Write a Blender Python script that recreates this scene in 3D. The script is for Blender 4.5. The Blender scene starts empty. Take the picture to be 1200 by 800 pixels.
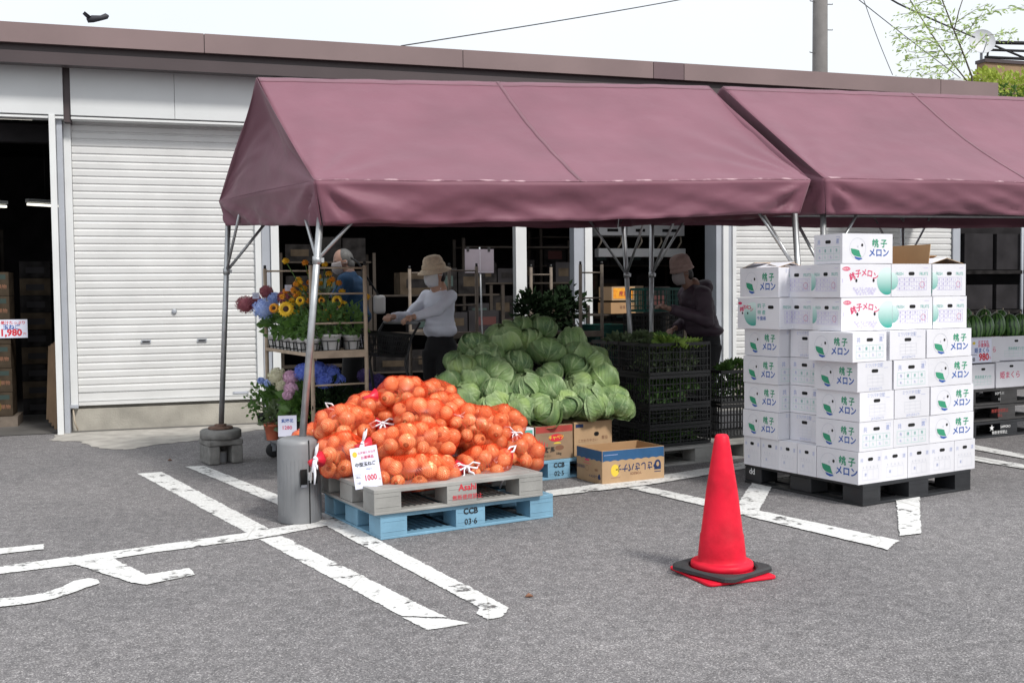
import bpy, bmesh, math, random
from mathutils import Vector, Matrix, noise
R = math.radians
PI = math.pi
rnd = random.Random(7)

# ------------------------------------------------------------------ camera, sky, sun, exposure
scene = bpy.context.scene
COL = scene.collection
cam_d = bpy.data.cameras.new('camera')
cam = bpy.data.objects.new('camera', cam_d)
COL.objects.link(cam)
scene.camera = cam
cam_d.sensor_width = 36.0
cam_d.lens = 36.0 * 1271.3 / 1200
cam_d.clip_start = 0.05
cam_d.clip_end = 2000
YAW, PITCH, ROLL = .317, .046, -.010
fw = Vector((math.sin(YAW) * math.cos(PITCH), math.cos(YAW) * math.cos(PITCH), -math.sin(PITCH)))
rt = Vector((math.cos(YAW), -math.sin(YAW), 0))
up = rt.cross(fw)
r2 = rt * math.cos(ROLL) + up * math.sin(ROLL)
u2 = up * math.cos(ROLL) - rt * math.sin(ROLL)
cam.matrix_world = Matrix(((r2.x, u2.x, -fw.x, 0), (r2.y, u2.y, -fw.y, 0), (r2.z, u2.z, -fw.z, 1.423), (0, 0, 0, 1)))

SUN_DIR = Vector((.36, -.87, 1.0)).normalized()      # towards the sun
SUN_EL = math.asin(SUN_DIR.z)
SUN_AZ = math.atan2(SUN_DIR.x, SUN_DIR.y)
world = bpy.data.worlds.new('World')
scene.world = world
world.use_nodes = True
wn = world.node_tree.nodes
wl = world.node_tree.links
for n in list(wn): wn.remove(n)
sky = wn.new('ShaderNodeTexSky'); sky.sky_type = 'NISHITA'; sky.sun_disc = False
sky.sun_elevation = SUN_EL; sky.sun_rotation = SUN_AZ
sky.air_density = 1.0; sky.dust_density = 3.0; sky.ozone_density = 1.0
veil = wn.new('ShaderNodeMixRGB'); veil.inputs[0].default_value = .72
veil.inputs[2].default_value = (7.7, 8.05, 8.4, 1)      # thin bright cloud veil
tc = wn.new('ShaderNodeTexCoord'); cn = wn.new('ShaderNodeTexNoise')
cn.inputs['Scale'].default_value = 2.2; cn.inputs['Detail'].default_value = 5
cr = wn.new('ShaderNodeValToRGB'); cr.color_ramp.elements[0].color = (.86, .86, .86, 1); cr.color_ramp.elements[1].color = (.96, .96, .96, 1)
cr.color_ramp.elements[0].position = .35; cr.color_ramp.elements[1].position = .7
wl.new(tc.outputs['Generated'], cn.inputs['Vector']); wl.new(cn.outputs['Fac'], cr.inputs['Fac']); wl.new(cr.outputs['Color'], veil.inputs[0])
bg = wn.new('ShaderNodeBackground'); bg.inputs['Strength'].default_value = .115
wo = wn.new('ShaderNodeOutputWorld')
wl.new(sky.outputs['Color'], veil.inputs[1]); sxyz = wn.new('ShaderNodeSeparateXYZ'); wl.new(tc.outputs['Generated'], sxyz.inputs[0])
zr = wn.new('ShaderNodeMapRange'); zr.inputs['From Min'].default_value = .05; zr.inputs['From Max'].default_value = .95; zr.inputs['To Min'].default_value = .95; zr.inputs['To Max'].default_value = 1.25
wl.new(sxyz.outputs['Z'], zr.inputs['Value'])      # an overcast sky is brightest overhead
vm = wn.new('ShaderNodeVectorMath'); vm.operation = 'SCALE'; wl.new(veil.outputs['Color'], vm.inputs[0]); wl.new(zr.outputs[0], vm.inputs['Scale'])
wl.new(vm.outputs[0], bg.inputs['Color']); wl.new(bg.outputs['Background'], wo.inputs['Surface'])

sun_d = bpy.data.lights.new('sun', 'SUN'); sun_d.energy = 2.7; sun_d.angle = R(9); sun_d.color = (1, .965, .91)
sun = bpy.data.objects.new('sun', sun_d); COL.objects.link(sun)
sun.rotation_euler = SUN_DIR.to_track_quat('Z', 'Y').to_euler()
sun.location = (0, 0, 20)

scene.view_settings.view_transform = 'Standard'
scene.view_settings.look = 'None'
scene.view_settings.exposure = 0.22
scene.view_settings.gamma = 1
scene.view_settings.use_curve_mapping = False
scene.cycles.max_bounces = 8
scene.cycles.transparent_max_bounces = 24
scene.cycles.use_denoising = True

# ------------------------------------------------------------------ materials
def mat(name, col, rough=.7, var=.0, scale=8., col2=None, metal=0., bump=0., bscale=60., detail=4., spec=.5, sheen=0., rand=0., thr=None, trans=None):
    m = bpy.data.materials.new(name); m.use_nodes = True
    nt = m.node_tree; b = nt.nodes['Principled BSDF']
    b.inputs['Base Color'].default_value = (*col, 1); b.inputs['Roughness'].default_value = rough
    b.inputs['Metallic'].default_value = metal; b.inputs['Specular IOR Level'].default_value = spec
    if sheen: b.inputs['Sheen Weight'].default_value = sheen
    src = None
    t = nt.nodes.new('ShaderNodeTexCoord')
    if var or col2:
        n = nt.nodes.new('ShaderNodeTexNoise'); n.inputs['Scale'].default_value = scale; n.inputs['Detail'].default_value = detail
        nt.links.new(t.outputs['Object'], n.inputs['Vector'])
        r = nt.nodes.new('ShaderNodeValToRGB')
        lo, hi = thr if thr else (.3, .7)
        r.color_ramp.elements[0].position = lo; r.color_ramp.elements[1].position = hi
        c2 = col2 if col2 else tuple(min(1, c * (1 + var)) for c in col)
        c1 = col if col2 else tuple(c * (1 - var) for c in col)
        r.color_ramp.elements[0].color = (*c1, 1); r.color_ramp.elements[1].color = (*c2, 1)
        nt.links.new(n.outputs['Fac'], r.inputs['Fac']); src = r.outputs['Color']
    if rand:
        oi = nt.nodes.new('ShaderNodeObjectInfo'); h = nt.nodes.new('ShaderNodeHueSaturation')
        mr = nt.nodes.new('ShaderNodeMapRange'); mr.inputs['To Min'].default_value = 1 - rand; mr.inputs['To Max'].default_value = 1 + rand
        nt.links.new(oi.outputs['Random'], mr.inputs['Value']); nt.links.new(mr.outputs['Result'], h.inputs['Value'])
        if src: nt.links.new(src, h.inputs['Color'])
        else: h.inputs['Color'].default_value = (*col, 1)
        src = h.outputs['Color']
    if src: nt.links.new(src, b.inputs['Base Color'])
    if bump:
        n2 = nt.nodes.new('ShaderNodeTexNoise'); n2.inputs['Scale'].default_value = bscale; n2.inputs['Detail'].default_value = 4
        nt.links.new(t.outputs['Object'], n2.inputs['Vector'])
        bp = nt.nodes.new('ShaderNodeBump'); bp.inputs['Strength'].default_value = bump; bp.inputs['Distance'].default_value = .01
        nt.links.new(n2.outputs['Fac'], bp.inputs['Height']); nt.links.new(bp.outputs['Normal'], b.inputs['Normal'])
    if trans:
        tr = nt.nodes.new('ShaderNodeBsdfTranslucent'); tr.inputs['Color'].default_value = (*trans, 1)
        mx = nt.nodes.new('ShaderNodeMixShader'); mx.inputs[0].default_value = .25
        nt.links.new(b.outputs[0], mx.inputs[1]); nt.links.new(tr.outputs[0], mx.inputs[2])
        nt.links.new(mx.outputs[0], nt.nodes['Material Output'].inputs['Surface'])
    return m

def asphalt_mat():
    m = bpy.data.materials.new('asphalt'); m.use_nodes = True
    nt = m.node_tree; b = nt.nodes['Principled BSDF']; N = nt.nodes.new; L = nt.links.new
    t = N('ShaderNodeTexCoord')
    v = N('ShaderNodeTexVoronoi'); v.inputs['Scale'].default_value = 190; L(t.outputs['Object'], v.inputs['Vector'])
    r = N('ShaderNodeValToRGB'); e = r.color_ramp.elements
    e[0].position = 0; e[0].color = (.07, .068, .07, 1); e[1].position = 1; e[1].color = (.32, .31, .31, 1)
    x = e.new(.35); x.color = (.118, .114, .118, 1); x = e.new(.72); x.color = (.148, .143, .147, 1); x = e.new(.9); x.color = (.21, .205, .205, 1)
    sp = N('ShaderNodeSeparateColor'); L(v.outputs['Color'], sp.inputs[0]); L(sp.outputs[0], r.inputs['Fac'])
    n1 = N('ShaderNodeTexNoise'); n1.inputs['Scale'].default_value = .8; n1.inputs['Roughness'].default_value = .62; n1.inputs['Detail'].default_value = 6; L(t.outputs['Object'], n1.inputs['Vector'])
    r1 = N('ShaderNodeValToRGB'); r1.color_ramp.elements[0].position = .3; r1.color_ramp.elements[1].position = .72
    r1.color_ramp.elements[0].color = (1.06, 1.05, 1.05, 1); r1.color_ramp.elements[1].color = (1.46, 1.43, 1.41, 1)
    L(n1.outputs['Fac'], r1.inputs['Fac'])
    n3 = N('ShaderNodeTexNoise'); n3.inputs['Scale'].default_value = 14; n3.inputs['Detail'].default_value = 6; L(t.outputs['Object'], n3.inputs['Vector'])
    r3 = N('ShaderNodeValToRGB'); r3.color_ramp.elements[0].position = .35; r3.color_ramp.elements[1].position = .65
    r3.color_ramp.elements[0].color = (.84, .84, .84, 1); r3.color_ramp.elements[1].color = (1.12, 1.12, 1.12, 1)
    L(n3.outputs['Fac'], r3.inputs['Fac'])
    m1 = N('ShaderNodeMixRGB'); m1.blend_type = 'MULTIPLY'; m1.inputs[0].default_value = 1
    L(r.outputs[0], m1.inputs[1]); L(r1.outputs[0], m1.inputs[2])
    m2 = N('ShaderNodeMixRGB'); m2.blend_type = 'MULTIPLY'; m2.inputs[0].default_value = 1
    L(m1.outputs[0], m2.inputs[1]); L(r3.outputs[0], m2.inputs[2])
    L(m2.outputs[0], b.inputs['Base Color']); b.inputs['Roughness'].default_value = .85; b.inputs['Specular IOR Level'].default_value = .3
    bp = N('ShaderNodeBump'); bp.inputs['Strength'].default_value = .35; bp.inputs['Distance'].default_value = .004
    L(v.outputs['Distance'], bp.inputs['Height']); L(bp.outputs[0], b.inputs['Normal'])
    return m

def paint_mat():
    m = bpy.data.materials.new('road_paint'); m.use_nodes = True
    nt = m.node_tree; b = nt.nodes['Principled BSDF']; N = nt.nodes.new; L = nt.links.new
    t = N('ShaderNodeTexCoord')
    n = N('ShaderNodeTexNoise'); n.inputs['Scale'].default_value = 7; n.inputs['Detail'].default_value = 9; n.inputs['Roughness'].default_value = .7
    L(t.outputs['Object'], n.inputs['Vector'])
    r = N('ShaderNodeValToRGB'); r.color_ramp.elements[0].position = .37; r.color_ramp.elements[1].position = .45
    r.color_ramp.elements[0].color = (.19, .185, .185, 1); r.color_ramp.elements[1].color = (.68, .68, .67, 1)
    L(n.outputs['Fac'], r.inputs['Fac'])
    v = N('ShaderNodeTexVoronoi'); v.feature = 'DISTANCE_TO_EDGE'; v.inputs['Scale'].default_value = 2.1; L(t.outputs['Object'], v.inputs['Vector'])
    r2_ = N('ShaderNodeValToRGB'); r2_.color_ramp.elements[0].position = .004; r2_.color_ramp.elements[1].position = .012
    r2_.color_ramp.elements[0].color = (.8, .79, .78, 1); r2_.color_ramp.elements[1].color = (1, 1, 1, 1)
    L(v.outputs['Distance'], r2_.inputs['Fac'])
    n4 = N('ShaderNodeTexNoise'); n4.inputs['Scale'].default_value = 60; n4.inputs['Detail'].default_value = 5; L(t.outputs['Object'], n4.inputs['Vector'])
    r4 = N('ShaderNodeValToRGB'); r4.color_ramp.elements[0].position = .3; r4.color_ramp.elements[1].position = .55
    r4.color_ramp.elements[0].color = (.72, .71, .7, 1); r4.color_ramp.elements[1].color = (1, 1, 1, 1); L(n4.outputs['Fac'], r4.inputs['Fac'])
    mm = N('ShaderNodeMixRGB'); mm.blend_type = 'MULTIPLY'; mm.inputs[0].default_value = 1; L(r.outputs[0], mm.inputs[1]); L(r2_.outputs[0], mm.inputs[2])
    m5 = N('ShaderNodeMixRGB'); m5.blend_type = 'MULTIPLY'; m5.inputs[0].default_value = 1; L(mm.outputs[0], m5.inputs[1]); L(r4.outputs[0], m5.inputs[2])
    L(m5.outputs[0], b.inputs['Base Color']); b.inputs['Roughness'].default_value = .8
    at = N('ShaderNodeAttribute'); at.attribute_name = 'edge'
    n6 = N('ShaderNodeTexNoise'); n6.inputs['Scale'].default_value = 26; n6.inputs['Detail'].default_value = 8; n6.inputs['Roughness'].default_value = .75; L(t.outputs['Object'], n6.inputs['Vector'])
    s1 = N('ShaderNodeMath'); s1.operation = 'MULTIPLY_ADD'; L(at.outputs['Fac'], s1.inputs[0]); s1.inputs[1].default_value = .42; L(n6.outputs['Fac'], s1.inputs[2])
    s2 = N('ShaderNodeMapRange'); s2.inputs['From Min'].default_value = .50; s2.inputs['From Max'].default_value = .58; L(s1.outputs[0], s2.inputs['Value'])
    s3 = N('ShaderNodeMapRange'); s3.inputs['From Min'].default_value = .34; s3.inputs['From Max'].default_value = .42; L(n.outputs['Fac'], s3.inputs['Value'])
    s4 = N('ShaderNodeMath'); s4.operation = 'MULTIPLY'; L(s2.outputs[0], s4.inputs[0]); L(s3.outputs[0], s4.inputs[1])
    tb = N('ShaderNodeBsdfTransparent'); ms = N('ShaderNodeMixShader'); L(s4.outputs[0], ms.inputs[0]); L(tb.outputs[0], ms.inputs[1]); L(b.outputs[0], ms.inputs[2])
    L(ms.outputs[0], nt.nodes['Material Output'].inputs['Surface'])      # worn-through paint: the asphalt shows
    return m

def emis(name, col, s):
    m = bpy.data.materials.new(name); m.use_nodes = True
    b = m.node_tree.nodes['Principled BSDF']; b.inputs['Base Color'].default_value = (*col, 1)
    b.inputs['Emission Color'].default_value = (*col, 1); b.inputs['Emission Strength'].default_value = s
    return m

def leaf_mat():
    """cabbage leaf: pale branching veins from the UV (u across the leaf, v along it)"""
    m = bpy.data.materials.new('cabbage_leaf'); m.use_nodes = True
    nt = m.node_tree; b = nt.nodes['Principled BSDF']; N = nt.nodes.new; L = nt.links.new
    uv = N('ShaderNodeUVMap'); sx = N('ShaderNodeSeparateXYZ'); L(uv.outputs[0], sx.inputs[0])
    def M(op, a, c=None):
        n = N('ShaderNodeMath'); n.operation = op
        for i, q in enumerate((a, c)):
            if q is None: continue
            if isinstance(q, (int, float)): n.inputs[i].default_value = q
            else: L(q, n.inputs[i])
        return n.outputs[0]
    nz = N('ShaderNodeTexNoise'); nz.inputs['Scale'].default_value = 9; t = N('ShaderNodeTexCoord'); L(t.outputs['Object'], nz.inputs['Vector'])
    tt = M('ABSOLUTE', M('SUBTRACT', sx.outputs[0], .5))
    mid = M('SUBTRACT', 1, M('MINIMUM', 1, M('MULTIPLY', tt, 26)))
    wob = M('MULTIPLY', nz.outputs['Fac'], 1.1)
    ph = M('ADD', M('SUBTRACT', M('MULTIPLY', sx.outputs[1], 7), M('MULTIPLY', tt, 7.5)), wob)
    fr = M('ABSOLUTE', M('SUBTRACT', M('FRACT', ph), .5))
    side = M('SUBTRACT', 1, M('MINIMUM', 1, M('MULTIPLY', fr, 7)))
    ph2 = M('ADD', M('ADD', M('MULTIPLY', sx.outputs[1], 17), M('MULTIPLY', tt, 23)), M('MULTIPLY', wob, 2))
    fr2 = M('ABSOLUTE', M('SUBTRACT', M('FRACT', ph2), .5))
    fine = M('MULTIPLY', M('SUBTRACT', 1, M('MINIMUM', 1, M('MULTIPLY', fr2, 5))), .3)
    f = M('MINIMUM', 1, M('MAXIMUM', M('MAXIMUM', mid, M('MULTIPLY', side, .8)), fine))
    n2 = N('ShaderNodeTexNoise'); n2.inputs['Scale'].default_value = 6; L(t.outputs['Object'], n2.inputs['Vector'])
    r = N('ShaderNodeValToRGB'); r.color_ramp.elements[0].position = .3; r.color_ramp.elements[1].position = .72
    r.color_ramp.elements[0].color = (.07, .15, .06, 1); r.color_ramp.elements[1].color = (.26, .40, .13, 1)
    L(n2.outputs['Fac'], r.inputs['Fac'])
    oi = N('ShaderNodeObjectInfo'); h = N('ShaderNodeHueSaturation')
    mr = N('ShaderNodeMapRange'); mr.inputs['To Min'].default_value = .75; mr.inputs['To Max'].default_value = 1.45
    L(oi.outputs['Random'], mr.inputs['Value']); L(mr.outputs[0], h.inputs['Value'])
    mh = N('ShaderNodeMapRange'); mh.inputs['To Min'].default_value = .515; mh.inputs['To Max'].default_value = .475
    L(oi.outputs['Random'], mh.inputs['Value']); L(mh.outputs[0], h.inputs['Hue']); L(r.outputs[0], h.inputs['Color'])
    mx = N('ShaderNodeMixRGB'); ed = M('MULTIPLY', M('MAXIMUM', M('POWER', M('MULTIPLY', tt, 2), 5), M('POWER', sx.outputs[1], 9)), .75)
    L(M('MAXIMUM', M('MULTIPLY', f, .5), ed), mx.inputs[0]); L(h.outputs[0], mx.inputs[1]); mx.inputs[2].default_value = (.42, .54, .28, 1)
    L(mx.outputs[0], b.inputs['Base Color']); b.inputs['Roughness'].default_value = .48
    bp = N('ShaderNodeBump'); bp.inputs['Strength'].default_value = .8; bp.inputs['Distance'].default_value = .006
    L(f, bp.inputs['Height']); L(bp.outputs[0], b.inputs['Normal'])
    tr = N('ShaderNodeBsdfTranslucent'); L(mx.outputs[0], tr.inputs['Color'])
    ms = N('ShaderNodeMixShader'); ms.inputs[0].default_value = .12; L(b.outputs[0], ms.inputs[1]); L(tr.outputs[0], ms.inputs[2])
    L(ms.outputs[0], nt.nodes['Material Output'].inputs['Surface'])
    return m

def net_mat():
    m = bpy.data.materials.new('red_net'); m.use_nodes = True
    nt = m.node_tree; b = nt.nodes['Principled BSDF']; N = nt.nodes.new; L = nt.links.new
    b.inputs['Base Color'].default_value = (.78, .07, .02, 1); b.inputs['Roughness'].default_value = .35
    t = N('ShaderNodeTexCoord'); mp = N('ShaderNodeMapping'); mp.inputs['Rotation'].default_value = (.6, .7, .785); L(t.outputs['Object'], mp.inputs[0])
    def wave(d):
        w = N('ShaderNodeTexWave'); w.wave_type = 'BANDS'; w.bands_direction = d; w.inputs['Scale'].default_value = 34; w.inputs['Distortion'].default_value = 1.5
        L(mp.outputs[0], w.inputs[0]); return w.outputs['Fac']
    mx = N('ShaderNodeMath'); mx.operation = 'MAXIMUM'; L(wave('X'), mx.inputs[0]); L(wave('Y'), mx.inputs[1])
    r = N('ShaderNodeMapRange'); r.inputs['From Min'].default_value = .82; r.inputs['From Max'].default_value = 1; r.inputs['To Min'].default_value = .05; r.inputs['To Max'].default_value = .6
    L(mx.outputs[0], r.inputs['Value'])
    lw = N('ShaderNodeLayerWeight'); lw.inputs['Blend'].default_value = .35; fa = N('ShaderNodeMath'); fa.operation = 'MULTIPLY_ADD'; fa.use_clamp = True; L(lw.outputs['Facing'], fa.inputs[0]); fa.inputs[1].default_value = .5; L(r.outputs[0], fa.inputs[2])
    tr = N('ShaderNodeBsdfTransparent'); tr.inputs['Color'].default_value = (1, .86, .82, 1)
    ms = N('ShaderNodeMixShader'); L(fa.outputs[0], ms.inputs[0]); L(tr.outputs[0], ms.inputs[1]); L(b.outputs[0], ms.inputs[2])
    L(ms.outputs[0], nt.nodes['Material Output'].inputs['Surface'])
    return m

def stripes_mat(name, c1, c2, scale=5.5):
    m = bpy.data.materials.new(name); m.use_nodes = True
    nt = m.node_tree; b = nt.nodes['Principled BSDF']; N = nt.nodes.new; L = nt.links.new
    t = N('ShaderNodeTexCoord'); g = N('ShaderNodeTexGradient'); g.gradient_type = 'RADIAL'; L(t.outputs['Object'], g.inputs[0])
    n = N('ShaderNodeTexNoise'); n.inputs['Scale'].default_value = 22; L(t.outputs['Object'], n.inputs['Vector'])
    a = N('ShaderNodeMath'); a.operation = 'MULTIPLY_ADD'; L(n.outputs['Fac'], a.inputs[0]); a.inputs[1].default_value = .08; L(g.outputs['Fac'], a.inputs[2])
    k = N('ShaderNodeMath'); k.operation = 'MULTIPLY'; L(a.outputs[0], k.inputs[0]); k.inputs[1].default_value = 12
    f = N('ShaderNodeMath'); f.operation = 'FRACT'; L(k.outputs[0], f.inputs[0])
    r = N('ShaderNodeValToRGB'); r.color_ramp.elements[0].position = .28; r.color_ramp.elements[0].color = (*c1, 1); r.color_ramp.elements[1].position = .42; r.color_ramp.elements[1].color = (*c2, 1)
    L(f.outputs[0], r.inputs[0]); L(r.outputs[0], b.inputs['Base Color']); b.inputs['Roughness'].default_value = .35
    return m

M = dict(
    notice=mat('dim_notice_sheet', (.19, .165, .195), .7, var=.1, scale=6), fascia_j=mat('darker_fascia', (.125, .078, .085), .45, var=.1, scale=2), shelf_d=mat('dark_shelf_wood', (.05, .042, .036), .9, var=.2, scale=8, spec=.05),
    asphalt=asphalt_mat(), paint=paint_mat(),
    concrete=mat('concrete_apron', (.36, .34, .31), .9, var=.2, scale=6, bump=.5, bscale=120),
    plinth=mat('concrete_plinth', (.33, .31, .27), .9, var=.25, scale=3, bump=.4),
    shutter=mat('shutter_steel', (.60, .60, .595), .45, var=.08, scale=2, spec=.4),
    trimw=mat('white_trim', (.66, .67, .67), .4, var=.05, scale=3),
    trimg=mat('grey_trim', (.36, .38, .42), .45, var=.08, scale=3),
    panel=mat('white_panel', (.60, .615, .62), .4, var=.05, scale=1.5),
    fascia=mat('brown_fascia', (.20, .142, .140), .42, var=.1, scale=1.2, spec=.4),
    fascia_d=mat('dark_gutter', (.055, .038, .04), .45, var=.1, scale=2),
    black=mat('black_metal', (.012, .012, .013), .5),
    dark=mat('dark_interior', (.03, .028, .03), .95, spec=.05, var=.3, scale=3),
    card_dim=mat('dim_carton', (.055, .042, .03), .95, var=.35, scale=8, spec=.05), dim_t=mat('dim_teal_print', (.025, .045, .04), .8), dim_y=mat('dim_yellow_print', (.12, .075, .015), .8), dim_r=mat('dim_red_print', (.06, .014, .012), .8),  # the shop's shade is put into these carton and print colours
    dark2=mat('stock_shaded', (.018, .0165, .0165), .95, var=.6, scale=9, spec=.05),  # stock coloured near black, with the indoor shade painted in
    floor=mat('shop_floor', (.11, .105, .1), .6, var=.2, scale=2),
    cloth=mat('canopy_cloth', (.178, .070, .098), .60, var=.11, scale=1.6, bump=.25, bscale=9, sheen=.12, spec=.3, detail=9),
    seam=mat('canopy_seam', (.15, .058, .080), .62, var=.15, scale=2, sheen=.1), worn=mat('canopy_worn_edge', (.19, .078, .108), .7, col2=(.42, .27, .30), scale=9, detail=9, thr=(.50, .62)),
    steel=mat('galvanised_tube', (.42, .43, .44), .38, var=.15, scale=12, metal=.75),
    cone=mat('red_plastic', (.50, .006, .022), .5, col2=(.70, .008, .032), scale=6, detail=9, thr=(.34, .56), bump=.2, bscale=25, spec=.25),
    rubber=mat('black_rubber', (.028, .028, .03), .7, var=.3, scale=12, bump=.2),
    greyplastic=mat('grey_plastic', (.205, .21, .22), .42, var=.1, scale=6),
    bluepal=mat('blue_pallet', (.17, .33, .45), .55, var=.16, scale=5, bump=.1),
    greypal=mat('grey_pallet', (.29, .285, .27), .7, var=.25, scale=4, bump=.2),
    blackpal=mat('black_pallet', (.02, .021, .024), .45, var=.3, scale=5),
    darkpal=mat('dark_pallet', (.045, .043, .043), .6, var=.3, scale=5),
    card_w=mat('white_carton', (.675, .67, .71), .62, var=.045, scale=4, bump=.35, bscale=7, rand=.06),
    card_b=mat('brown_carton', (.42, .275, .155), .8, var=.1, scale=5),
    card_in=mat('brown_carton_inside', (.38, .225, .11), .85, var=.08, scale=5),
    card_d=mat('dull_carton', (.27, .18, .11), .85, var=.15, scale=5),
    card_r=mat('red_print', (.36, .045, .035), .7, var=.15, scale=9),
    card_blue=mat('blue_print', (.018, .085, .20), .6, var=.08, scale=9),
    hole=mat('hand_hole', (.006, .006, .006), .9),
    ink_g=mat('green_ink', (.03, .27, .15), .6), ink_b=mat('blue_ink', (.02, .09, .36), .6), ink_gb=mat('pale_blue_ink', (.33, .38, .60), .6),
    ink_gr=mat('pale_grey_ink', (.48, .50, .56), .6), ink_p=mat('pink_ink', (.62, .03, .12), .6), ink_t=mat('teal_ink', (.09, .40, .33), .6),
    ink_tl=mat('pale_teal_ink', (.36, .62, .55), .6), ink_v=mat('violet_ink', (.45, .40, .68), .6), ink_k=mat('black_ink', (.01, .01, .012), .6),
    ink_y=mat('yellow_ink', (.72, .52, .05), .6), ink_br=mat('brown_ink', (.20, .09, .05), .7), ink_navy=mat('navy_ink', (.012, .03, .10), .6),
    ink_r=mat('red_ink', (.60, .02, .04), .6), ink_w=mat('white_ink', (.8, .8, .8), .6),
    onion=mat('onion_skin', (.64, .21, .055), .28, col2=(.95, .64, .34), scale=17, rand=.2, thr=(.25, .75)),
    onion_t=mat('onion_tip', (.30, .14, .05), .7),
    ribbon=mat('white_ribbon', (.80, .79, .84), .35),
    redring=mat('red_tape', (.66, .02, .045), .4),
    signw=mat('sign_card', (.72, .73, .86), .35),
    wood=mat('raw_wood', (.44, .34, .25), .75, var=.2, scale=10),
    wood_d=mat('darker_wood', (.15, .12, .095), .8, var=.25, scale=12),  # darker brown than the raw wood
    rust=mat('rusty_iron', (.13, .075, .055), .85, var=.4, scale=20, bump=.4),
    block=mat('grey_block', (.2, .195, .185), .9, var=.25, scale=14, bump=.5),
    potw=mat('pale_pot', (.62, .61, .60), .45), terra=mat('terracotta_pot', (.40, .10, .05), .7, var=.1),
    green=mat('foliage_green', (.05, .12, .03), .55, col2=(.12, .22, .06), scale=12, trans=(.2, .4, .06)),
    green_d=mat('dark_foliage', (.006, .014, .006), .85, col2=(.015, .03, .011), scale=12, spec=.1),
    green_l=mat('pale_foliage', (.19, .33, .06), .55, col2=(.34, .48, .12), scale=12, trans=(.4, .6, .1)),
    green_g=mat('greyish_foliage', (.075, .11, .06), .6, col2=(.15, .19, .10), scale=12, trans=(.2, .3, .1)),
    fl_blue=mat('blue_petal', (.06, .11, .50), .6, col2=(.18, .26, .72), scale=30), fl_lblue=mat('pale_blue_petal', (.30, .42, .78), .6, col2=(.5, .6, .88), scale=30),
    fl_pink=mat('pink_petal', (.55, .30, .45), .6, col2=(.75, .52, .64), scale=30), fl_cream=mat('cream_petal', (.62, .58, .42), .6, col2=(.72, .70, .52), scale=30),
    fl_red=mat('dusty_red_petal', (.30, .06, .09), .6, col2=(.45, .16, .18), scale=30), fl_viol=mat('violet_petal', (.07, .04, .20), .6, col2=(.16, .11, .35), scale=30),
    fl_yel=mat('yellow_petal', (.85, .45, .01), .5, col2=(.9, .58, .03), scale=30), fl_or=mat('orange_petal', (.75, .22, .01), .5, col2=(.85, .42, .03), scale=30),
    seed=mat('dark_flower_eye', (.05, .02, .01), .8),
    plastic_film=mat('clear_wrap', (.5, .5, .55), .2),
    wrap=mat('flower_wrap', (.06, .06, .065), .3),
    crate=mat('black_crate', (.011, .011, .012), .42), crate_g=mat('green_crate', (.008, .075, .06), .45),
    melon=stripes_mat('watermelon_skin', (.012, .045, .014), (.09, .19, .05)),
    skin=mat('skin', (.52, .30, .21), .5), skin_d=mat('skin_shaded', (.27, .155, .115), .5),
    shirt=mat('pale_shirt', (.80, .82, .92), .8, var=.05, scale=6, bump=.5, bscale=9), trousers=mat('black_trousers', (.012, .012, .014), .85),
    hat=mat('straw_hat', (.74, .60, .44), .85, var=.12, scale=60, bump=.5, bscale=90), hat2=mat('mauve_hat', (.36, .25, .22), .85, var=.1, scale=40, bump=.4, bscale=90),
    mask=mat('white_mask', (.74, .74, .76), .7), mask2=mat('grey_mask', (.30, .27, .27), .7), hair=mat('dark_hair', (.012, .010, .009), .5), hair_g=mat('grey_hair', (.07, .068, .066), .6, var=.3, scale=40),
    jacket=mat('plum_jacket', (.05, .030, .045), .62, var=.15, scale=8, bump=.5, bscale=8), tee=mat('blue_shirt', (.006, .045, .11), .8, var=.1, scale=5, bump=.4, bscale=9),
    bag=mat('cream_bag', (.62, .60, .58), .5), eye=mat('eye', (.01, .008, .008), .3),
    dish=mat('dish_grey', (.50, .51, .53), .45, var=.08, scale=3), pole=mat('utility_concrete', (.16, .15, .145), .8, var=.15, scale=3),
    brownwall=mat('brown_wall', (.26, .17, .10), .85, var=.12, scale=2), bark=mat('bark', (.11, .09, .07), .9),
    willow=mat('willow_leaf', (.30, .42, .14), .6, col2=(.42, .52, .2), scale=9, trans=(.5, .65, .2)), yg=mat('yellow_green_leaf', (.22, .30, .03), .6, col2=(.40, .45, .07), scale=9, trans=(.5, .6, .1)),
    cable=mat('cable', (.03, .03, .035), .6), bird=mat('bird_feather', (.03, .03, .04), .7),
    glass=mat('pale_lamp_case', (.6, .62, .62), .4), tube=emis('lit_tube', (1, .97, .85), 1.4),
    hose=mat('pale_hose', (.42, .36, .28), .5), cabbage=leaf_mat(), net=net_mat(),
)

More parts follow.
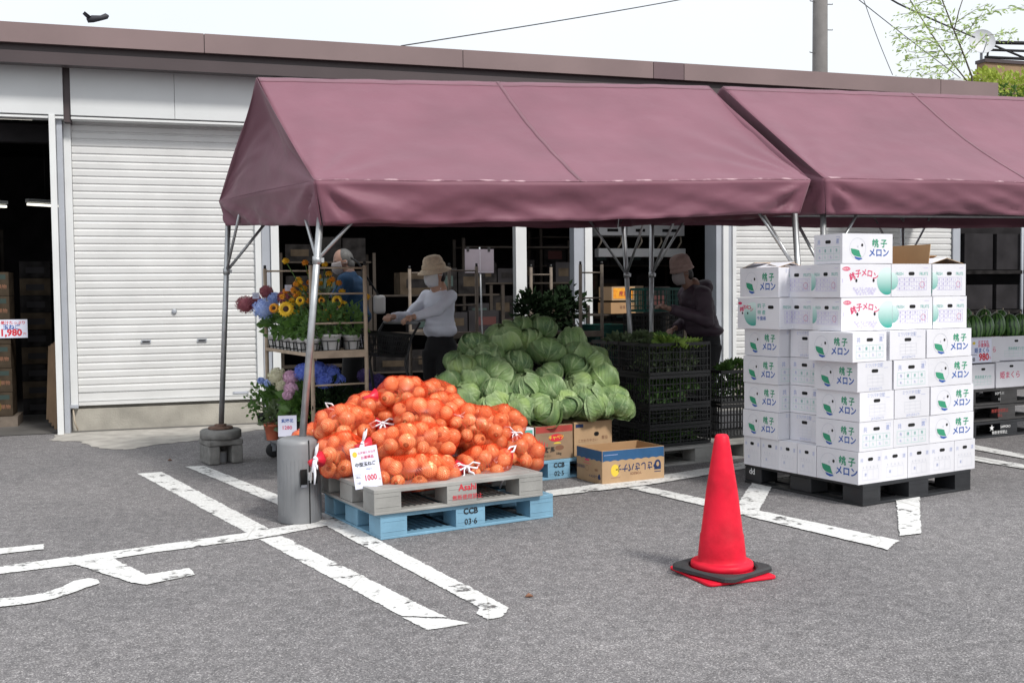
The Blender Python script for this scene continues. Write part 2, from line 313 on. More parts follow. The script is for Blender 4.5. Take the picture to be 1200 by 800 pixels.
# ------------------------------------------------------------------ mesh builder
_text = {}
def text_data(s, bold=.0):
    """outline of a string as (verts, faces), centred, 1 unit = cap size"""
    k = (s, bold)
    if k in _text: return _text[k]
    c = bpy.data.curves.new('t', 'FONT'); c.body = s; c.size = 1; c.align_x = 'CENTER'; c.align_y = 'CENTER'
    c.resolution_u = 2; c.offset = bold; c.fill_mode = 'FRONT'
    o = bpy.data.objects.new('t', c); COL.objects.link(o)
    bpy.context.view_layer.update()
    me = bpy.data.meshes.new_from_object(o.evaluated_get(bpy.context.evaluated_depsgraph_get()))
    vs = [v.co.copy() for v in me.vertices]; fs = [tuple(p.vertices) for p in me.polygons]
    if vs:
        cx = (min(v.x for v in vs) + max(v.x for v in vs)) / 2; cy = (min(v.y for v in vs) + max(v.y for v in vs)) / 2
        vs = [Vector((v.x - cx, v.y - cy, 0)) for v in vs]
    bpy.data.objects.remove(o); bpy.data.curves.remove(c); bpy.data.meshes.remove(me)
    _text[k] = (vs, fs)
    return _text[k]

class MB:
    def __init__(s): s.v = []; s.f = []; s.m = []; s.mats = []; s.sm = []; s.uv = {}
    def mi(s, m):
        if m not in s.mats: s.mats.append(m)
        return s.mats.index(m)
    def add(s, vs, fs, m, smooth=False, T=None):
        b = len(s.v); k = s.mi(m)
        for v in vs:
            v = Vector(v); s.v.append(T @ v if T else v)
        for f in fs: s.f.append(tuple(b + i for i in f)); s.m.append(k); s.sm.append(smooth)
        return b
    def box(s, c, d, m, rz=0, T=None, tilt=None):
        x, y, z = (q / 2 for q in d)
        Mx = Matrix.Translation(c) @ Matrix.Rotation(rz, 4, 'Z')
        if tilt: Mx = Mx @ Matrix.Rotation(tilt[0], 4, tilt[1])
        if T: Mx = T @ Mx
        vs = [(i * x, j * y, k * z) for k in (-1, 1) for j in (-1, 1) for i in (-1, 1)]
        s.add(vs, [(0, 2, 3, 1), (4, 5, 7, 6), (0, 1, 5, 4), (2, 6, 7, 3), (0, 4, 6, 2), (1, 3, 7, 5)], m, T=Mx)
    def b2(s, a, b, m, T=None):
        s.box([(p + q) / 2 for p, q in zip(a, b)], [abs(q - p) for p, q in zip(a, b)], m, T=T)
    def quad(s, a, b, c, d, m): s.add([a, b, c, d], [(0, 1, 2, 3)], m)
    def tube(s, pts, r, m, seg=8, caps=True, smooth=True, flat=None):
        pts = [Vector(p) for p in pts]; n = len(pts)
        rs = r if isinstance(r, (list, tuple)) else [r] * n
        vs = []; prev = None
        for i, p in enumerate(pts):
            d = (pts[min(i + 1, n - 1)] - pts[max(i - 1, 0)])
            d = d.normalized() if d.length > 1e-9 else Vector((0, 0, 1))
            if prev is None: u = d.orthogonal().normalized()
            else:
                u = prev - d * prev.dot(d); u = u.normalized() if u.length > 1e-6 else d.orthogonal().normalized()
            prev = u; w = d.cross(u)
            for k in range(seg):
                a = 2 * PI * k / seg
                vs.append(p + (u * math.cos(a) * (flat or 1) + w * math.sin(a)) * rs[i])
        fs = [(i * seg + k, i * seg + (k + 1) % seg, (i + 1) * seg + (k + 1) % seg, (i + 1) * seg + k) for i in range(n - 1) for k in range(seg)]
        if caps: fs += [tuple(reversed(range(seg))), tuple((n - 1) * seg + k for k in range(seg))]
        s.add(vs, fs, m, smooth)
    def lathe(s, prof, m, seg=24, c=(0, 0, 0), T=None, smooth=True, caps=True):
        vs = [(c[0] + r * math.cos(2 * PI * k / seg), c[1] + r * math.sin(2 * PI * k / seg), c[2] + z) for r, z in prof for k in range(seg)]
        n = len(prof)
        fs = [(i * seg + k, i * seg + (k + 1) % seg, (i + 1) * seg + (k + 1) % seg, (i + 1) * seg + k) for i in range(n - 1) for k in range(seg)]
        if caps: fs += [tuple(reversed(range(seg))), tuple((n - 1) * seg + k for k in range(seg))]
        s.add(vs, fs, m, smooth, T)
    def ell(s, c, r, m, seg=16, rings=10, T=None, smooth=True):
        if not isinstance(r, (tuple, list)): r = (r, r, r)
        vs = [(c[0], c[1], c[2] + r[2])]
        for i in range(1, rings):
            t = PI * i / rings
            for k in range(seg):
                a = 2 * PI * k / seg
                vs.append((c[0] + r[0] * math.sin(t) * math.cos(a), c[1] + r[1] * math.sin(t) * math.sin(a), c[2] + r[2] * math.cos(t)))
        vs.append((c[0], c[1], c[2] - r[2])); L = len(vs) - 1
        fs = [(0, 1 + k, 1 + (k + 1) % seg) for k in range(seg)]
        for i in range(rings - 2):
            for k in range(seg):
                a = 1 + i * seg; fs.append((a + k, a + seg + k, a + seg + (k + 1) % seg, a + (k + 1) % seg))
        a = 1 + (rings - 2) * seg
        fs += [(a + k, L, a + (k + 1) % seg) for k in range(seg)]
        s.add(vs, fs, m, smooth, T)
    def prism(s, pts, z0, z1, m, T=None):
        n = len(pts)
        vs = [(x, y, z0) for x, y in pts] + [(x, y, z1) for x, y in pts]
        fs = [tuple(reversed(range(n))), tuple(range(n, 2 * n))] + [(i, (i + 1) % n, n + (i + 1) % n, n + i) for i in range(n)]
        s.add(vs, fs, m, T=T)
    def text(s, txt, size, m, T, bold=.0, sx=1.):
        vs, fs = text_data(txt, bold)
        s.add([Vector((v.x * size * sx, v.y * size, 0)) for v in vs], fs, m, T=T)
    def disc(s, cx, cy, rx, ry, m, T, n=20, a0=0, a1=2 * PI):
        vs = [(cx + rx * math.cos(a0 + (a1 - a0) * k / n), cy + ry * math.sin(a0 + (a1 - a0) * k / n), 0) for k in range(n + (0 if a1 - a0 > 6.28 else 1))]
        s.add(vs, [tuple(range(len(vs)))], m, T=T)
    def ringd(s, cx, cy, r, w, m, T, n=28):
        vs = [(cx + q * math.cos(2 * PI * k / n), cy + q * math.sin(2 * PI * k / n), 0) for q in (r, r - w) for k in range(n)]
        s.add(vs, [(k, (k + 1) % n, n + (k + 1) % n, n + k) for k in range(n)], m, T=T)
    def rect(s, x0, y0, x1, y1, m, T): s.add([(x0, y0, 0), (x1, y0, 0), (x1, y1, 0), (x0, y1, 0)], [(0, 1, 2, 3)], m, T=T)
    def mesh(s, name):
        me = bpy.data.meshes.new(name)
        me.from_pydata([tuple(v) for v in s.v], [], s.f)
        for m in s.mats: me.materials.append(M[m] if isinstance(m, str) else m)
        me.polygons.foreach_set('material_index', s.m); me.polygons.foreach_set('use_smooth', s.sm)
        me.update()
        return me

def tag(o, label=None, cat=None, group=None, kind=None):
    if label: o['label'] = label
    if cat: o['category'] = cat
    if group: o['group'] = group
    if kind: o['kind'] = kind
    return o
def thing(name, label, cat, loc=(0, 0, 0), rz=0, group=None, kind=None):
    o = bpy.data.objects.new(name, None); COL.objects.link(o); o.empty_display_size = .1
    o.location = loc; o.rotation_euler = (0, 0, rz)
    return tag(o, label, cat, group, kind)
def obj(name, mb, parent=None, world=False, bevel=0., label=None):
    """links one mesh object; world=True: the mesh is in world coordinates although it has a parent"""
    if isinstance(mb, MB):
        if world and parent is not None:
            inv = (Matrix.Translation(parent.location) @ Matrix.Rotation(parent.rotation_euler.z, 4, 'Z')).inverted()
            mb.v = [inv @ Vector(v) for v in mb.v]
        me = mb.mesh(name)
    else: me = mb
    o = bpy.data.objects.new(name, me); COL.objects.link(o); o.parent = parent
    if bevel:
        b = o.modifiers.new('bevel', 'BEVEL'); b.width = bevel; b.segments = 2; b.limit_method = 'ANGLE'; b.angle_limit = R(40)
    if label: o['label'] = label
    return o
def clone(root, loc=None, rz=None, label=None, scale=None):
    r = root.copy(); COL.objects.link(r)
    if loc is not None: r.location = loc
    if rz is not None: r.rotation_euler = (0, 0, rz) if not isinstance(rz, tuple) else rz
    if scale is not None: r.scale = scale
    if label: r['label'] = label
    def rec(o, p):
        for ch in o.children:
            c = ch.copy(); COL.objects.link(c); c.parent = p; rec(ch, c)
    rec(root, r)
    return r
def solid(o, t):
    s = o.modifiers.new('thickness', 'SOLIDIFY'); s.thickness = t; s.offset = 0
    return o
def remeshed(mb, name, voxel=.012, smooth=3, m=None):
    me = mb.mesh('tmp'); o = bpy.data.objects.new('tmp', me); COL.objects.link(o)
    q = o.modifiers.new('r', 'REMESH'); q.mode = 'VOXEL'; q.voxel_size = voxel; q.use_smooth_shade = True
    if smooth:
        q = o.modifiers.new('s', 'SMOOTH'); q.iterations = smooth; q.factor = .5
    bpy.context.view_layer.update()
    out = bpy.data.meshes.new_from_object(o.evaluated_get(bpy.context.evaluated_depsgraph_get()))
    bpy.data.objects.remove(o); bpy.data.meshes.remove(me)
    out.name = name; out.materials.clear(); out.materials.append(M[m or mb.mats[0]])
    for p in out.polygons: p.use_smooth = True; p.material_index = 0
    return out
def face_T(o, xdir, up_=(0, 0, 1)):
    """frame whose x runs along xdir and y runs up; z is the outward normal"""
    x = Vector(xdir).normalized(); y = Vector(up_); y = (y - x * y.dot(x)).normalized(); z = x.cross(y)
    return Matrix(((x.x, y.x, z.x, o[0]), (x.y, y.y, z.y, o[1]), (x.z, y.z, z.z, o[2]), (0, 0, 0, 1)))

# ------------------------------------------------------------------ ground and markings
def sheet(name, pts, z, m, jit=0., step=.06, seed=1, label=None):
    r = random.Random(seed); out = []
    n = len(pts)
    for i in range(n):
        a, b = Vector(pts[i]), Vector(pts[(i + 1) % n]); L = (b - a).length; k = max(1, int(L / step)) if jit else 1
        for j in range(k):
            p = a.lerp(b, j / k)
            if jit: p = p + Vector((noise.noise(Vector((p.x * 9, p.y * 9, seed))), noise.noise(Vector((p.y * 9, p.x * 9, seed + 5))))) * jit + Vector((r.uniform(-1, 1), r.uniform(-1, 1))) * jit * .35
            out.append((p.x, p.y, z))
    mb = MB(); mb.add(out, [tuple(range(len(out)))], m)
    o = obj(name, mb)
    if m == 'paint':          # an inner ring marks how far a point is from the painted edge
        bm = bmesh.new(); bm.from_mesh(o.data); outer = set(v.index for v in bm.verts)
        bmesh.ops.inset_region(bm, faces=bm.faces[:], thickness=.022, use_even_offset=False, use_boundary=True)
        vals = [0. if i < len(out) else 1. for i in range(len(bm.verts))]; bm.verts.index_update()
        co_out = [Vector(p) for p in out]
        vals = [0. if min((v.co - q_).length for q_ in co_out) < 1e-4 else 1. for v in bm.verts]
        bm.to_mesh(o.data); bm.free()
        at = o.data.attributes.new('edge', 'FLOAT', 'POINT'); at.data.foreach_set('value', vals)
    return tag(o, kind='structure')
g = MB(); g.quad((-400, -400, 0), (400, -400, 0), (400, 400, 0), (-400, 400, 0), 'asphalt'); tag(obj('ground', g), kind='structure')
sheet('pavement', [(-1.004, 11.476), (-0.764, 11.378), (-0.516, 10.718), (-0.273, 10.561), (-0.010, 10.814), (0.363, 10.980), (0.622, 11.281), (0.968, 11.574), (2.6, 11.6), (5.0, 11.2), (10.2, 11.3), (10.4, 12.3), (-1.0, 12.3)], .004, 'concrete', .05, seed=3)
LINES = [
    [(-0.169, 9.110), (0.019, 9.124), (0.675, 6.456), (0.529, 6.417)], [(0.536, 6.391), (0.677, 6.431), (1.179, 4.542), (0.994, 4.636)],
    [(0.996, 4.609), (1.183, 4.528), (1.254, 4.424), (1.052, 4.398)],
    [(0.201, 9.325), (0.357, 9.310), (1.056, 6.827), (0.929, 6.766)], [(0.930, 6.739), (1.062, 6.797), (1.463, 4.687), (1.479, 4.582), (1.403, 4.460), (1.330, 4.448), (1.312, 4.560), (1.352, 4.628)],
    [(-2.4, 5.68), (-2.4, 5.83), (-0.312, 6.357), (0.540, 6.605), (1.045, 6.831), (1.305, 6.816), (1.270, 6.636), (0.947, 6.601), (0.522, 6.396), (-0.043, 6.256), (-0.428, 6.121), (-0.790, 6.052)],
    [(-0.867, 6.672), (-0.638, 6.696), (-0.626, 6.560), (-0.848, 6.516), (-1.6, 6.3), (-1.6, 6.45)],
    [(-0.484, 6.200), (-0.397, 6.306), (-0.239, 6.167), (-0.075, 5.769), (0.135, 5.836), (0.160, 5.681), (-0.073, 5.563), (-0.154, 5.643)],
    [(-1.6, 5.42), (-0.729, 5.552), (-0.636, 5.548), (-0.546, 5.577), (-0.477, 5.663), (-0.414, 5.773), (-0.352, 5.801), (-0.310, 5.751), (-0.294, 5.678), (-0.357, 5.602), (-0.420, 5.515), (-0.490, 5.449), (-0.585, 5.410), (-0.710, 5.398), (-1.6, 5.30)],
    [(3.195, 7.112), (3.338, 7.129), (3.940, 5.062), (3.738, 4.901)],
    [(4.265, 7.151), (4.373, 7.029), (3.531, 5.909), (3.471, 6.100)], [(4.796, 6.209), (4.993, 6.200), (4.168, 5.159), (4.008, 5.149)],
    [(6.967, 8.394), (6.943, 7.313), (6.921, 6.926), (6.757, 6.761), (6.771, 7.131), (6.738, 8.117)], [(6.455, 7.776), (6.543, 6.891), (6.538, 6.542), (6.391, 6.394), (6.390, 6.729), (6.258, 7.538)],
    [(2.606, 7.198), (3.521, 7.444), (4.637, 7.841), (5.448, 8.075), (5.255, 7.789), (4.459, 7.540), (3.381, 7.149), (2.529, 6.988)],
]
for i, p in enumerate(LINES): sheet('road_marking', p, .0035 + .0004 * i, 'paint', .006, .05, seed=i + 11)
# a fallen leaf and scraps on the asphalt
for (x, y), lab in (((0.085, 9.713), 'dark dead leaf lying on the asphalt near the block base'), ((1.619, 4.719), 'small brown leaf on the open asphalt right of the stripes')):
    q = MB(); q.tube([(x - .018, y, .008), (x, y + .005, .012), (x + .02, y - .002, .006)], [.003, .011, .002], 'rust' if 'dark' in lab else 'ink_br', 6, flat=1.); o = obj('dead_leaf', q); tag(o, lab, 'leaf')

# ------------------------------------------------------------------ the shop building
YW = 12.2
bd = thing('shop_building', 'long low shop with brown metal fascia, white shutters and an open dark front', 'building', (0, YW, 0))
def bp(name, mb, bevel=0., label=None, parent=None): return obj(name, mb, parent or bd, True, bevel, label)
q = MB()
zt, zb = 4.10, 3.905
xs = [-7, -2.4, .54, 3.3, 5.62, 6.02, 9.7, 10.62]
for a, b in zip(xs, xs[1:]): q.b2((a + .004, 11.70, zb), (b - .004, 11.76, zt), 'fascia_j' if a == 5.62 else 'fascia')
q.b2((-7, 11.715, zb + .01), (10.60, 11.755, zt - .005), 'fascia_d')
q.b2((-7, 11.76, 3.95), (10.62, 20.5, 4.07), 'fascia')
q.b2((10.56, 11.762, zb), (10.622, 20.5, 3.948), 'fascia')
bp('roof', q)
q = MB(); q.b2((-7, 11.79, 3.84), (10.5, 11.86, 3.945), 'fascia_d'); q.b2((-7, 11.73, 3.715), (10.5, 11.88, 3.80), 'fascia_d'); q.b2((-7, 11.74, 3.80), (10.5, 11.75, 3.835), 'fascia_d')
q.b2((-7, 11.865, 3.81), (10.5, 12.3, 3.835), 'fascia_d')
bp('gutter', q)
ed = [(-7, -3.0), (-2.94, -.845), (-.775, 1.255), (1.325, 3.4), (3.46, 5.5), (5.56, 7.6), (7.66, 10.3)]
for a, b in ed:
    q = MB(); mid = (a + b) / 2
    q.b2((a, 12.0, 3.262), (mid - .0015, 12.05, 3.79), 'panel'); q.b2((mid + .0015, 12.0, 3.262), (b, 12.05, 3.79), 'panel'); q.b2((a, 12.055, 3.25), (b, 12.3, 3.79), 'panel')
    q.b2((a, 12.01, 3.225), (b, 12.18, 3.248), 'trimw')
    bp('sign_panel', q, .003)
for a, b in zip([e[1] for e in ed], [e[0] for e in ed][1:]):
    q = MB(); q.b2((a + .003, 12.04, 3.2), (b - .003, 12.25, 3.80), 'fascia_d'); bp('panel_joint', q)
def shutter(x0, x1, z0, z1, rail):
    q = MB(); z = z0 + rail; prof = []
    pitch = .078
    ys = [(0, .0), (.012, -.012), (.060, -.014), (.070, -.003), (.078, 0)]
    pts = []
    while z < z1 - .01:
        for dz, dy in ys[:-1]: pts.append((YW + .03 + dy, min(z + dz, z1)))
        z += pitch
    vs = []; n = len(pts)
    for yy, zz in pts: vs += [(x0, yy, zz), (x1, yy, zz)]
    q.add(vs, [(2 * i, 2 * i + 1, 2 * i + 3, 2 * i + 2) for i in range(n - 1)], 'shutter')
    sh = bp('roller_shutter', q)
    q = MB(); q.b2((x0, YW - .005, z0), (x1, YW + .045, z0 + rail - .004), 'shutter'); q.b2((x0, YW - .012, z0 + rail * .35), (x1, YW - .006, z0 + rail * .42), 'trimw'); obj('bottom_rail', q, sh).location = (0, -YW, 0)
    return sh
sh = shutter(-.79, 1.05, .272, 3.24, .13)
for px in (-.155, .42):
    q = MB(); q.b2((px, YW + .0, .915), (px + .1, YW + .012, .945), 'trimg'); q.b2((px + .012, YW - .004, .922), (px + .088, YW - .001, .936), 'hole'); obj('handle', q, sh).location = (0, -YW, 0)
q = MB(); q.lathe([(.012, 0), (.028, .006), (.026, .014), (.008, .016)], 'trimg', 14, T=Matrix.Translation((.19, YW + .014, 1.245)) @ Matrix.Rotation(R(90), 4, 'X')); obj('lock', q, sh).location = (0, -YW, 0)
q = MB(); q.b2((.78, YW - .012, .335), (.95, YW - .007, .36), 'trimg'); q.b2((.80, YW - .015, .340), (.93, YW - .0125, .355), 'ink_gr'); obj('name_plate', q, sh).location = (0, -YW, 0)
shutter(7.0, 10.32, .50, 3.24, .10)
q = MB(); q.b2((-.88, YW + .07, -.02), (1.12, YW + .3, .30), 'plinth'); q.b2((-.86, YW + .02, -.02), (1.10, YW + .068, .235), 'plinth'); bp('plinth', q, .006)
q = MB(); q.b2((7.0, YW + .05, -.02), (10.4, YW + .3, .50), 'plinth'); bp('plinth', q, .006)
def post(x0, x1, m, y0=YW - .02, y1=YW + .25, z0=0, z1=3.26):
    q = MB(); q.b2((x0, y0, z0), (x1, y1, z1), m); bp('door_post', q, .004)
post(-.985, -.925, 'trimw', 11.98, 12.06); post(-.922, -.868, 'trimg', 12.06, 12.3); post(-.865, -.793, 'trimw', YW - .02, YW + .06, .24)
post(1.05, 1.115, 'trimw', YW - .02, YW + .06, .24); post(1.12, 1.215, 'trimg', YW, YW + .3); post(1.218, 1.305, 'trimw', YW - .03, YW + .3)
post(4.055, 4.19, 'trimw', YW - .02, YW + .1); post(4.80, 4.93, 'trimg', YW, YW + .15); post(4.935, 5.03, 'trimw', YW - .02, YW + .15)
post(6.72, 6.80, 'trimg', YW, YW + .3); post(6.803, 6.88, 'trimw', YW - .03, YW + .3); post(6.883, 6.94, 'trimg', YW, YW + .3); post(6.943, 6.995, 'trimw', YW - .02, YW + .06, .5)
post(10.33, 10.45, 'trimg', YW - .01, YW + .3)
q = MB(); q.tube([(-.845, 12.17, .27), (-.835, 12.16, .12), (-.80, 12.15, .02)], .009, 'hose', 6); q.b2((-.93, 12.14, .255), (-.79, 12.18, .285), 'trimg'); bp('drain_tube', q)
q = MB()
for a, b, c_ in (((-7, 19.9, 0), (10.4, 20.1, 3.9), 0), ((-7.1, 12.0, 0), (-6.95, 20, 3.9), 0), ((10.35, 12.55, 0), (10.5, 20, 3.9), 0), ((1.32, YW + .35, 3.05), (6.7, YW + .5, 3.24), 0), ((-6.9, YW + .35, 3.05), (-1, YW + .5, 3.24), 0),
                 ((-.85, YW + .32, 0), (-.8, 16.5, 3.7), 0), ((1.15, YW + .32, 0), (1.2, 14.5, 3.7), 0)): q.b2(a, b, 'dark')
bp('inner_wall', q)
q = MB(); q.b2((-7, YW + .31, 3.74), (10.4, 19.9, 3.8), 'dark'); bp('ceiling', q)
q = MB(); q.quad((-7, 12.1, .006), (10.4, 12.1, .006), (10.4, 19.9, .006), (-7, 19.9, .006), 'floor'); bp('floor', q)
for (x, y, z, rz, L) in ((-1.62, 13.4, 3.42, .0, .7), (-2.1, 14.8, 2.55, .5, .8), (-1.35, 15.6, 2.62, .6, .5), (3.2, 16, 3.3, 0, 1.2)):
    lt = thing('strip_light', 'lit fluorescent tube under the ceiling of the dark ' + ('entrance, nearest the opening' if y < 14 else 'entrance, hanging low over the cartons' if y < 15 else 'entrance, deepest and shortest one' if x < 0 else 'shop behind the flower trolley'), 'ceiling light', (x, y, z), rz, 'fluorescent tubes inside the shop')
    q = MB(); q.b2((-L / 2, -.05, .03), (L / 2, .05, .07), 'glass'); obj('housing', q, lt)
    q = MB(); q.tube([(-L / 2, 0, 0), (L / 2, 0, 0)], .016, 'tube', 8); obj('tube', q, lt)
    q = MB(); q.tube([(0, 0, .07), (0, 0, 3.74 - z)], .006, 'black', 5); obj('hanger', q, lt)

# ------------------------------------------------------------------ tents
def canopy_mesh(E, Rg, hem, seams, seed, gable=(True, True)):
    """E: FL, FR, BR, BL eave corners; Rg: ridge left, right; hem: drops at the four corners"""
    mb = MB(); FL, FR, BR, BL = [Vector(p) for p in E]; RL, RR = [Vector(p) for p in Rg]
    L = (FR - FL).length
    def nz(x, y, s): return noise.noise(Vector((x * s, y * s, seed)))
    def grid(fn, nu, nv):
        vs = [fn(i / nu, j / nv) for j in range(nv + 1) for i in range(nu + 1)]
        mb.add(vs, [(j * (nu + 1) + i, j * (nu + 1) + i + 1, (j + 1) * (nu + 1) + i + 1, (j + 1) * (nu + 1) + i) for j in range(nv) for i in range(nu)], 'cloth', True)
    def eavesag(u): return -.012 * math.sin(PI * u) ** 2 + .006 * nz(u * L, 3, 2.2)
    def slope(A, B, s):
        n = ((B - A).cross(RL - A)).normalized() * s
        def f(u, v):          # v 0 eave .. 1 ridge
            p = A.lerp(B, u).lerp(RL.lerp(RR, u), v)
            w = math.sin(PI * v); e = math.sin(PI * min(1, u * 1.0))
            d = -.045 * w * (.6 + .4 * e)
            # soft folds running down the cloth near the eave, tension lines from the corners
            d += .016 * (1 - v) * nz(u * L * 1.0, v * .7, 2.2) * w + .004 * nz(u * L * 1.2, v * 1.5, 5.5)
            for cx, sg in ((0, 1), (1, -1)):
                du = abs(u - cx) * L; ang = math.atan2(v * 1.5 + .02, du + .02)
                d += .016 * math.exp(-du * 1.3) * math.sin(ang * 15 + seed) * min(1, v * 5) * (1 - v)
            d += .004 * nz(u * L * .6 + v, v * 2.5 - u * 2, 5)
            p = p + n * d; p.z += eavesag(u) * (1 - v)
            return p
        return f
    grid(slope(FL, FR, 1), 120, 36)
    grid(slope(BR, BL, 1) if 0 else slope(BL, BR, -1), 60, 14)
    def val(A, B, ha, hb, n, ph):
        Lh = (B - A).length
        def f(u, v):
            p = A.lerp(B, u); h = ha + (hb - ha) * u
            drop = h * v + (.012 * nz(u * Lh, 9 + ph, 1.4) + .007 * nz(u * Lh, ph, 5)) * v
            d = .006
            k = v * (1.2 - .3 * v)
            d += k * (.060 * nz(u * Lh * 1.0 + v * .9, v * .8 + ph, 1.3) + .036 * nz(u * Lh * 1.2 - v * .8, v * .6 + ph * 2, 3.1) + .016 * nz(u * Lh * 1.5 + v, v * .4 + ph, 7)) - .0 * v
            for cx in (0, 1):
                du = abs(u - cx) * Lh; ang = math.atan2(v * .28 + .01, du + .01)
                d += .036 * math.exp(-du * 1.6) * math.sin(ang * 9 + ph) * min(1, du * 8) * min(1, v * 3)
            d *= min(1, u * Lh * 8 + .02, (1 - u) * Lh * 8 + .02); ins = .055 * v; d -= ins
            q = p + n * d + (B - A).normalized() * ins * (1 - 2 * u); q.z += (eavesag(u) if Lh > 3 else 0) - drop
            return q
        return f
    up_ = Vector((0, 0, 1))
    nf = (FR - FL).cross(up_).normalized(); nb = (BL - BR).cross(up_).normalized()
    nl = (FL - BL).cross(up_).normalized(); nr = (BR - FR).cross(up_).normalized()
    grid(val(FL, FR, hem[0], hem[1], nf, 1.3 + seed), 150, 10)
    grid(val(BR, BL, hem[2], hem[3], nb, 2.3 + seed), 60, 5)
    grid(val(BL, FL, hem[3], hem[0], nl, 3.3 + seed), 70, 10)
    grid(val(FR, BR, hem[1], hem[2], nr, 4.3 + seed), 70, 8)
    def gab(A, B, Rp, n, t):
        def f(u, v):
            p = A.lerp(B, u)
            top = A.lerp(Rp, u / t) if u < t else Rp.lerp(B, (u - t) / (1 - t))
            p = p.lerp(Vector((top.x, top.y, top.z)), v)
            Lh = (B - A).length
            w = v * (1 - v) * 4 * math.sin(PI * u)
            du = (1 - u) * Lh; hz = v * (top.z - B.z)
            ang = math.atan2(hz + .02, du + .02)
            d = w * (-.06 + .06 * nz(u * 2.6, v * 1.2, 1.5)) + .04 * math.exp(-du * .9) * math.sin(ang * 13) * min(1, v * 4) * math.sin(PI * u) + .018 * min(1, w) * nz(u * 5 + v * 2, v * 3, 2)
            return p + n * d
        return f
    grid(gab(BL, FL, RL, nl, (Vector((RL.x, RL.y)) - Vector((BL.x, BL.y))).length / (FL - BL).length), 60, 40)
    grid(gab(FR, BR, RR, nr, (Vector((RR.x, RR.y)) - Vector((FR.x, FR.y))).length / (BR - FR).length), 40, 16)
    # seams: folded strips raised on the cloth
    sl = slope(FL, FR, 1); nn = ((FR - FL).cross(RL - FL)).normalized()
    if nn.z < 0: nn = -nn
    for u in seams:
        vs = []
        for j in range(31):
            for du in (-.014, .014): vs.append(sl(u + du / L * 1.0, j / 30) + nn * .003)
        mb.add(vs, [(2 * j, 2 * j + 1, 2 * j + 3, 2 * j + 2) for j in range(30)], 'seam', True)
    vs = []
    for i in range(81):
        for v in (.958, .968): vs.append(sl(i / 80, v) + nn * .003)
    mb.add(vs, [(2 * i, 2 * i + 1, 2 * i + 3, 2 * i + 2) for i in range(80)], 'seam', True)
    vs = []
    for i in range(121):
        for v in (.002, .016): vs.append(sl(i / 120, v) + nn * .003)
    mb.add(vs, [(2 * i, 2 * i + 1, 2 * i + 3, 2 * i + 2) for i in range(120)], 'worn', True)
    return mb

def inset(p, cx):
    p = Vector(p); return Vector((p.x + (.10 if p.x < cx else -.10), p.y + .10 * (1 if p.y < 7.5 else -1 if p.y > 9 else 0), p.z - .10))
def pole_part(parent, a, b, br=(), r=.0225):
    q = MB(); a = Vector(a); b = Vector(b); q.tube([a, b], r, 'steel', 14)
    o = obj('pole', q, parent, True)
    q = MB(); c_ = b.lerp(a, .0); 
    cc = b + (a - b) * .27; q.tube([cc + Vector((0, 0, -.025)), cc + Vector((0, 0, .025))], r + .006, 'steel', 12); q.box(cc + Vector((.03, -.0, 0)), (.03, .012, .03), 'steel')
    inv = (Matrix.Translation(parent.location)).inverted(); q.v = [inv @ v for v in q.v]
    obj('joint', q, o)
    for d in br:
        q = MB(); e = b + Vector(d); s = b + (a - b) * .27
        q.tube([s, e], .012, 'steel', 8); obj('brace', q, parent, True)

t1 = thing('canopy_tent', 'faded maroon gable tent sheltering the onions, cabbages and flower trolley', 'tent', (.97, 6.87, 0), 0, 'maroon market tents')
E1 = [(0.966, 6.870, 2.126), (4.556, 6.870, 2.211), (4.22, 9.52, 2.24), (0.530, 9.520, 2.207)]
R1_ = [(0.751, 8.200, 3.005), (4.435, 8.200, 3.127)]
o = solid(obj('canopy', canopy_mesh(E1, R1_, (.275, .235, .22, .20), (.50,), 1.7), t1, True), .003)
pole_part(t1, (0.852, 6.840, 0.482), (1.03, 7.00, 2.06), ((.33, .02, -.03), (-.08, .42, -.03)))
pole_part(t1, (4.60, 6.93, .02), (4.51, 7.02, 2.1), ((-.36, .0, -.03), (-.05, .42, -.03)))
pole_part(t1, (.505, 9.48, .30), (.60, 9.42, 2.10), ((.34, .0, -.03), (.06, -.42, -.03)))
pole_part(t1, (4.36, 9.48, .02), (4.20, 9.42, 2.14), ((-.36, .0, -.03), (.05, -.42, -.03)))
q = MB()
for a, b in ((E1[0], E1[1]), (E1[3], E1[2]), (E1[0], E1[3]), (E1[1], E1[2]), (R1_[0], R1_[1]), (E1[0], R1_[0]), (E1[3], R1_[0]), (E1[1], R1_[1]), (E1[2], R1_[1])):
    q.tube([inset(a, 2.7), inset(b, 2.7)], .02, 'steel', 8)
obj('roof_frame', q, t1, True)
t2 = thing('canopy_tent', 'faded maroon gable tent behind the melon cartons, cut off by the picture edge', 'tent', (4.7, 6.87, 0), 0, 'maroon market tents')
E2 = [(4.672, 6.870, 2.226), (10.1, 6.95, 2.28), (9.9, 9.55, 2.28), (4.44, 9.50, 2.24)]
R2_ = [(4.580, 8.200, 3.127), (9.95, 8.2, 3.22)]
solid(obj('canopy', canopy_mesh(E2, R2_, (.255, .25, .22, .20), (.355, .70), 5.1), t2, True), .003)
pole_part(t2, (4.75, 6.93, .02), (4.76, 7.02, 2.1), ((.36, .0, -.03), (-.03, .42, -.03)))
pole_part(t2, (4.52, 9.50, .02), (4.50, 9.42, 2.14), ((.36, .0, -.03), (.05, -.42, -.03)))
pole_part(t2, (7.45, 9.50, .02), (7.40, 9.50, 2.2), ((.36, .0, -.03), (-.36, 0, -.03)))
pole_part(t2, (10.0, 6.97, .02), (9.98, 6.97, 2.2)); pole_part(t2, (9.9, 9.5, .02), (9.85, 9.5, 2.2))
q = MB()
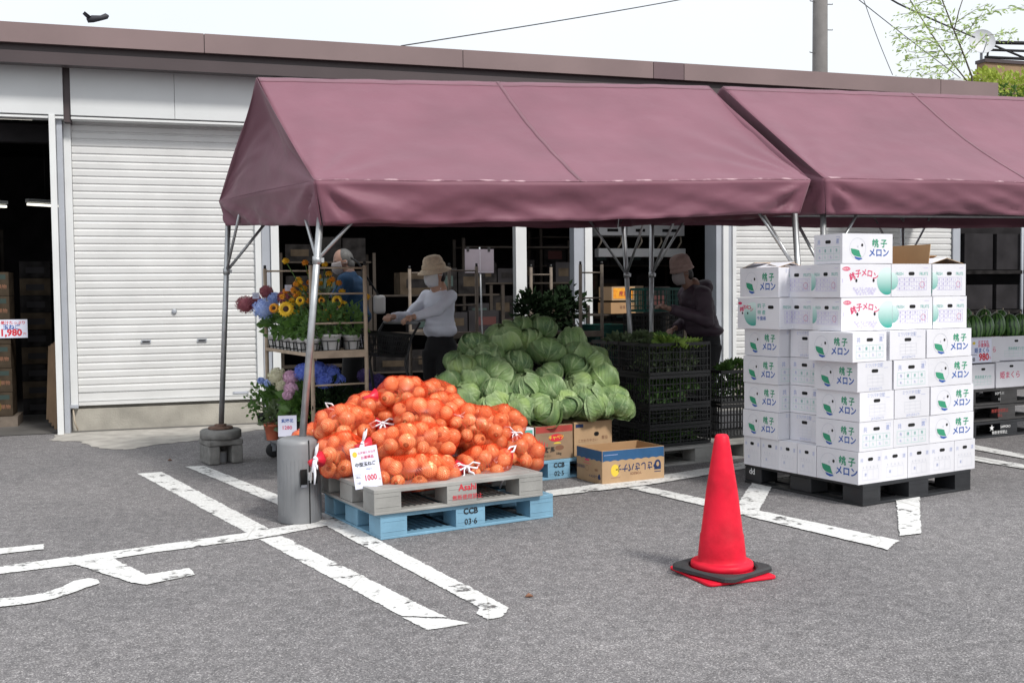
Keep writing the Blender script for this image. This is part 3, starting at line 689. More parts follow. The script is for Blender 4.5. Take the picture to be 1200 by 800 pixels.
for a, b in ((E2[0], E2[1]), (E2[3], E2[2]), (E2[0], E2[3]), (R2_[0], R2_[1]), (E2[0], R2_[0]), (E2[3], R2_[0])):
    q.tube([inset(a, 7.3), inset(b, 7.3)], .02, 'steel', 8)
obj('roof_frame', q, t2, True)
# weights at the feet
w = thing('pole_weight', 'grey plastic cylinder weight clamped round the front tent pole', 'tent weight', (.83, 6.83, 0), R(-8))
q = MB(); q.lathe([(.128, 0), (.134, .012), (.134, .49), (.128, .515), (.10, .528), (.035, .53)], 'greyplastic', 48)
for k in range(34):          # vertical ribs between the plain bands
    a = 2 * PI * k / 34
    if abs(((a + PI / 2) % (2 * PI)) - 0) < .0: continue
    q.b2((-.0016, .1332, .055), (.0016, .1352, .40), 'greyplastic', T=Matrix.Rotation(a, 4, 'Z'))
obj('body', q, w)
q = MB(); sa = R(-62)
T = Matrix.Rotation(sa, 4, 'Z'); q.b2((.1325, -.0035, .003), (.1360, .0035, .522), 'hole', T=T); obj('seam', q, w)
q = MB()
q.b2((.1335, -.062, .24), (.1368, -.016, .345), 'hole', T=T); q.b2((.1335, .016, .25), (.1368, .052, .345), 'hole', T=T); q.b2((.1345, -.058, .235), (.1385, -.018, .250), 'trimg', T=T)
obj('hand_recess', q, w)
q = MB(); q.b2((.133, -.012, .275), (.150, .014, .325), 'trimw', T=T); q.tube([T @ Vector((.15, .0, .26)), T @ Vector((.155, .004, .30)), T @ Vector((.15, .006, .335))], .006, 'trimw', 6); obj('latch', q, w, bevel=.003)
w = thing('block_base', 'stacked concrete blocks under a rusty round plate at the rear tent pole', 'tent weight', (.50, 9.48, 0), .25)
q = MB()
for sx in (-1, 1): q.b2((sx * .05, -.14, .002), (sx * .145, .14, .155), 'block')
q.b2((-.14, .03, .004), (.14, .135, .152), 'block'); q.b2((-.148, -.145, .156), (.148, .145, .205), 'block')
obj('concrete_block', q, w, bevel=.012)
q = MB(); q.lathe([(.155, .206), (.172, .215), (.172, .272), (.155, .285), (.08, .285), (.075, .30), (.03, .302)], 'block', 28); obj('round_weight', q, w)
q = MB(); q.lathe([(.10, .286), (.105, .29), (.10, .305), (.05, .308), (.05, .325), (.026, .327)], 'rust', 20, c=(.0, 0, 0)); obj('iron_plate', q, w)
w = thing('paint_tin', 'small pale tin tucked against the block base of the rear tent pole', 'tin', (*(0.488, 9.451), 0))
q = MB(); q.lathe([(.055, 0), (.058, .004), (.058, .10), (.052, .103)], 'block', 20); q.lathe([(.0591, .012), (.0595, .09)], 'greyplastic', 20, caps=False); obj('tin_body', q, w)

# ------------------------------------------------------------------ pallets
def pallet(name, label, loc, rz, sx, sy, h, m, group='plastic pallets', marks=(), e=.17, cb=.2):
    """origin at the near corner; x to the right, y to the back"""
    t = thing(name, label, 'pallet', loc, rz, group)
    dk = .024
    q = MB(); n = 9; s = sy / n
    for i in range(n): q.b2((.012, i * s + .006, h - .012), (sx - .012, (i + 1) * s - .006, h - .002), m)
    for a, b in (((0, 0), (sx, .03)), ((0, sy - .03), (sx, sy)), ((0, .0305), (.03, sy - .0305)), ((sx - .03, .0305), (sx, sy - .0305))): q.b2((*a, h - dk), (*b, h), m)
    for k in (1, 2, 3, 4, 5): q.b2((sx * k / 6 - .008, .031, h - dk), (sx * k / 6 + .008, sy - .031, h - .0125), m)
    obj('top_deck', q, t, bevel=.003)
    q = MB()
    for a, b in (((0, 0), (sx, .075)), ((0, sy - .075), (sx, sy)), ((0, .0755), (.075, sy - .0755)), ((sx - .075, .0755), (sx, sy - .0755)), ((sx / 2 - .07, .0755), (sx / 2 + .07, sy - .0755))): q.b2((*a, 0.001), (*b, .018), m)
    for k in range(7):
        for (x0, x1) in ((e + .01, sx / 2 - cb / 2 - .01), (sx / 2 + cb / 2 + .01, sx - e - .01)):
            x = x0 + (x1 - x0) * (k + .5) / 7; q.b2((x - .012, .076, .0012), (x + .012, sy - .076, .016), m)
    obj('bottom_deck', q, t, bevel=.003)
    for i, (x0, x1) in enumerate(((0, e), (sx / 2 - cb / 2, sx / 2 + cb / 2), (sx - e, sx))):
        for j, (y0, y1) in enumerate(((0, e), (sy / 2 - cb / 2, sy / 2 + cb / 2), (sy - e, sy))):
            q = MB(); q.b2((x0 + .001, y0 + .001, .0185), (x1 - .001, y1 - .001, h - dk - .0005), m)
            # recessed ribbed panel on the outer faces
            if j == 0:
                for rr in (.3, .7): q.b2((x0 + .012, y0 - .0015, h * rr - .002), (x1 - .012, y0 + .0005, h * rr + .002), m)
            obj('block', q, t, bevel=.008)
    for txt, px, pz, size, mm, bold in marks:
        q = MB(); q.text(txt, size, mm, face_T((px, -.0022, pz), (1, 0, 0)), bold); obj('marking', q, t)
    return t
PB = (1.199, 6.118)
ZP = .148
pb = pallet('pallet', 'light blue plastic pallet marked CCB 03-6, under the grey pallet of onions', (*PB, 0), .215, 1.18, .90, ZP, 'bluepal',
            marks=(('CCB', .59, .108, .05, 'ink_k', .03), ('03·6', .59, .045, .05, 'ink_k', .01)))
PG = (1.159, 6.088)
pg = pallet('pallet', 'weathered grey plastic pallet with red lettering that carries the onion bags', (*PG, ZP + .002), .205, 1.13, .90, ZP, 'greypal',
            marks=(('Asahi', .60, .110, .055, 'ink_r', .015), ('無断使用禁止', .60, .052, .034, 'ink_r', 0)))
pallet('pallet', 'light blue plastic pallet marked CCB 02-5, under the cartons of cabbages', (2.33, 7.54, 0), .212, 1.12, 1.1, ZP, 'bluepal',
       marks=(('CCB', .56, .108, .05, 'ink_k', .03), ('02·5', .56, .045, .05, 'ink_k', .01)))
PK = Vector((4.345, 5.95)); PA = .225
pk = pallet('pallet', 'black plastic pallet with dd mark under the tall block of white melon cartons', (PK.x, PK.y, 0), PA, 1.10, 1.10, .144, 'blackpal')
q = MB(); q.text('pp', .06, 'ink_w', face_T((-.0022, 1.02, .095), (0, -1, 0)) @ Matrix.Rotation(PI, 4, 'Z'), .02); obj('marking', q, pk)
pallet('pallet', 'pale grey pallet under the black vegetable crates', (3.70, 7.84, 0), .185, 1.16, 1.1, .148, 'greypal')
wl_lab = ['lowest dark pallet with white star mark under the watermelon cartons', 'middle dark pallet of the three stacked under the watermelon cartons', 'top dark pallet of the three, right below the watermelon cartons']
WM = (7.16, 8.23); WA = .16
for i in range(3):
    mk = [(('★', .31, .095, .075, 'ink_w', 0), ('SAPPORO', .50, .095, .032, 'ink_w', .01), ('無断使用禁止', .42, .045, .036, 'ink_w', 0)),
          (('無断使用禁止', .45, .095, .04, 'card_r', 0), ('禁止', .45, .05, .035, 'card_r', 0)), (('SOFT-11', .42, .105, .035, 'ink_w', 0), ('11', .42, .05, .035, 'ink_w', 0))][i]
    pallet('pallet', wl_lab[i], (WM[0] + (.01, -.01, .0)[i], WM[1], i * .155), WA + (.0, .01, -.005)[i], 1.1, 1.1, .152, ('blackpal', 'darkpal', 'darkpal')[i], marks=mk, e=.10, cb=.24)

# ------------------------------------------------------------------ melon cartons
def carton_shell(q, L, W, H, m='card_w', open_=False, inside='card_in'):
    if not open_:
        q.b2((-L / 2, -W / 2, 0), (L / 2, W / 2, H), m)
        q.rect(-L / 2 + .004, -.001, L / 2 - .004, .001, 'ink_gr', Matrix.Translation((0, 0, H + .0006)))
    else:
        t = .005
        q.b2((-L / 2, -W / 2, 0), (L / 2, W / 2, .006), m)
        for a, b in (((-L / 2, -W / 2), (L / 2, -W / 2 + t)), ((-L / 2, W / 2 - t), (L / 2, W / 2)), ((-L / 2, -W / 2 + t), (-L / 2 + t, W / 2 - t)), ((L / 2 - t, -W / 2 + t), (L / 2, W / 2 - t))): q.b2((*a, .006), (*b, H), m)
        i = t + .0006
        q.add([(-L / 2 + i, -W / 2 + i, .01), (L / 2 - i, -W / 2 + i, .01), (L / 2 - i, W / 2 - i, .01), (-L / 2 + i, W / 2 - i, .01)] + [(-L / 2 + i, -W / 2 + i, H - .001), (L / 2 - i, -W / 2 + i, H - .001), (L / 2 - i, W / 2 - i, H - .001), (-L / 2 + i, W / 2 - i, H - .001)],
              [(0, 1, 2, 3), (0, 4, 5, 1), (1, 5, 6, 2), (2, 6, 7, 3), (3, 7, 4, 0)], inside)
E_ = .0009
def slot(q, x, y, w, h, T):
    q.rect(x - w / 2 + h / 2, y - h / 2, x + w / 2 - h / 2, y + h / 2, 'hole', T)
    q.disc(x - w / 2 + h / 2, y, h / 2, h / 2, 'hole', T @ Matrix.Translation((0, 0, .0002)), 10); q.disc(x + w / 2 - h / 2, y, h / 2, h / 2, 'hole', T @ Matrix.Translation((0, 0, .0002)), 10)
def lines_(q, x0, y0, x1, y1, nx, ny, m, T, w=.0009):
    for i in range(nx + 1):
        x = x0 + (x1 - x0) * i / nx; q.rect(x - w, y0, x + w, y1, m, T)
    for i in range(ny + 1):
        y = y0 + (y1 - y0) * i / ny; q.rect(x0, y - w, x1, y + w, m, T @ Matrix.Translation((0, 0, .0002)))
def logo_long(q, L, H, T):
    k = H / .19; cx = -L * .20; r = .068 * k
    q.ringd(cx, .0, r, .0022, 'ink_gr', T)
    lf = [(-.058, .0), (-.05, -.03), (-.03, -.045), (.0, -.052), (.032, -.056), (.02, -.035), (.012, -.012), (-.02, -.004)]
    q.add([(cx + x * k, y * k, .0003) for x, y in lf], [tuple(range(8))], 'ink_g', T=T)
    bl = [(-.028, -.05), (.0, -.057), (.030, -.060), (.040, -.066), (.01, -.074), (-.018, -.066)]
    q.add([(cx + x * k, y * k, .0005) for x, y in bl], [tuple(range(6))], 'ink_b', T=T)
    q.disc(cx + .037 * k, .022 * k, .009 * k, .010 * k, 'ink_k', T @ Matrix.Translation((0, 0, .0004)), 12)
    q.text('4', .026 * k, 'ink_gr', T @ Matrix.Translation((cx, .012 * k, .0003)))
    q.text('銚 子', .056 * k, 'ink_g', T @ Matrix.Translation((L * .235, .034 * k, 0)), .028)
    q.text('メロン', .058 * k, 'ink_b', T @ Matrix.Translation((L * .225, -.026 * k, 0)), .028)
def end_kyou(q, W, H, T, inkm='ink_gb'):
    k = H / .19; s = min(1, W / .33)
    slot(q, 0, .046 * k, .066 * s, .022 * k, T)
    q.text('共', .038 * k, 'ink_gb', T @ Matrix.Translation((-W * .33, .046 * k, 0)), .01); q.text('選', .036 * k, 'ink_gb', T @ Matrix.Translation((W * .33, .048 * k, 0)), .01)
    lines_(q, -W * .40, -.072 * k, W * .40, .012 * k, 4, 2, 'ink_tl', T)
    for i, ch in enumerate('秀優良等'): q.text(ch, .024 * k, 'ink_t' if i else 'ink_gb', T @ Matrix.Translation((-W * .30 + i * W * .20, -.010 * k, .0003)))
    for i, ch in enumerate(('4L', '3L', '2L', 'LA')): q.text(ch, .022 * k, 'ink_tl' if i % 2 else 'ink_gb', T @ Matrix.Translation((-W * .30 + i * W * .20, -.052 * k, .0003)))
    q.rect(W * .28, .075 * k, W * .42, .077 * k, 'ink_gb', T); q.rect(W * .41, .05 * k, W * .415, .077 * k, 'ink_gb', T)
def end_bee(q, W, H, T):
    k = H / .19; s = min(1, W / .33)
    slot(q, 0, .036 * k, .066 * s, .022 * k, T)
    q.text('ミツバチ交配', .030 * k, 'ink_gb', T @ Matrix.Translation((-W * .02, .072 * k, 0)), .0, s)
    q.text('JAちばみどり', .022 * k, 'ink_gb', T @ Matrix.Translation((W * .02, -.080 * k, 0)), .0, s)
    lines_(q, -W * .22, -.060 * k, W * .24, .010 * k, 3, 3, 'ink_gr', T, .0005)
    q.rect(W * .26, .052 * k, W * .38, .054 * k, 'ink_gb', T)
def end_small(q, W, H, T):
    k = H / .215
    slot(q, 0, .055 * k, .05 * W / .23, .022 * k, T)
    q.text('共', .030 * k, 'ink_gb', T @ Matrix.Translation((-W * .36, .052 * k, 0))); q.text('選', .030 * k, 'ink_gb', T @ Matrix.Translation((W * .36, .052 * k, 0)))
    for i in range(5): q.text('456LL'[i], .022 * k, 'ink_gr', T @ Matrix.Translation((-W * .30 + i * W * .15, .004 * k, .0003)))
    lines_(q, -W * .34, -.082 * k, W * .34, -.012 * k, 3, 1, 'ink_gr', T, .0005)
    q.text('選', .022 * k, 'ink_gb', T @ Matrix.Translation((-W * .2, -.045 * k, .0003)))
def end_fresh(q, W, H, T):
    k = H / .222
    slot(q, .0, .045 * k, .055, .024 * k, T)
    q.text('FRESH', .031 * k, 'ink_t', T @ Matrix.Translation((-W * .30, .044 * k, 0)), .0, .82); q.text('FRUITS', .031 * k, 'ink_t', T @ Matrix.Translation((W * .31, .044 * k, 0)), .0, .82)
    lines_(q, -W * .36, -.068 * k, W * .38, .018 * k, 6, 3, 'ink_v', T, .0008)
    for j in range(3):
        for i in range(6): q.text('銚秀優良LM'[(i + j) % 6], .019 * k, 'ink_v', T @ Matrix.Translation((-W * .30 + i * W * .123, (.004 - j * .029) * k, .0003)))
    q.ringd(W * .27, -.03 * k, .022 * k, .002, 'ink_p', T @ Matrix.Translation((0, 0, .0004)), 16)
    q.rect(W * .30, .083 * k, W * .42, .085 * k, 'ink_v', T)
def melon_disc(q, cx, cy, r, T, x_lo, x_hi):
    m = 'melon_print'
    if m not in M:
        mm = bpy.data.materials.new(m); mm.use_nodes = True; nt = mm.node_tree; b = nt.nodes['Principled BSDF']
        t = nt.nodes.new('ShaderNodeTexCoord'); s = nt.nodes.new('ShaderNodeSeparateXYZ'); r_ = nt.nodes.new('ShaderNodeValToRGB')
        nt.links.new(t.outputs['Object'], s.inputs[0]); nt.links.new(s.outputs['Z'], r_.inputs[0])
        r_.color_ramp.elements[0].position = .02; r_.color_ramp.elements[0].color = (.02, .30, .24, 1); r_.color_ramp.elements[1].position = .17; r_.color_ramp.elements[1].color = (.62, .76, .74, 1)
        nt.links.new(r_.outputs[0], b.inputs['Base Color']); b.inputs['Roughness'].default_value = .6; M[m] = mm
    pts = [(max(x_lo, min(x_hi, cx + r * math.cos(2 * PI * k / 30))), cy + r * 1.0 * math.sin(2 * PI * k / 30), 0) for k in range(30)]
    q.add(pts, [tuple(range(30))], m, T=T)
def red_long(q, L, H, T):
    k = H / .222
    melon_disc(q, L * .42, -.005, .092 * k, T, -L / 2, L / 2 - .001)
    arc = '銚子メロン'
    for i, ch in enumerate(arc):
        a = (i - 2) * .13; q.text(ch, .054 * k, 'ink_p', T @ Matrix.Translation((-L * .04 + (i - 2) * L * .115, (.052 - abs(i - 2) ** 2 * .006) * k, .0004)) @ Matrix.Rotation(-a, 4, 'Z'), .02)
    q.disc(-L * .385, .078 * k, .036 * k, .014 * k, 'ink_p', T, 16); q.text('糖度表示', .015 * k, 'ink_w', T @ Matrix.Translation((-L * .385, .078 * k, .0004)))
    for x in (-L * .19, L * .15): q.disc(x, .0 * k, .010, .012, 'ink_k', T @ Matrix.Translation((0, 0, .0004)), 12)
    for j in range(3): q.text('〰〰〰〰〰〰〰〰'[: 8 - j] if 0 else 'ちょうしのめろん'[: 8 - j], .022 * k, 'ink_v', T @ Matrix.Translation((-.01, (-.055 - j * .016) * k, .0003)), .01, 1.25)
    q.text('I', .04 * k, 'ink_v', T @ Matrix.Translation((-L * .46, .0, 0)))
def special_long(q, L, H, T):
    """red face print on the left, place name and hand hole on the right"""
    k = H / .222
    melon_disc(q, -L * .13, -.005, .085 * k, T, -L / 2, -L * .05)
    for i, ch in enumerate('銚子メロン'): q.text(ch, .036 * k, 'ink_p', T @ Matrix.Translation((-L * .40 + i * L * .062, (.045 - abs(i - 2) ** 2 * .004) * k, .0004)), .02)
    q.disc(-L * .44, .072 * k, .02, .010, 'ink_p', T, 14)
    for x in (-L * .38, -L * .25): q.disc(x, -.0, .007, .009, 'ink_k', T @ Matrix.Translation((0, 0, .0004)), 12)
    q.text('銚 子', .034 * k, 'ink_t', T @ Matrix.Translation((L * .08, .055 * k, 0)), .01); q.text('特 産', .034 * k, 'ink_t', T @ Matrix.Translation((L * .08, .008 * k, 0)), .01); q.text('千葉県', .03 * k, 'ink_b', T @ Matrix.Translation((L * .08, -.035 * k, 0)), .01)
    slot(q, L * .30, .045 * k, .055, .024 * k, T)
_cm = {}
def carton_mesh(kind, open_=False):
    key = (kind, open_)
    if key in _cm: return _cm[key]
    q = MB()
    L, W, H = dict(kyou=(.42, .34, .19), bee=(.42, .34, .19), small=(.36, .23, .212), red=(.46, .36, .222), special=(.40, .32, .222), strip=(.42, .34, .19))[kind]
    carton_shell(q, L, W, H, open_=open_)
    F = face_T((0, -W / 2 - E_, H / 2), (1, 0, 0)); B = face_T((0, W / 2 + E_, H / 2), (-1, 0, 0))
    A = face_T((-L / 2 - E_, 0, H / 2), (0, -1, 0)); C = face_T((L / 2 + E_, 0, H / 2), (0, 1, 0))
    lf = dict(red=red_long, special=special_long).get(kind, logo_long)
    ef = dict(kyou=end_kyou, bee=end_bee, small=end_small, red=end_fresh, special=end_fresh)[kind]
    lf(q, L, H, F); lf(q, L, H, B); ef(q, W, H, A); ef(q, W, H, C)
    if kind == 'red':
        for T in (A, C): melon_disc(q, -W * .5, -.005, .06, T, -W / 2 + .001, W)
    me = q.mesh('melon_carton'); _cm[key] = (me, L, W, H)
    return _cm[key]
CARTON_GROUP = 'white melon cartons stacked on the black pallet'
def carton(kind, u0, u1, v0, v1, z0, z1, label, long_on, yaw=None, open_=False, org=None, group=CARTON_GROUP, jit=1.):
    """u to the right, v to the left of the near corner; long_on 'R' or 'L' says which face shows the long side"""
    me, L, W, H = carton_mesh(kind, open_)
    a = PA if yaw is None else yaw
    P0 = org if org is not None else PK
    e1 = Vector((math.cos(a), math.sin(a))); e2 = Vector((-math.sin(a), math.cos(a)))
    c = P0 + e1 * (u0 + u1) / 2 + e2 * (v0 + v1) / 2
    o = bpy.data.objects.new('melon_carton', me); COL.objects.link(o)
    g_ = .003
    if long_on == 'R': o.rotation_euler = (0, 0, a + rnd.uniform(-.016, .016) * jit); o.scale = ((u1 - u0 - g_) / L, (v1 - v0 - g_) / W, (z1 - z0 - .003) / H)
    else: o.rotation_euler = (0, 0, a - PI / 2 + rnd.uniform(-.016, .016) * jit); o.scale = ((v1 - v0 - g_) / L, (u1 - u0 - g_) / W, (z1 - z0 - .003) / H)
    o.location = (c.x, c.y, z0 + .0012)
    b = o.modifiers.new('bevel', 'BEVEL'); b.width = .003; b.segments = 2; b.limit_method = 'ANGLE'; b.angle_limit = R(60)
    tag(o, label, 'carton', group)
    return o
def flap(parent_o, a, b, dirv, length, inner='card_in', outer='card_w'):
    """an open lid flap hinged on edge a-b (world), leaning along dirv"""
    a = Vector(a); b = Vector(b); d = Vector(dirv).normalized() * length; n = (b - a).cross(d).normalized() * .002
    q = MB(); vs = [a, b, b + d, a + d]
    q.add([v + n for v in vs], [(0, 1, 2, 3)], inner); q.add([v - n for v in vs], [(0, 3, 2, 1)], outer)
    q.add([v + n for v in vs] + [v - n for v in vs], [(0, 4, 5, 1), (1, 5, 6, 2), (2, 6, 7, 3), (3, 7, 4, 0)], 'card_b')
    bpy.context.view_layer.update()
    inv = parent_o.matrix_world.inverted(); q.v = [inv @ Vector(v) for v in q.v]
    obj('flap', q, parent_o)
Z = [.1455, .36, .553, .748, .944, 1.138]
ordn = ['second', 'third', 'fourth', 'fifth']
for i, (a, b) in enumerate(zip([-.042, .189, .435, .667, .92], [.189, .435, .667, .92, 1.146])):
    carton('small', a, b, .0 if i else .0, .36, Z[0], Z[1] + .0, 'small melon carton, bottom layer on the black pallet, ' + ['at the near corner', 'first right of the near corner', 'middle of the right side', 'last but one on the right side', 'far right end'][i], 'L')
for i, (a, b) in enumerate(zip([.362, .536, .712, .888], [.536, .712, .888, 1.062])):
    carton('small', -.042, .32, a, b, Z[0], Z[1], 'small melon carton, bottom layer on the black pallet, ' + ['first left of the near corner', 'second left of the near corner', 'third left of the near corner', 'far left end'][i], 'R')
kinds = dict(corner=['kyou', 'bee', 'bee', 'kyou'], mid=['kyou', 'bee', 'kyou', 'bee'], left=['bee', 'kyou', 'kyou', 'bee'])
for r in range(4):
    z0, z1 = Z[r + 1], Z[r + 2]; sft = (-.004, 0, -.02, -.075)[r]; lv = ordn[r] + ' layer up'
    carton(kinds['corner'][r], -.03 + sft, .296 + sft, .0, .376, z0, z1, 'melon carton with leaf logo at the near corner, ' + lv, 'L')
    carton(kinds['mid'][r], .30 + sft * .6, .655 + sft * .6, .0, .42, z0, z1, 'hand-hole end carton between two logo cartons, ' + lv, 'L')
    carton('kyou', .66 + (0, 0, -.02, -.04)[r], 1.125 + (0, 0, -.02, -.03)[r], .0, .34, z0, z1, 'melon carton with leaf logo at the far right end, ' + lv, 'R')
    o = carton(('bee', 'kyou', 'kyou', 'bee')[r], .055, .475, .425, .70, z0 - .01 * (r == 0) + .01 * (r == 0), z1, 'hand-hole carton in the recessed column, ' + lv.replace(' from the bottom', '') + (', with its lid up' if r == 3 else ''), 'R', open_=(r == 3))
    if r == 3:
        e1 = Vector((math.cos(PA), math.sin(PA), 0)); e2 = Vector((-math.sin(PA), math.cos(PA), 0)); P3 = Vector((PK.x, PK.y, 0))
        c1 = P3 + e1 * .45 + e2 * .69 + Vector((0, 0, z1)); c2 = P3 + e1 * .45 + e2 * .44 + Vector((0, 0, z1))
        flap(o, c1, c2, (.1, .1, 1), .10); c3 = P3 + e1 * .06 + e2 * .428 + Vector((0, 0, z1)); c4 = P3 + e1 * .47 + e2 * .428 + Vector((0, 0, z1)); flap(o, c3, c4, (.02, -.03, 1), .085, 'card_w')
    carton(kinds['left'][r], -.06 + .012 * r % .02, .28, .705, 1.055, z0, z1, 'melon carton with leaf logo in the far left column, ' + lv, 'L')
    carton('bee', .48, .82, .425, .80, z0, z1, 'inner melon carton behind the recessed column, ' + lv, 'R')
# upper part of the block, turned a little
YU = .11
C0 = PK + Vector((math.cos(PA), math.sin(PA))) * -.036 + Vector((-math.sin(PA), math.cos(PA))) * .15
RZ = [1.139, 1.361, 1.584]
for r in range(2):
    lv = 'lower' if r == 0 else 'upper'
    d = .012 * r
    carton('red', .0 - d, .434 - d, .0, .29, RZ[r], RZ[r + 1], f'pink lettered melon carton with dot eyes, {lv} of the two', 'R', YU, org=C0)
    o = carton('red', .438 - d, .795 - d, .0, .44, RZ[r], RZ[r + 1], f'{lv} melon carton with FRESH FRUITS end beside the pink lettered one' + (', brown lid standing open' if r else ''), 'L', YU, org=C0, open_=(r == 1))
    o2 = carton('red', .802 - d, 1.115 - d, .0, .44, RZ[r], RZ[r + 1], f'{lv} melon carton with FRESH FRUITS end at the far right' + (', lid slightly raised' if r else ''), 'L', YU, org=C0, open_=(r == 1))
    carton('red', .02, .46, .30, .66, RZ[r] if r else 1.139, RZ[r + 1], f'inner melon carton behind the pink lettered one, {lv} layer', 'R', YU, org=C0)
e1 = Vector((math.cos(YU), math.sin(YU), 0)); e2 = Vector((-math.sin(YU), math.cos(YU), 0)); P3 = Vector((C0.x, C0.y, RZ[2]))
flap(o, P3 + e1 * .43 + e2 * .01, P3 + e1 * .43 + e2 * .43, (-.1, 0, 1), .09, 'card_w')
flap(o, P3 + e1 * .45 + e2 * .43, P3 + e1 * .77 + e2 * .43, (.0, .25, 1), .10)
flap(o, P3 + e1 * .775 + e2 * .42, P3 + e1 * .775 + e2 * .02, (.12, .0, 1), .135)
flap(o2, P3 + e1 * .80 + e2 * .43, P3 + e1 * 1.10 + e2 * .43, (.0, -1, .33), .2, 'card_in'); flap(o2, P3 + e1 * 1.10 + e2 * .02, P3 + e1 * 1.10 + e2 * .42, (-1, .0, .28), .14)
flap(o2, P3 + e1 * .80 + e2 * .02, P3 + e1 * .80 + e2 * .42, (1, .0, .3), .14)
carton('kyou', .005, .43, .0, .285, RZ[2], 1.783, 'topmost melon carton, alone on the upper pink lettered one', 'R', .10, org=C0)
# far left column top
CL = PK + Vector((-math.sin(PA), math.cos(PA))) * .70 + Vector((math.cos(PA), math.sin(PA))) * -.06
carton('special', -.02, .33, -.03, .40, Z[5], 1.362, 'carton with pink lettering, place names and hand hole in the far left column', 'L', PA - .03, org=CL)
o = carton('bee', .0, .30, .0, .385, 1.364, 1.575, 'open melon carton with leaf logo and raised brown lid, topmost of the far left column', 'L', PA, org=CL, open_=True)
e1 = Vector((math.cos(PA), math.sin(PA), 0)); e2 = Vector((-math.sin(PA), math.cos(PA), 0)); P3 = Vector((CL.x, CL.y, 1.573))
flap(o, P3 + e1 * .29 + e2 * .02, P3 + e1 * .29 + e2 * .37, (-1, .0, .30), .14); flap(o, P3 + e1 * .01 + e2 * .37, P3 + e1 * .29 + e2 * .37, (.0, -1, .22), .17, 'card_w'); flap(o, P3 + e1 * .01 + e2 * .01, P3 + e1 * .01 + e2 * .37, (1, .0, .28), .14, 'card_in')
flap(o, P3 + e1 * .02 + e2 * .005, P3 + e1 * .29 + e2 * .005, (.0, 1, .18), .17, 'card_w')
carton('kyou', .31, .73, .03, .37, 1.362, 1.575, 'melon carton with leaf logo showing between the far left column and the corner, top layer', 'R', PA, org=CL)
carton('red', .34, .78, .02, .37, Z[5], 1.36, 'melon carton right behind the pink lettered far left carton, below the top layer', 'R', PA, org=CL)

# ------------------------------------------------------------------ traffic cone
cn_ = thing('traffic_cone', 'red plastic traffic cone standing on the open asphalt', 'traffic cone', (*(2.666, 4.787), 0), .06)
q = MB(); q.lathe([(.152, .040), (.156, .048), (.154, .064), (.146, .070), (.124, .072), (.120, .078), (.118, .10), (.108, .20), (.1035, .212), (.078, .42), (.0775, .425), (.040, .66), (.034, .692), (.026, .702), (.0, .705)], 'cone', 48, caps=False)
obj('body', q, cn_)
q = MB(); s = .196
pts = []
for cx, cy, a0 in ((s, s, 0), (-s, s, 90), (-s, -s, 180), (s, -s, 270)):
    for k in range(5):
        a = R(a0 + 90 * k / 4); pts.append((cx - math.copysign(.03, cx) + .03 * math.cos(a), cy - math.copysign(.03, cy) + .03 * math.sin(a)))
q.prism(pts, .002, .016, 'cone'); q.lathe([(.15, .0165), (.15, .04)], 'cone', 40, caps=False); obj('base_plate', q, cn_, bevel=.004)
wr = thing('cone_weight', 'black rubber square ring, split at one side, lying over the red cone base', 'cone weight', (*(2.666, 4.787), 0), .42)
q = MB(); s = .19; n = 96; vs = []
for k in range(n + 1):
    a = R(-20) + 2 * PI * k / n * .985
    c_, s_ = math.cos(a), math.sin(a); m_ = max(abs(c_), abs(s_)); ro = min(s / m_, .245); ri = .166
    zt = .048 + .006 * math.sin(a * 1.0); zl = .0195 + .004 * (1 + math.sin(a))
    for rr, zz in ((ri, zt - .006), (ri + .01, zt), (ro - .012, zt), (ro, zt - .008), (ro, zl), (ri, zl)): vs.append((rr * c_, rr * s_, zz))
fs = [(i * 6 + j, i * 6 + (j + 1) % 6, (i + 1) * 6 + (j + 1) % 6, (i + 1) * 6 + j) for i in range(n) for j in range(6)] + [tuple(range(6)), tuple(reversed(range(n * 6, n * 6 + 6)))]
q.add(vs, fs, 'rubber'); obj('ring', q, wr)

# ------------------------------------------------------------------ onions in net bags
onion_me = []
for v in range(3):
    q = MB(); sq = (.92, 1.0, .86)[v]
    prof = [(.0, -1.0 * sq), (.25, -.97 * sq), (.62, -.78 * sq), (.93, -.38 * sq), (1.0, .02), (.90, .42 * sq), (.62, .76 * sq), (.34, .93 * sq), (.14, 1.02 * sq), (.07, 1.16 * sq), (.03, 1.24 * sq)]
    q.lathe([(a * .045, b * .045) for a, b in prof[:8]], 'onion', 16, caps=False); q.lathe([(a * .045, b * .045) for a, b in prof[7:]], 'onion_t', 16, caps=False)
    onion_me.append(q.mesh('onion'))
def bow(q, p, d, s, droop=.12, n=3, r=.0038):
    """a tied ribbon: two loops and two hanging ends at p, spreading along d"""
    p = Vector(p); d = Vector(d).normalized(); w = Vector((0, 0, 1))
    for sg in (-1, 1):
        lp = [p, p + d * sg * s * .5 + w * .02, p + d * sg * s + w * .005, p + d * sg * s * .8 - w * .022, p + d * sg * s * .3 - w * .008, p]
        q.tube(lp, [r, r * 1.4, r * 1.6, r * 1.4, r, r], 'ribbon', 6, flat=.5)
        e = [p]; x = 0
        for k in range(1, 5): e.append(p + d * sg * (s * .12 * k + .01 * math.sin(k * 2 + sg)) - w * droop * k / 4 + Vector((0, -.006 * k, 0)))
        q.tube(e, [r, r * 1.5, r * 1.7, r * 1.6, r * .9], 'ribbon', 6, flat=.45)
    q.ell(p, (.012, .012, .010), 'ribbon', 8, 6)
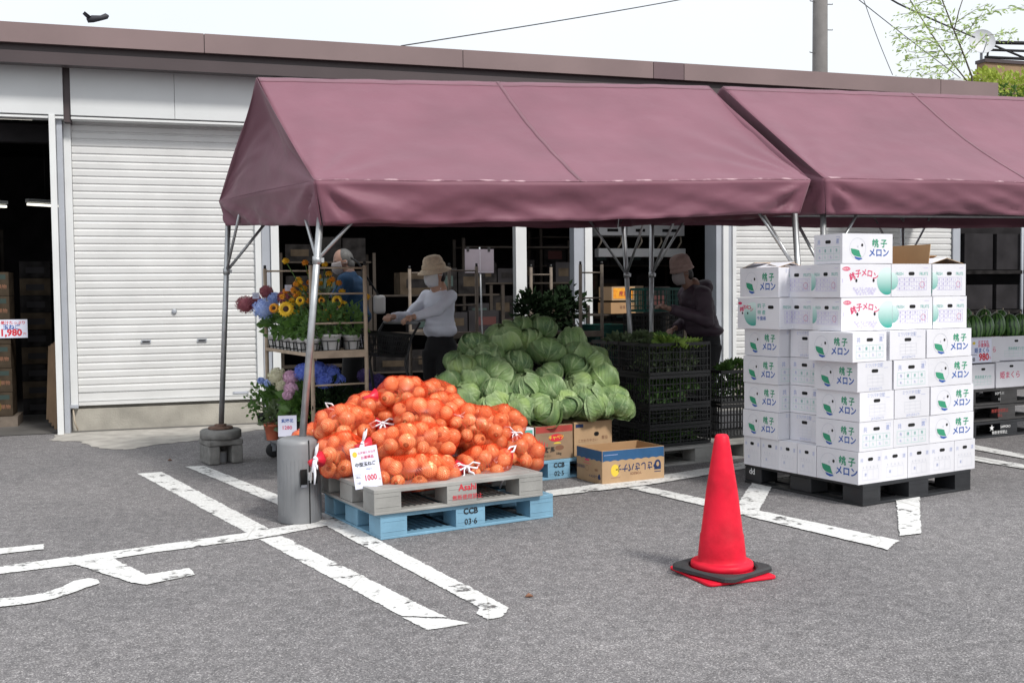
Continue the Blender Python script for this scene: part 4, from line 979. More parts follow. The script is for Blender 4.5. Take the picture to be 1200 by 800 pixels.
def onion_bag(c, ax, rz, tilt, label, tie=None, seed=0, bowdir=(1, 0, 0), droop=.1, tied=True):
    """c: centre of the bag; ax: half sizes; tie: +1 or -1, the end with the neck"""
    c = Vector(c); ax = tuple(a * 1.09 for a in ax); r_ = random.Random(seed * 13 + 5)
    t = thing('onion_bag', label, 'onion bag', (c.x, c.y, c.z - ax[2]), 0, 'red net bags of onions heaped on the grey pallet')
    Rm = Matrix.Rotation(rz, 4, 'Z') @ Matrix.Rotation(tilt, 4, 'Y')
    r0 = .049; pts = []
    tries = 0; inner = [a - r0 * .9 for a in ax]
    while tries < 2500 and len(pts) < 34:
        tries += 1
        d = Vector((r_.gauss(0, 1), r_.gauss(0, 1), r_.gauss(0, 1))).normalized()
        p = Vector((d.x * inner[0], d.y * inner[1], d.z * inner[2])) * (1 if tries < 1800 else r_.uniform(.2, .8))
        if all((p - o_[0]).length > r0 * 1.72 for o_ in pts): pts.append((p, r0 * r_.uniform(.86, 1.06)))
    ctr = Vector((0, 0, ax[2]))
    for p, rr in pts:
        w = Rm @ p + ctr
        o = bpy.data.objects.new('onion', onion_me[r_.randrange(3)]); COL.objects.link(o); o.parent = t
        o.location = w; o.rotation_euler = (r_.uniform(0, 6), r_.uniform(0, 6), r_.uniform(0, 6)); k = rr / .045; o.scale = (k, k, k)
    # the net, drawn tight over the onions
    nu, nv = 36, 22; q = MB(); rad = []
    for j in range(nv + 1):
        row = []
        for i in range(nu):
            th = PI * j / nv; ph = 2 * PI * i / nu
            d = Vector((math.cos(th), math.sin(th) * math.cos(ph), math.sin(th) * math.sin(ph)))
            d = Vector((d.x * ax[0], d.y * ax[1], d.z * ax[2])).normalized()
            best = 1 / math.sqrt((d.x / (ax[0] * .93)) ** 2 + (d.y / (ax[1] * .93)) ** 2 + (d.z / (ax[2] * .93)) ** 2)
            for p, rr in pts:
                b = p.dot(d); D = b * b - p.length_squared + (rr + .004) ** 2
                if D > 0 and b > 0: best = max(best, b + math.sqrt(D))
            row.append((d, best))
        rad.append(row)
    for it in range(1):
        new = [[(rad[j][i][0], max(rad[j][i][1], .25 * (rad[j][i - 1][1] + rad[j][(i + 1) % nu][1] + rad[max(0, j - 1)][i][1] + rad[min(nv, j + 1)][i][1]))) for i in range(nu)] for j in range(nv + 1)]
        rad = new
    q.add([Rm @ (d * b) + ctr for row in rad for d, b in row], [(j * nu + i, j * nu + (i + 1) % nu, (j + 1) * nu + (i + 1) % nu, (j + 1) * nu + i) for j in range(nv) for i in range(nu)], 'net', True)
    if tie:
        e = Rm @ Vector((tie * ax[0] * .97, 0, 0)) + ctr; f = Rm @ Vector((tie * (ax[0] + .035), 0, .0)) + ctr; h = Rm @ Vector((tie * (ax[0] + .075), 0, 0)) + ctr + Vector((0, 0, -.02))
        q.tube([e, f, h], [.05, .013, .024], 'redring', 10)
    obj('net', q, t)
    if tie and tied:
        q = MB(); q.tube([f + Vector((0, 0, .0)) - (f - e).normalized() * .006, f + (f - e).normalized() * .006], .019, 'ribbon', 12); bow(q, f + Vector((-.01, -.055, .02)), bowdir, .085, droop + .02, 3, .0058); q.tube([f, f + Vector((-.01, -.055, .02))], .009, 'ribbon', 8); obj('ribbon_tie', q, t)
    return t
BG = [
    ((1.481, 6.400, 0.334), (.27, .17, .100), .20, .02, 'onion bag lying lowest at the front of the heap, behind the price card', 1, (1, .1, .1), .04, True),
    ((1.515, 6.560, 0.494), (.28, .17, .110), .18, .03, 'wide onion bag in the middle of the heap front, right above the lowest front bag', -1, (.3, 0, 1), .10, True),
    ((1.959, 6.550, 0.336), (.18, .14, .105), .22, -.03, 'onion bag lying flat on the pallet edge, second from the right end', -1, (1, .1, -.1), .03, True),
    ((2.274, 6.720, 0.348), (.135, .13, .125), .5, .1, 'rightmost onion bag, its white ribbon hanging over the pallet edge', -1, (.35, 0, .2), .17, True),
    ((1.972, 6.740, 0.536), (.22, .16, .135), .25, .22, 'onion bag on the right slope with a large white bow at its lower right', 1, (1, 0, -.5), .07, True),
    ((1.604, 6.740, 0.636), (.19, .15, .105), .1, .12, 'onion bag near the top of the heap with a white bow at its right end', 1, (1, .0, .1), .08, True),
    ((1.518, 6.950, 0.769), (.17, .15, .100), .2, -.05, 'topmost onion bag of the heap', -1, (-.6, 0, .6), .05, False),
    ((1.800, 7.180, 0.715), (.15, .14, .105), .3, .1, 'darker red onion bag behind and right of the topmost one', None, None, 0, False),
    ((1.116, 6.800, 0.592), (.19, .15, .120), .1, .05, 'onion bag on the left slope with a white bow on its upper side', 1, (1, .0, .1), .09, True),
    ((1.074, 6.660, 0.425), (.165, .15, .130), .6, .0, 'bulging onion bag on the left edge of the pallet beside the grey pole weight', -1, (.2, 0, 1), .09, True),
    ((0.990, 7.140, 0.464), (.16, .13, .10), .1, .0, 'onion bag farthest left, showing behind the grey pole weight', None, None, 0, False),
    ((1.329, 7.000, 0.660), (.19, .15, .110), .3, .0, 'onion bag in the back row left of the topmost one', -1, (-.8, 0, .5), .05, True),
    ((2.224, 7.020, 0.520), (.17, .15, .120), .3, .15, 'onion bag in the back row behind the right slope, nearest the cabbages', None, None, 0, False),
    ((1.781, 6.860, 0.643), (.17, .14, .115), .3, .15, 'onion bag filling the dip between the topmost bag and the right slope', None, None, 0, False),
    ((1.429, 6.980, 0.433), (.26, .17, .140), .2, .0, 'onion bag buried in the middle of the heap, seen only through gaps', None, None, 0, False),
    ((1.913, 6.950, 0.354), (.26, .17, .140), .2, .0, 'onion bag buried under the right slope, seen only through gaps', None, None, 0, False),
]
for i, (c, ax, rz, ti, lab, te, bd_, dr, td) in enumerate(BG):
    ax = (ax[0] * 1.03, ax[1], ax[2] * 1.08); onion_bag(c, ax, rz, ti, lab, te, i + 1, bd_ or (1, 0, 0), dr, td)

def sign_card(name, label, org, xdir, updir, w, h, content, cat='price card', m='signw', thick=.002, stand=None):
    T = face_T(org, xdir, updir)
    t = thing(name, label, cat, org, 0, None)
    q = MB(); q.b2((-w / 2, 0, -thick), (w / 2, h, 0), m, T=T); content(q, w, h, T @ Matrix.Translation((0, 0, .0008))); obj('card', q, t, True)
    if stand:
        q = MB(); stand(q); obj('holder', q, t, True)
    return t
def c_onion(q, w, h, T):
    q.disc(-w * .34, h * .84, w * .09, h * .07, 'ink_y', T, 14); q.text('北海道たまねぎ', w * .095, 'ink_p', T @ Matrix.Translation((w * .1, h * .86, 0)), .01); q.text('お買得品', w * .12, 'ink_p', T @ Matrix.Translation((w * .1, h * .74, 0)), .02)
    q.text('中型玉ねぎ', w * .155, 'ink_k', T @ Matrix.Translation((0, h * .58, 0)), .03); q.text('10kg入', w * .08, 'ink_b', T @ Matrix.Translation((w * .1, h * .45, 0)))
    q.text('1000', w * .29, 'ink_r', T @ Matrix.Translation((w * .13, h * .24, 0)), .025, .8); q.text('円', w * .08, 'ink_r', T @ Matrix.Translation((w * .43, h * .16, 0)))
    q.text('税込', w * .08, 'ink_k', T @ Matrix.Translation((-w * .33, h * .28, 0))); q.text('1袋', w * .09, 'ink_k', T @ Matrix.Translation((-w * .33, h * .14, 0)))
    for k in range(3): q.rect(-w * .45, h * (.36 - k * .02), -w * .2, h * (.365 - k * .02), 'ink_gr', T)
sign_card('price_card', 'laminated price card reading 1000 yen leaning on the lowest front onion bag', (1.160, 6.240, 0.289), (.91, -.26, .15), (-.14, .24, 1), .16, .24, c_onion)

# ------------------------------------------------------------------ cartons and cabbages
P2 = Vector((2.33, 7.54)); A2 = .212
def uvp(u, v, z, org=P2, a=A2): return (org.x + u * math.cos(a) - v * math.sin(a), org.y + u * math.sin(a) + v * math.cos(a), z)
def stock_carton(label, u0, u1, v0, v1, z0, z1, m, deco, org=P2, a=A2, name='vegetable_carton', group='cartons under the cabbages', open_=False):
    c = uvp((u0 + u1) / 2, (v0 + v1) / 2, z0 + .001, org, a); t = thing(name, label, 'carton', c, a, group)
    q = MB(); L, W, H = u1 - u0 - .004, v1 - v0 - .004, z1 - z0 - .003
    if open_: carton_shell(q, L, W, H, m, True)
    else: q.b2((-L / 2, -W / 2, 0), (L / 2, W / 2, H), m)
    o = obj('box', q, t, bevel=.003)
    if deco:
        q = MB(); deco(q, L, W, H, face_T((0, -W / 2 - E_, H / 2), (1, 0, 0)), face_T((-L / 2 - E_, 0, H / 2), (0, -1, 0))); obj('print', q, o)
    return t
def d_red(q, L, W, H, F, A):
    q.rect(-L / 2 + .004, H * .30, L / 2 - .004, H / 2 - .003, 'card_r', F); q.disc(.0, H * .30, L * .42, H * .10, 'card_d', F @ Matrix.Translation((0, 0, .0003)), 20, PI, 2 * PI)
    q.disc(L * .05, H * .14, L * .20, H * .11, 'ink_r', F @ Matrix.Translation((0, 0, .0005)), 20); q.text('キャベツ', .035, 'ink_y', F @ Matrix.Translation((L * .05, H * .15, .001)), .02)
    q.disc(L * .08, -.01, L * .10, .012, 'ink_y', F @ Matrix.Translation((0, 0, .0003)), 16, 0, PI)
    for k in range(4): q.rect(-L * .40 + k * .022, -H * .1, -L * .38 + k * .022, H * .12 - k * .012, 'ink_r', F)
    q.text('群馬', .045, 'ink_k', F @ Matrix.Translation((-L * .12, -H * .20, .0004)), .02); q.text('産直やさい', .022, 'ink_k', F @ Matrix.Translation((-L * .25, -H * .38, .0004))); q.text('10kg', .026, 'ink_k', F @ Matrix.Translation((L * .12, -H * .34, .0004)), .02)
    q.disc(L * .14, -H * .16, L * .12, .02, 'ink_br', F, 14)
def d_brown(q, L, W, H, F, A):
    q.rect(-L * .46, H * .34, -L * .26, H * .44, 'ink_navy', F); slot(q, .03, H * .12, .02, .034, F); q.text('こだわりやさい', .026, 'ink_br', F @ Matrix.Translation((-L * .14, -H * .05, 0)), .01); q.text('農協', .03, 'ink_br', F @ Matrix.Translation((L * .3, 0, 0)), .0)
def d_green(q, L, W, H, F, A):
    q.rect(-L / 2 + .01, -H / 2 + .02, L / 2 - .012, H / 2 - .015, 'ink_t', F); q.rect(-L / 2 + .02, H * .2, L / 2 - .022, H * .34, 'ink_gr', F @ Matrix.Translation((0, 0, .0004))); q.text('高原キャベツ', .05, 'ink_w', F @ Matrix.Translation((0, -.02, .0006)), .02)
stock_carton('white carton with green print, half hidden behind the rightmost onion bag', .02, .355, .02, .42, ZP, .405, 'card_w', d_green)
stock_carton('red-topped cabbage carton on the blue CCB 02-5 pallet', .36, .70, .015, .42, ZP, .410, 'card_d', d_red)
stock_carton('plain brown carton under the cabbages, behind the open blue-banded box', .725, 1.085, .04, .45, ZP, .415, 'card_b', d_brown)
stock_carton('brown carton in the back row under the cabbages', .04, .52, .44, .86, ZP, .42, 'card_d', None)
stock_carton('brown carton in the back row right under the cabbages', .53, 1.05, .46, .88, ZP, .42, 'card_d', None)
# banana box
bb = thing('banana_box', 'open empty cardboard box with blue wavy band and upside-down lettering on the ground', 'carton', (*uvp(.275, .18, 0, Vector((3.076, 7.287)), .165)[:2], .001), .165)
q = MB(); L, W, H = .552, .36, .250; carton_shell(q, L, W, H, 'card_b', True); bo = obj('box', q, bb, bevel=.002)
q = MB()
for T, wd in ((face_T((0, -W / 2 - E_, 0), (1, 0, 0)), L), (face_T((-L / 2 - E_, 0, 0), (0, -1, 0)), W), (face_T((L / 2 + E_, 0, 0), (0, 1, 0)), W), (face_T((0, W / 2 + E_, 0), (-1, 0, 0)), L)):
    n = 60; lo = [(-wd / 2 + .003 + (wd - .006) * k / n, H - .078 + .008 * abs(math.sin(PI * (k / n) * (8 if wd > .5 else 5))) - .004, 0) for k in range(n + 1)]
    hi = [(x, H - .003, 0) for x, _, _ in lo]; vs = lo + hi
    q.add(vs, [(k, k + 1, n + 2 + k, n + 1 + k) for k in range(n)], 'card_blue', T=T)
    U = T @ Matrix.Rotation(PI, 4, 'Z')
    if wd > .5:
        q.disc(-.165, .10, .036, .045, 'ink_y', T, 20)
        q.text('やさしさバナナ', .062, 'ink_navy', U @ Matrix.Translation((-.035, -.112, 0)), .03, .9)
        q.text('JA甘熟王', .026, 'ink_p', U @ Matrix.Translation((-.02, -.068, 0)), .01) if 0 else q.text('YORISOI', .026, 'ink_br', U @ Matrix.Translation((-.02, -.066, 0)), .02)
        q.rect(.185, .078, .245, .112, 'ink_navy', T); q.disc(.215, .112, .030, .040, 'ink_navy', T @ Matrix.Translation((0, 0, .0002)), 20, 0, PI); q.disc(.216, .118, .013, .018, 'card_b', T @ Matrix.Translation((0, 0, .0006)), 16); q.rect(.185, .060, .245, .066, 'ink_navy', T)
        q.rect(-.20, .045, -.12, .0475, 'ink_br', T); q.rect(-.26, .215, -.14, .219, 'ink_gb', T @ Matrix.Translation((0, 0, .0006)))
    else:
        q.text('やさしさバナナ', .024, 'ink_navy', U @ Matrix.Translation((-.08, -.05, 0)), .02); q.rect(.125, .035, .155, .055, 'ink_navy', T); q.disc(.14, .055, .015, .02, 'ink_navy', T @ Matrix.Translation((0, 0, .0002)), 14, 0, PI)
        q.ringd(-.03, .10, .022, .002, 'ink_br', T); q.text('1080', .026, 'ink_br', U @ Matrix.Translation((-.10, -.10, 0)), .01); q.text('有機栽培', .03, 'ink_navy', U @ Matrix.Translation((.12, -.105, 0)), .0); q.rect(-.08, .135, .02, .138, 'ink_p', T); q.rect(-.06, .155, .0, .168, 'ink_p', T)
obj('print', q, bo)

def cabbage_proto(seed, flat=.78):
    r_ = random.Random(seed); mb_v = []; mb_f = []; uvs = []
    def surf(fn, nu, nv, uvf):
        b = len(mb_v)
        for j in range(nv + 1):
            for i in range(nu + 1):
                mb_v.append(fn(i / nu, j / nv)); uvs.append(uvf(i / nu, j / nv))
        for j in range(nv):
            for i in range(nu): a = b + j * (nu + 1) + i; mb_f.append((a, a + 1, a + nu + 2, a + nu + 1))
    R0 = .115
    def head(u, v):
        th = PI * v; ph = 2 * PI * u; r = R0 * (1 + .05 * noise.noise(Vector((math.cos(ph) * 1.5, math.sin(ph) * 1.5, seed + v * 3))))
        return Vector((r * math.sin(th) * math.cos(ph), r * math.sin(th) * math.sin(ph), r * flat * math.cos(th)))
    surf(head, 30, 16, lambda u, v: ((u * 3) % 1, 1 - v))
    nl = 8
    for k in range(nl):
        ph0 = 2 * PI * k / nl * 1.0 + r_.uniform(-.3, .3) + (PI / nl if k % 2 else 0); lay = k // 3; tmin = r_.uniform(.05, .6); wd = r_.uniform(1.0, 1.35)
        fl = r_.uniform(.02, .24) if k > 4 else r_.uniform(.0, .05); s1 = r_.uniform(0, 9); curl = r_.uniform(-.5, .9)
        def leaf(u, v, ph0=ph0, lay=lay, tmin=tmin, wd=wd, fl=fl, s1=s1, k=k, curl=curl):
            t = (u - .5) * 2; th = 2.9 - (2.9 - tmin) * v
            wv = math.sin(PI * min(1, v * .92 + .06)) ** .55
            ph = ph0 + t * wd * (.25 + .75 * wv) / max(.45, math.sin(max(.35, min(2.8, th)))) * .8
            e = max(abs(t) ** 3, v ** 4)
            r = R0 * (1.03 + .028 * k * .6) + R0 * fl * e * (1 + .4 * math.sin(t * 5 + s1)) + .005 * math.sin(t * 11 + s1 + v * 6) * e + .012 * (1 - abs(t)) ** 2 * .3
            r += .008 * curl * e
            r += .0055 * noise.noise(Vector((t * 3 + s1, v * 4, k))) + .0035 * noise.noise(Vector((t * 8 + s1, v * 9, k)))
            return Vector((r * math.sin(th) * math.cos(ph), r * math.sin(th) * math.sin(ph), r * flat * math.cos(th) + .02 * fl * e))
        surf(leaf, 18, 16, lambda u, v: (u, v))
    me = bpy.data.meshes.new('cabbage'); me.from_pydata([tuple(v) for v in mb_v], [], mb_f); me.materials.append(M['cabbage'])
    lay_ = me.uv_layers.new(name='leaf')
    for p in me.polygons:
        p.use_smooth = True
        for li in p.loop_indices: lay_.data[li].uv = uvs[me.loops[li].vertex_index]
    me.update(); return me
cab = [cabbage_proto(s, f) for s, f in ((1, .78), (2, .72), (3, .85), (4, .68), (5, .8), (6, .75))]
CB = [  # picture place of each head, as read off the photograph: x, y, size
    (636, 385, .95), (611, 383, .7), (588, 397, 1.15), (619, 400, .95), (556, 404, .9), (563, 415, .9), (577, 417, .85), (641, 412, 1.2), (670, 401, .95), (681, 415, 1.0), (700, 428, .95), (672, 431, 1.05),
    (541, 432, .95), (554, 443, 1.0), (566, 427, .8), (585, 438, 1.1), (606, 427, 1.0), (644, 439, .95), (614, 454, 1.1), (677, 452, 1.05), (707, 445, 1.1),
    (525, 450, .95), (545, 463, .95), (580, 459, 1.1), (642, 459, 1.1), (661, 471, .9), (689, 471, 1.15), (718, 468, 1.1),
    (574, 479, 1.1), (607, 476, 1.0), (622, 478, 1.0), (637, 488, 1.15), (607, 497, .95), (665, 490, .95), (694, 489, .9), (724, 485, .95), (708, 492, .7),
]
CABV = [(3.004, 8.348, 1.117), (2.826, 8.364, 1.134), (2.630, 8.280, 1.044), (2.846, 8.257, 1.020), (2.391, 8.242, 1.004), (2.419, 8.174, 0.932), (2.513, 8.160, 0.917), (2.978, 8.179, 0.937), (3.216, 8.242, 1.005), (3.262, 8.153, 0.910), (3.369, 8.070, 0.822), (3.157, 8.058, 0.809), (2.238, 8.078, 0.830), (2.307, 8.011, 0.760), (2.418, 8.102, 0.856), (2.528, 8.034, 0.784), (2.696, 8.095, 0.848), (2.939, 8.016, 0.765), (2.697, 7.935, 0.679), (3.143, 7.933, 0.676), (3.376, 7.967, 0.712), (2.101, 7.977, 0.724), (2.213, 7.900, 0.641), (2.455, 7.914, 0.657), (2.881, 7.900, 0.642), (2.987, 7.827, 0.564), (3.183, 7.820, 0.557), (3.397, 7.830, 0.567), (2.379, 7.804, 0.540), (2.606, 7.813, 0.549), (2.704, 7.798, 0.533), (2.793, 7.760, 0.467), (2.587, 7.760, 0.418), (2.988, 7.760, 0.445), (3.194, 7.760, 0.443), (3.409, 7.760, 0.459), (3.294, 7.760, 0.418)]
for i, ((x, y, z), (px, py, s)) in enumerate(zip(CABV, CB)):
    o = bpy.data.objects.new('cabbage', cab[i % 6]); COL.objects.link(o)
    r_ = random.Random(i * 7 + 1); o.location = (x, y, max(z, .525)); k = s * .99
    o.scale = (k * r_.uniform(1.0, 1.15), k, k * r_.uniform(.9, 1.05)); o.rotation_euler = (r_.uniform(-.3, .9), r_.uniform(-.5, .5), r_.uniform(0, 6.28))
    row = 'bottom row, resting on the cartons' if z < .56 else 'top of the heap' if z > 1.02 else 'lower half of the heap' if z < .78 else 'upper half of the heap'
    side = 'towards the onions' if px < 590 else 'towards the black crates' if px > 665 else 'in the middle'
    tag(o, f'green cabbage in the {row}, {side}', 'cabbage', 'green cabbages heaped on cartons: ' + row + ', ' + side)
FILL = [(2.469, 8.414, 0.952), (3.028, 8.419, 0.957), (3.419, 8.310, 0.842), (2.288, 8.318, 0.850), (2.468, 8.342, 0.876), (2.746, 8.335, 0.868), (2.747, 8.175, 0.699), (3.426, 8.207, 0.732), (2.263, 8.140, 0.661), (2.931, 8.140, 0.662), (3.233, 8.060, 0.577), (2.429, 8.044, 0.560), (2.754, 8.038, 0.553), (2.637, 8.000, 0.438), (3.244, 8.000, 0.463), (3.344, 8.000, 0.438)]
for i, (x, y, z) in enumerate(FILL):
    o = bpy.data.objects.new('cabbage', cab[(i + 2) % 6]); COL.objects.link(o); r_ = random.Random(i + 99); o.location = (x, y, z); o.rotation_euler = (r_.uniform(.2, 1.3), r_.uniform(-.6, .6), r_.uniform(0, 6)); o.scale = (1.1, 1.1, 1.0)
    tag(o, 'cabbage behind the outer heads, seen only through the gaps of the heap', 'cabbage', 'cabbages inside the heap')
q = MB(); pl = []
for k in range(9):
    a = k / 8; p = Vector((1.948, 7.900, 0.735)).lerp(Vector((2.272, 8.100, 0.874)), a); pl.append(p)
vs = []
for j in range(6):
    for k, p in enumerate(pl): vs.append(p + Vector((-.05 * j * .3, .02 * math.sin(k * 2 + j), -.07 * j + .02 * math.sin(k * 3 + j * 2))))
q.add(vs, [(j * 9 + k, j * 9 + k + 1, (j + 1) * 9 + k + 1, (j + 1) * 9 + k) for j in range(5) for k in range(8)], 'plastic_film', True); o = solid(obj('plastic_sheet', q), .003); tag(o, 'crumpled grey plastic sheet beside the cabbages', 'plastic sheet')

# ------------------------------------------------------------------ black crates with greens
def crate_mesh(L, W, H, m='crate', step=.033):
    q = MB(); t = .006
    q.b2((-L / 2, -W / 2, 0), (L / 2, W / 2, .006), m)
    def side(a, b):
        a = Vector(a); b = Vector(b); d = (b - a); n = max(2, int(d.length / step)); ang = math.atan2(d.y, d.x)
        mid = (a + b) / 2
        for z, hh in ((H - .014, .026), (H * .70, .007), (H * .47, .007), (H * .24, .007), (.012, .022)): q.box((mid.x, mid.y, z), (d.length, .010 if hh > .01 else .006, hh), m, ang)
        for k in range(n + 1):
            p = a.lerp(b, k / n); w = .014 if k in (0, n, n // 2) else .005
            q.box((p.x, p.y, H / 2), (w, .007, H - .03), m, ang)
    x, y = L / 2 - .006, W / 2 - .006
    side((-x, -y), (x, -y)); side((x, -y), (x, y)); side((x, y), (-x, y)); side((-x, y), (-x, -y))
    return q
def crate(u, v, z, L, W, H, label, org, a, m='crate', me=None, group='black lattice crates of greens', step=.033):
    c = uvp(u + L / 2, v + W / 2, z, org, a)
    o = obj('vegetable_crate' if m == 'crate' else 'shopping_crate', crate_mesh(L, W, H, m, step)); o.location = c; o.rotation_euler = (0, 0, a); tag(o, label, 'crate', group); return o
OC = Vector((3.757, 7.926)); AC = .18
hs = [.165, .165, .255, .262]; z = .150
cl = ['lowest', 'second', 'third', 'top']
for i, h in enumerate(hs):
    crate(0, 0, z, .63, .43, h - .003, f'black lattice crate, {cl[i]} of the front stack behind the open box', OC, AC)
    crate(.01, .445, z, .63, .43, h - .003, f'black lattice crate, {cl[i]} of the stack behind the front one', OC, AC)
    z += h
OC2 = Vector((4.56, 8.20))
crate(0, 0, .150, .62, .43, .29, 'black lattice crate, lower of the two beside the melon carton block', OC2, .12)
crate(0, 0, .442, .62, .43, .29, 'black lattice crate, upper of the two beside the melon carton block', OC2, .12)

def leafball(q, c, r, n, m, ls, seed=0, up_=.3, squash=1., shell=.55, curl=.35):
    r_ = random.Random(seed); c = Vector(c)
    for _ in range(n):
        d = Vector((r_.gauss(0, 1), r_.gauss(0, 1), r_.gauss(0, 1) + up_)).normalized(); rr = r * r_.uniform(shell, 1) ; p = c + Vector((d.x * rr, d.y * rr, d.z * rr * squash))
        a = (d + Vector((r_.uniform(-.7, .7), r_.uniform(-.7, .7), r_.uniform(-.5, .9)))).normalized(); s = a.cross(Vector((r_.uniform(-1, 1), r_.uniform(-1, 1), r_.uniform(-1, 1)))).normalized(); l = ls * r_.uniform(.6, 1.2); nn = a.cross(s)
        q.add([p, p + a * l * .5 + s * l * .32 + nn * l * curl * .2, p + a * l - nn * l * curl * .4, p + a * l * .5 - s * l * .32 + nn * l * curl * .2], [(0, 1, 2, 3)], m)
def frilly(q, c, r, m, seed, n=16, squash=.6):
    """leafy lettuce: ruffled leaves fanning out of the heart"""
    r_ = random.Random(seed); c = Vector(c)
    for k in range(n):
        ph = 2 * PI * k / n * 2.4 + r_.uniform(-.2, .2); ty = r_.uniform(.25, 1.35); Lf = r * r_.uniform(.8, 1.15); vs = []
        nu, nv = 10, 8
        for j in range(nv + 1):
            v = j / nv
            for i in range(nu + 1):
                t = (i / nu - .5) * 2; w = (.25 + .75 * v) * .75
                rad = Lf * v; el = ty * (.35 + .65 * v)
                x = rad * math.sin(el); z_ = rad * math.cos(el) * squash
                y = t * w * r * .75 + .0
                ruf = .06 * r * math.sin(t * 14 + k + v * 5) * (v ** 2 * .6 + abs(t) ** 2 * v) * 2.2
                p = Vector((x + ruf * .4, y, z_ + ruf)); vs.append(c + Matrix.Rotation(ph, 3, 'Z') @ p)
        q.add(vs, [(j * (nu + 1) + i, j * (nu + 1) + i + 1, (j + 1) * (nu + 1) + i + 1, (j + 1) * (nu + 1) + i) for j in range(nv) for i in range(nu)], m, True)
zt = .150 + sum(hs)
for (u, v, r, m, lab, s) in ((.31, .14, .13, 'green_l', 'bright frilly lettuce bulging above the rim of the front black crate', 1), (.50, .15, .11, 'green_l', 'frilly lettuce at the right rim of the front black crate', 2), (.15, .30, .10, 'green_g', 'darker frilly lettuce at the back left of the front crate', 3),
                          (.42, .33, .12, 'green', 'dark frilly lettuce at the back of the front crate', 4)):
    q = MB(); frilly(q, (0, 0, 0), r * 1.25, m, s, 22, .75); o = obj('lettuce', q); o.location = uvp(u, v, zt - .07, OC, AC); tag(o, lab, 'lettuce', 'loose lettuces in the black crates')
for (org, a, u, v, z0, r, m, lab, n, s) in ((OC, AC, .12, .60, zt, .12, 'green_g', 'bunch of small-leaved greens in the rear black crate, nearest the cabbages', 260, 5), (OC, AC, .38, .64, zt, .13, 'green_g', 'bunch of small-leaved greens in the middle of the rear black crate', 260, 6),
                                     (OC2, .12, .15, .15, .73, .10, 'green', 'bunch of leafy greens in the crate beside the melon carton block, nearer end', 160, 7), (OC2, .12, .32, .22, .74, .13, 'green', 'bunch of leafy greens in the crate beside the melon carton block, farther end', 220, 8),
                                     (OC, AC, .58, .66, zt, .10, 'green', 'bunch of leafy greens at the right end of the rear black crate', 160, 9)):
    q = MB(); leafball(q, (0, 0, 0), r, n, m, .05, s, .6, .55); o = obj('leafy_greens', q); o.location = uvp(u, v, z0 - .02, org, a); tag(o, lab, 'greens', 'loose greens in the black crates')
z = .15
for i, h in enumerate(hs[:-1] + [hs[-1] - .06]):
    q = MB(); leafball(q, (0, 0, 0), .20, 500, 'green_g' if i % 2 else 'green', .05, 20 + i, .2, .30, .3)
    q.v = [Vector((v.x * 1.42, v.y * .95, max(-h * .45, min(h * .44, v.z * h / .13)))) for v in q.v]
    o = obj('leafy_greens', q); o.location = uvp(.315, .215, z + h * .5, OC, AC); o.rotation_euler = (0, 0, AC); tag(o, f'greens packed inside the {cl[i]} black crate of the front stack', 'greens', 'greens packed in the black crates'); z += h
q = MB(); leafball(q, (0, 0, 0), .2, 400, 'green', .05, 31, .2, .45, .3); o = obj('leafy_greens', q); o.location = uvp(.31, .21, .56, OC2, .12); o.scale = (1.3, .9, 1); tag(o, 'greens packed inside the upper crate beside the melon carton block', 'greens')

# ------------------------------------------------------------------ watermelons
W0 = Vector(WM)
def c_melon(q, w, h, T):
    q.disc(-w * .30, h * .82, w * .08, h * .07, 'ink_y', T, 5); q.text('おすすめ', w * .12, 'ink_p', T @ Matrix.Translation((w * .12, h * .86, 0)), .01); q.text('お買得品', w * .13, 'ink_p', T @ Matrix.Translation((w * .14, h * .72, 0)), .02)
    q.text('姫まくら', w * .17, 'ink_b', T @ Matrix.Translation((w * .05, h * .52, 0)), .02); q.text('980', w * .30, 'ink_r', T @ Matrix.Translation((w * .15, h * .24, 0)), .04); q.text('円', w * .1, 'ink_r', T @ Matrix.Translation((w * .42, h * .18, 0)))
    q.text('1個', w * .13, 'ink_k', T @ Matrix.Translation((-w * .33, h * .15, 0)), .01); q.rect(-w * .46, h * .33, -w * .15, h * .345, 'ink_k', T)
def d_himeA(q, L, W, H, F, A):
    q.text('姫まくら', .072, 'ink_p', F @ Matrix.Translation((.0, -.0, 0)), .01); slot(q, .02, H * .33, .055, .022, F)
def d_himeB(q, L, W, H, F, A):
    slot(q, .02, H * .30, .055, .022, F); q.text('熊本県産すいか', .032, 'ink_t', F @ Matrix.Translation((.02, .0, 0))); lines_(q, -L * .3, -.075, L * .36, -.02, 5, 2, 'ink_tl', F)
def d_ra(q, L, W, H, F, A):
    q.text('姫まくら', .06, 'ink_p', F @ Matrix.Translation((L * .12, 0, 0)), .01)
zz = .465
WC = [('white carton with green print on the dark pallets, left one of the lower pair', 0.0, .36, 0, .45, zz, zz + .235, d_himeB), ('white carton with pink lettering on the dark pallets, in the lower row', .365, .75, -.01, .44, zz, zz + .245, d_himeA), ('white carton at the right picture edge on the dark pallets, lower row', .755, 1.12, 0, .44, zz, zz + .24, d_himeB),
      ('open white carton of watermelons behind the 980 yen card', -.03, .43, .0, .42, zz + .246, zz + .49, d_ra), ('open white carton of watermelons at the right picture edge', .445, .93, .04, .46, zz + .25, zz + .485, d_himeB), ('open white carton of watermelons in the back row', -.05, .40, .48, .86, zz + .246, zz + .49, None)]
for lab, u0, u1, v0, v1, z0, z1, dc in WC: stock_carton(lab, u0, u1, v0, v1, z0, z1, 'card_w', dc, W0, WA, 'watermelon_carton', 'white cartons on the dark pallets', open_='open' in lab)
wm_me = None
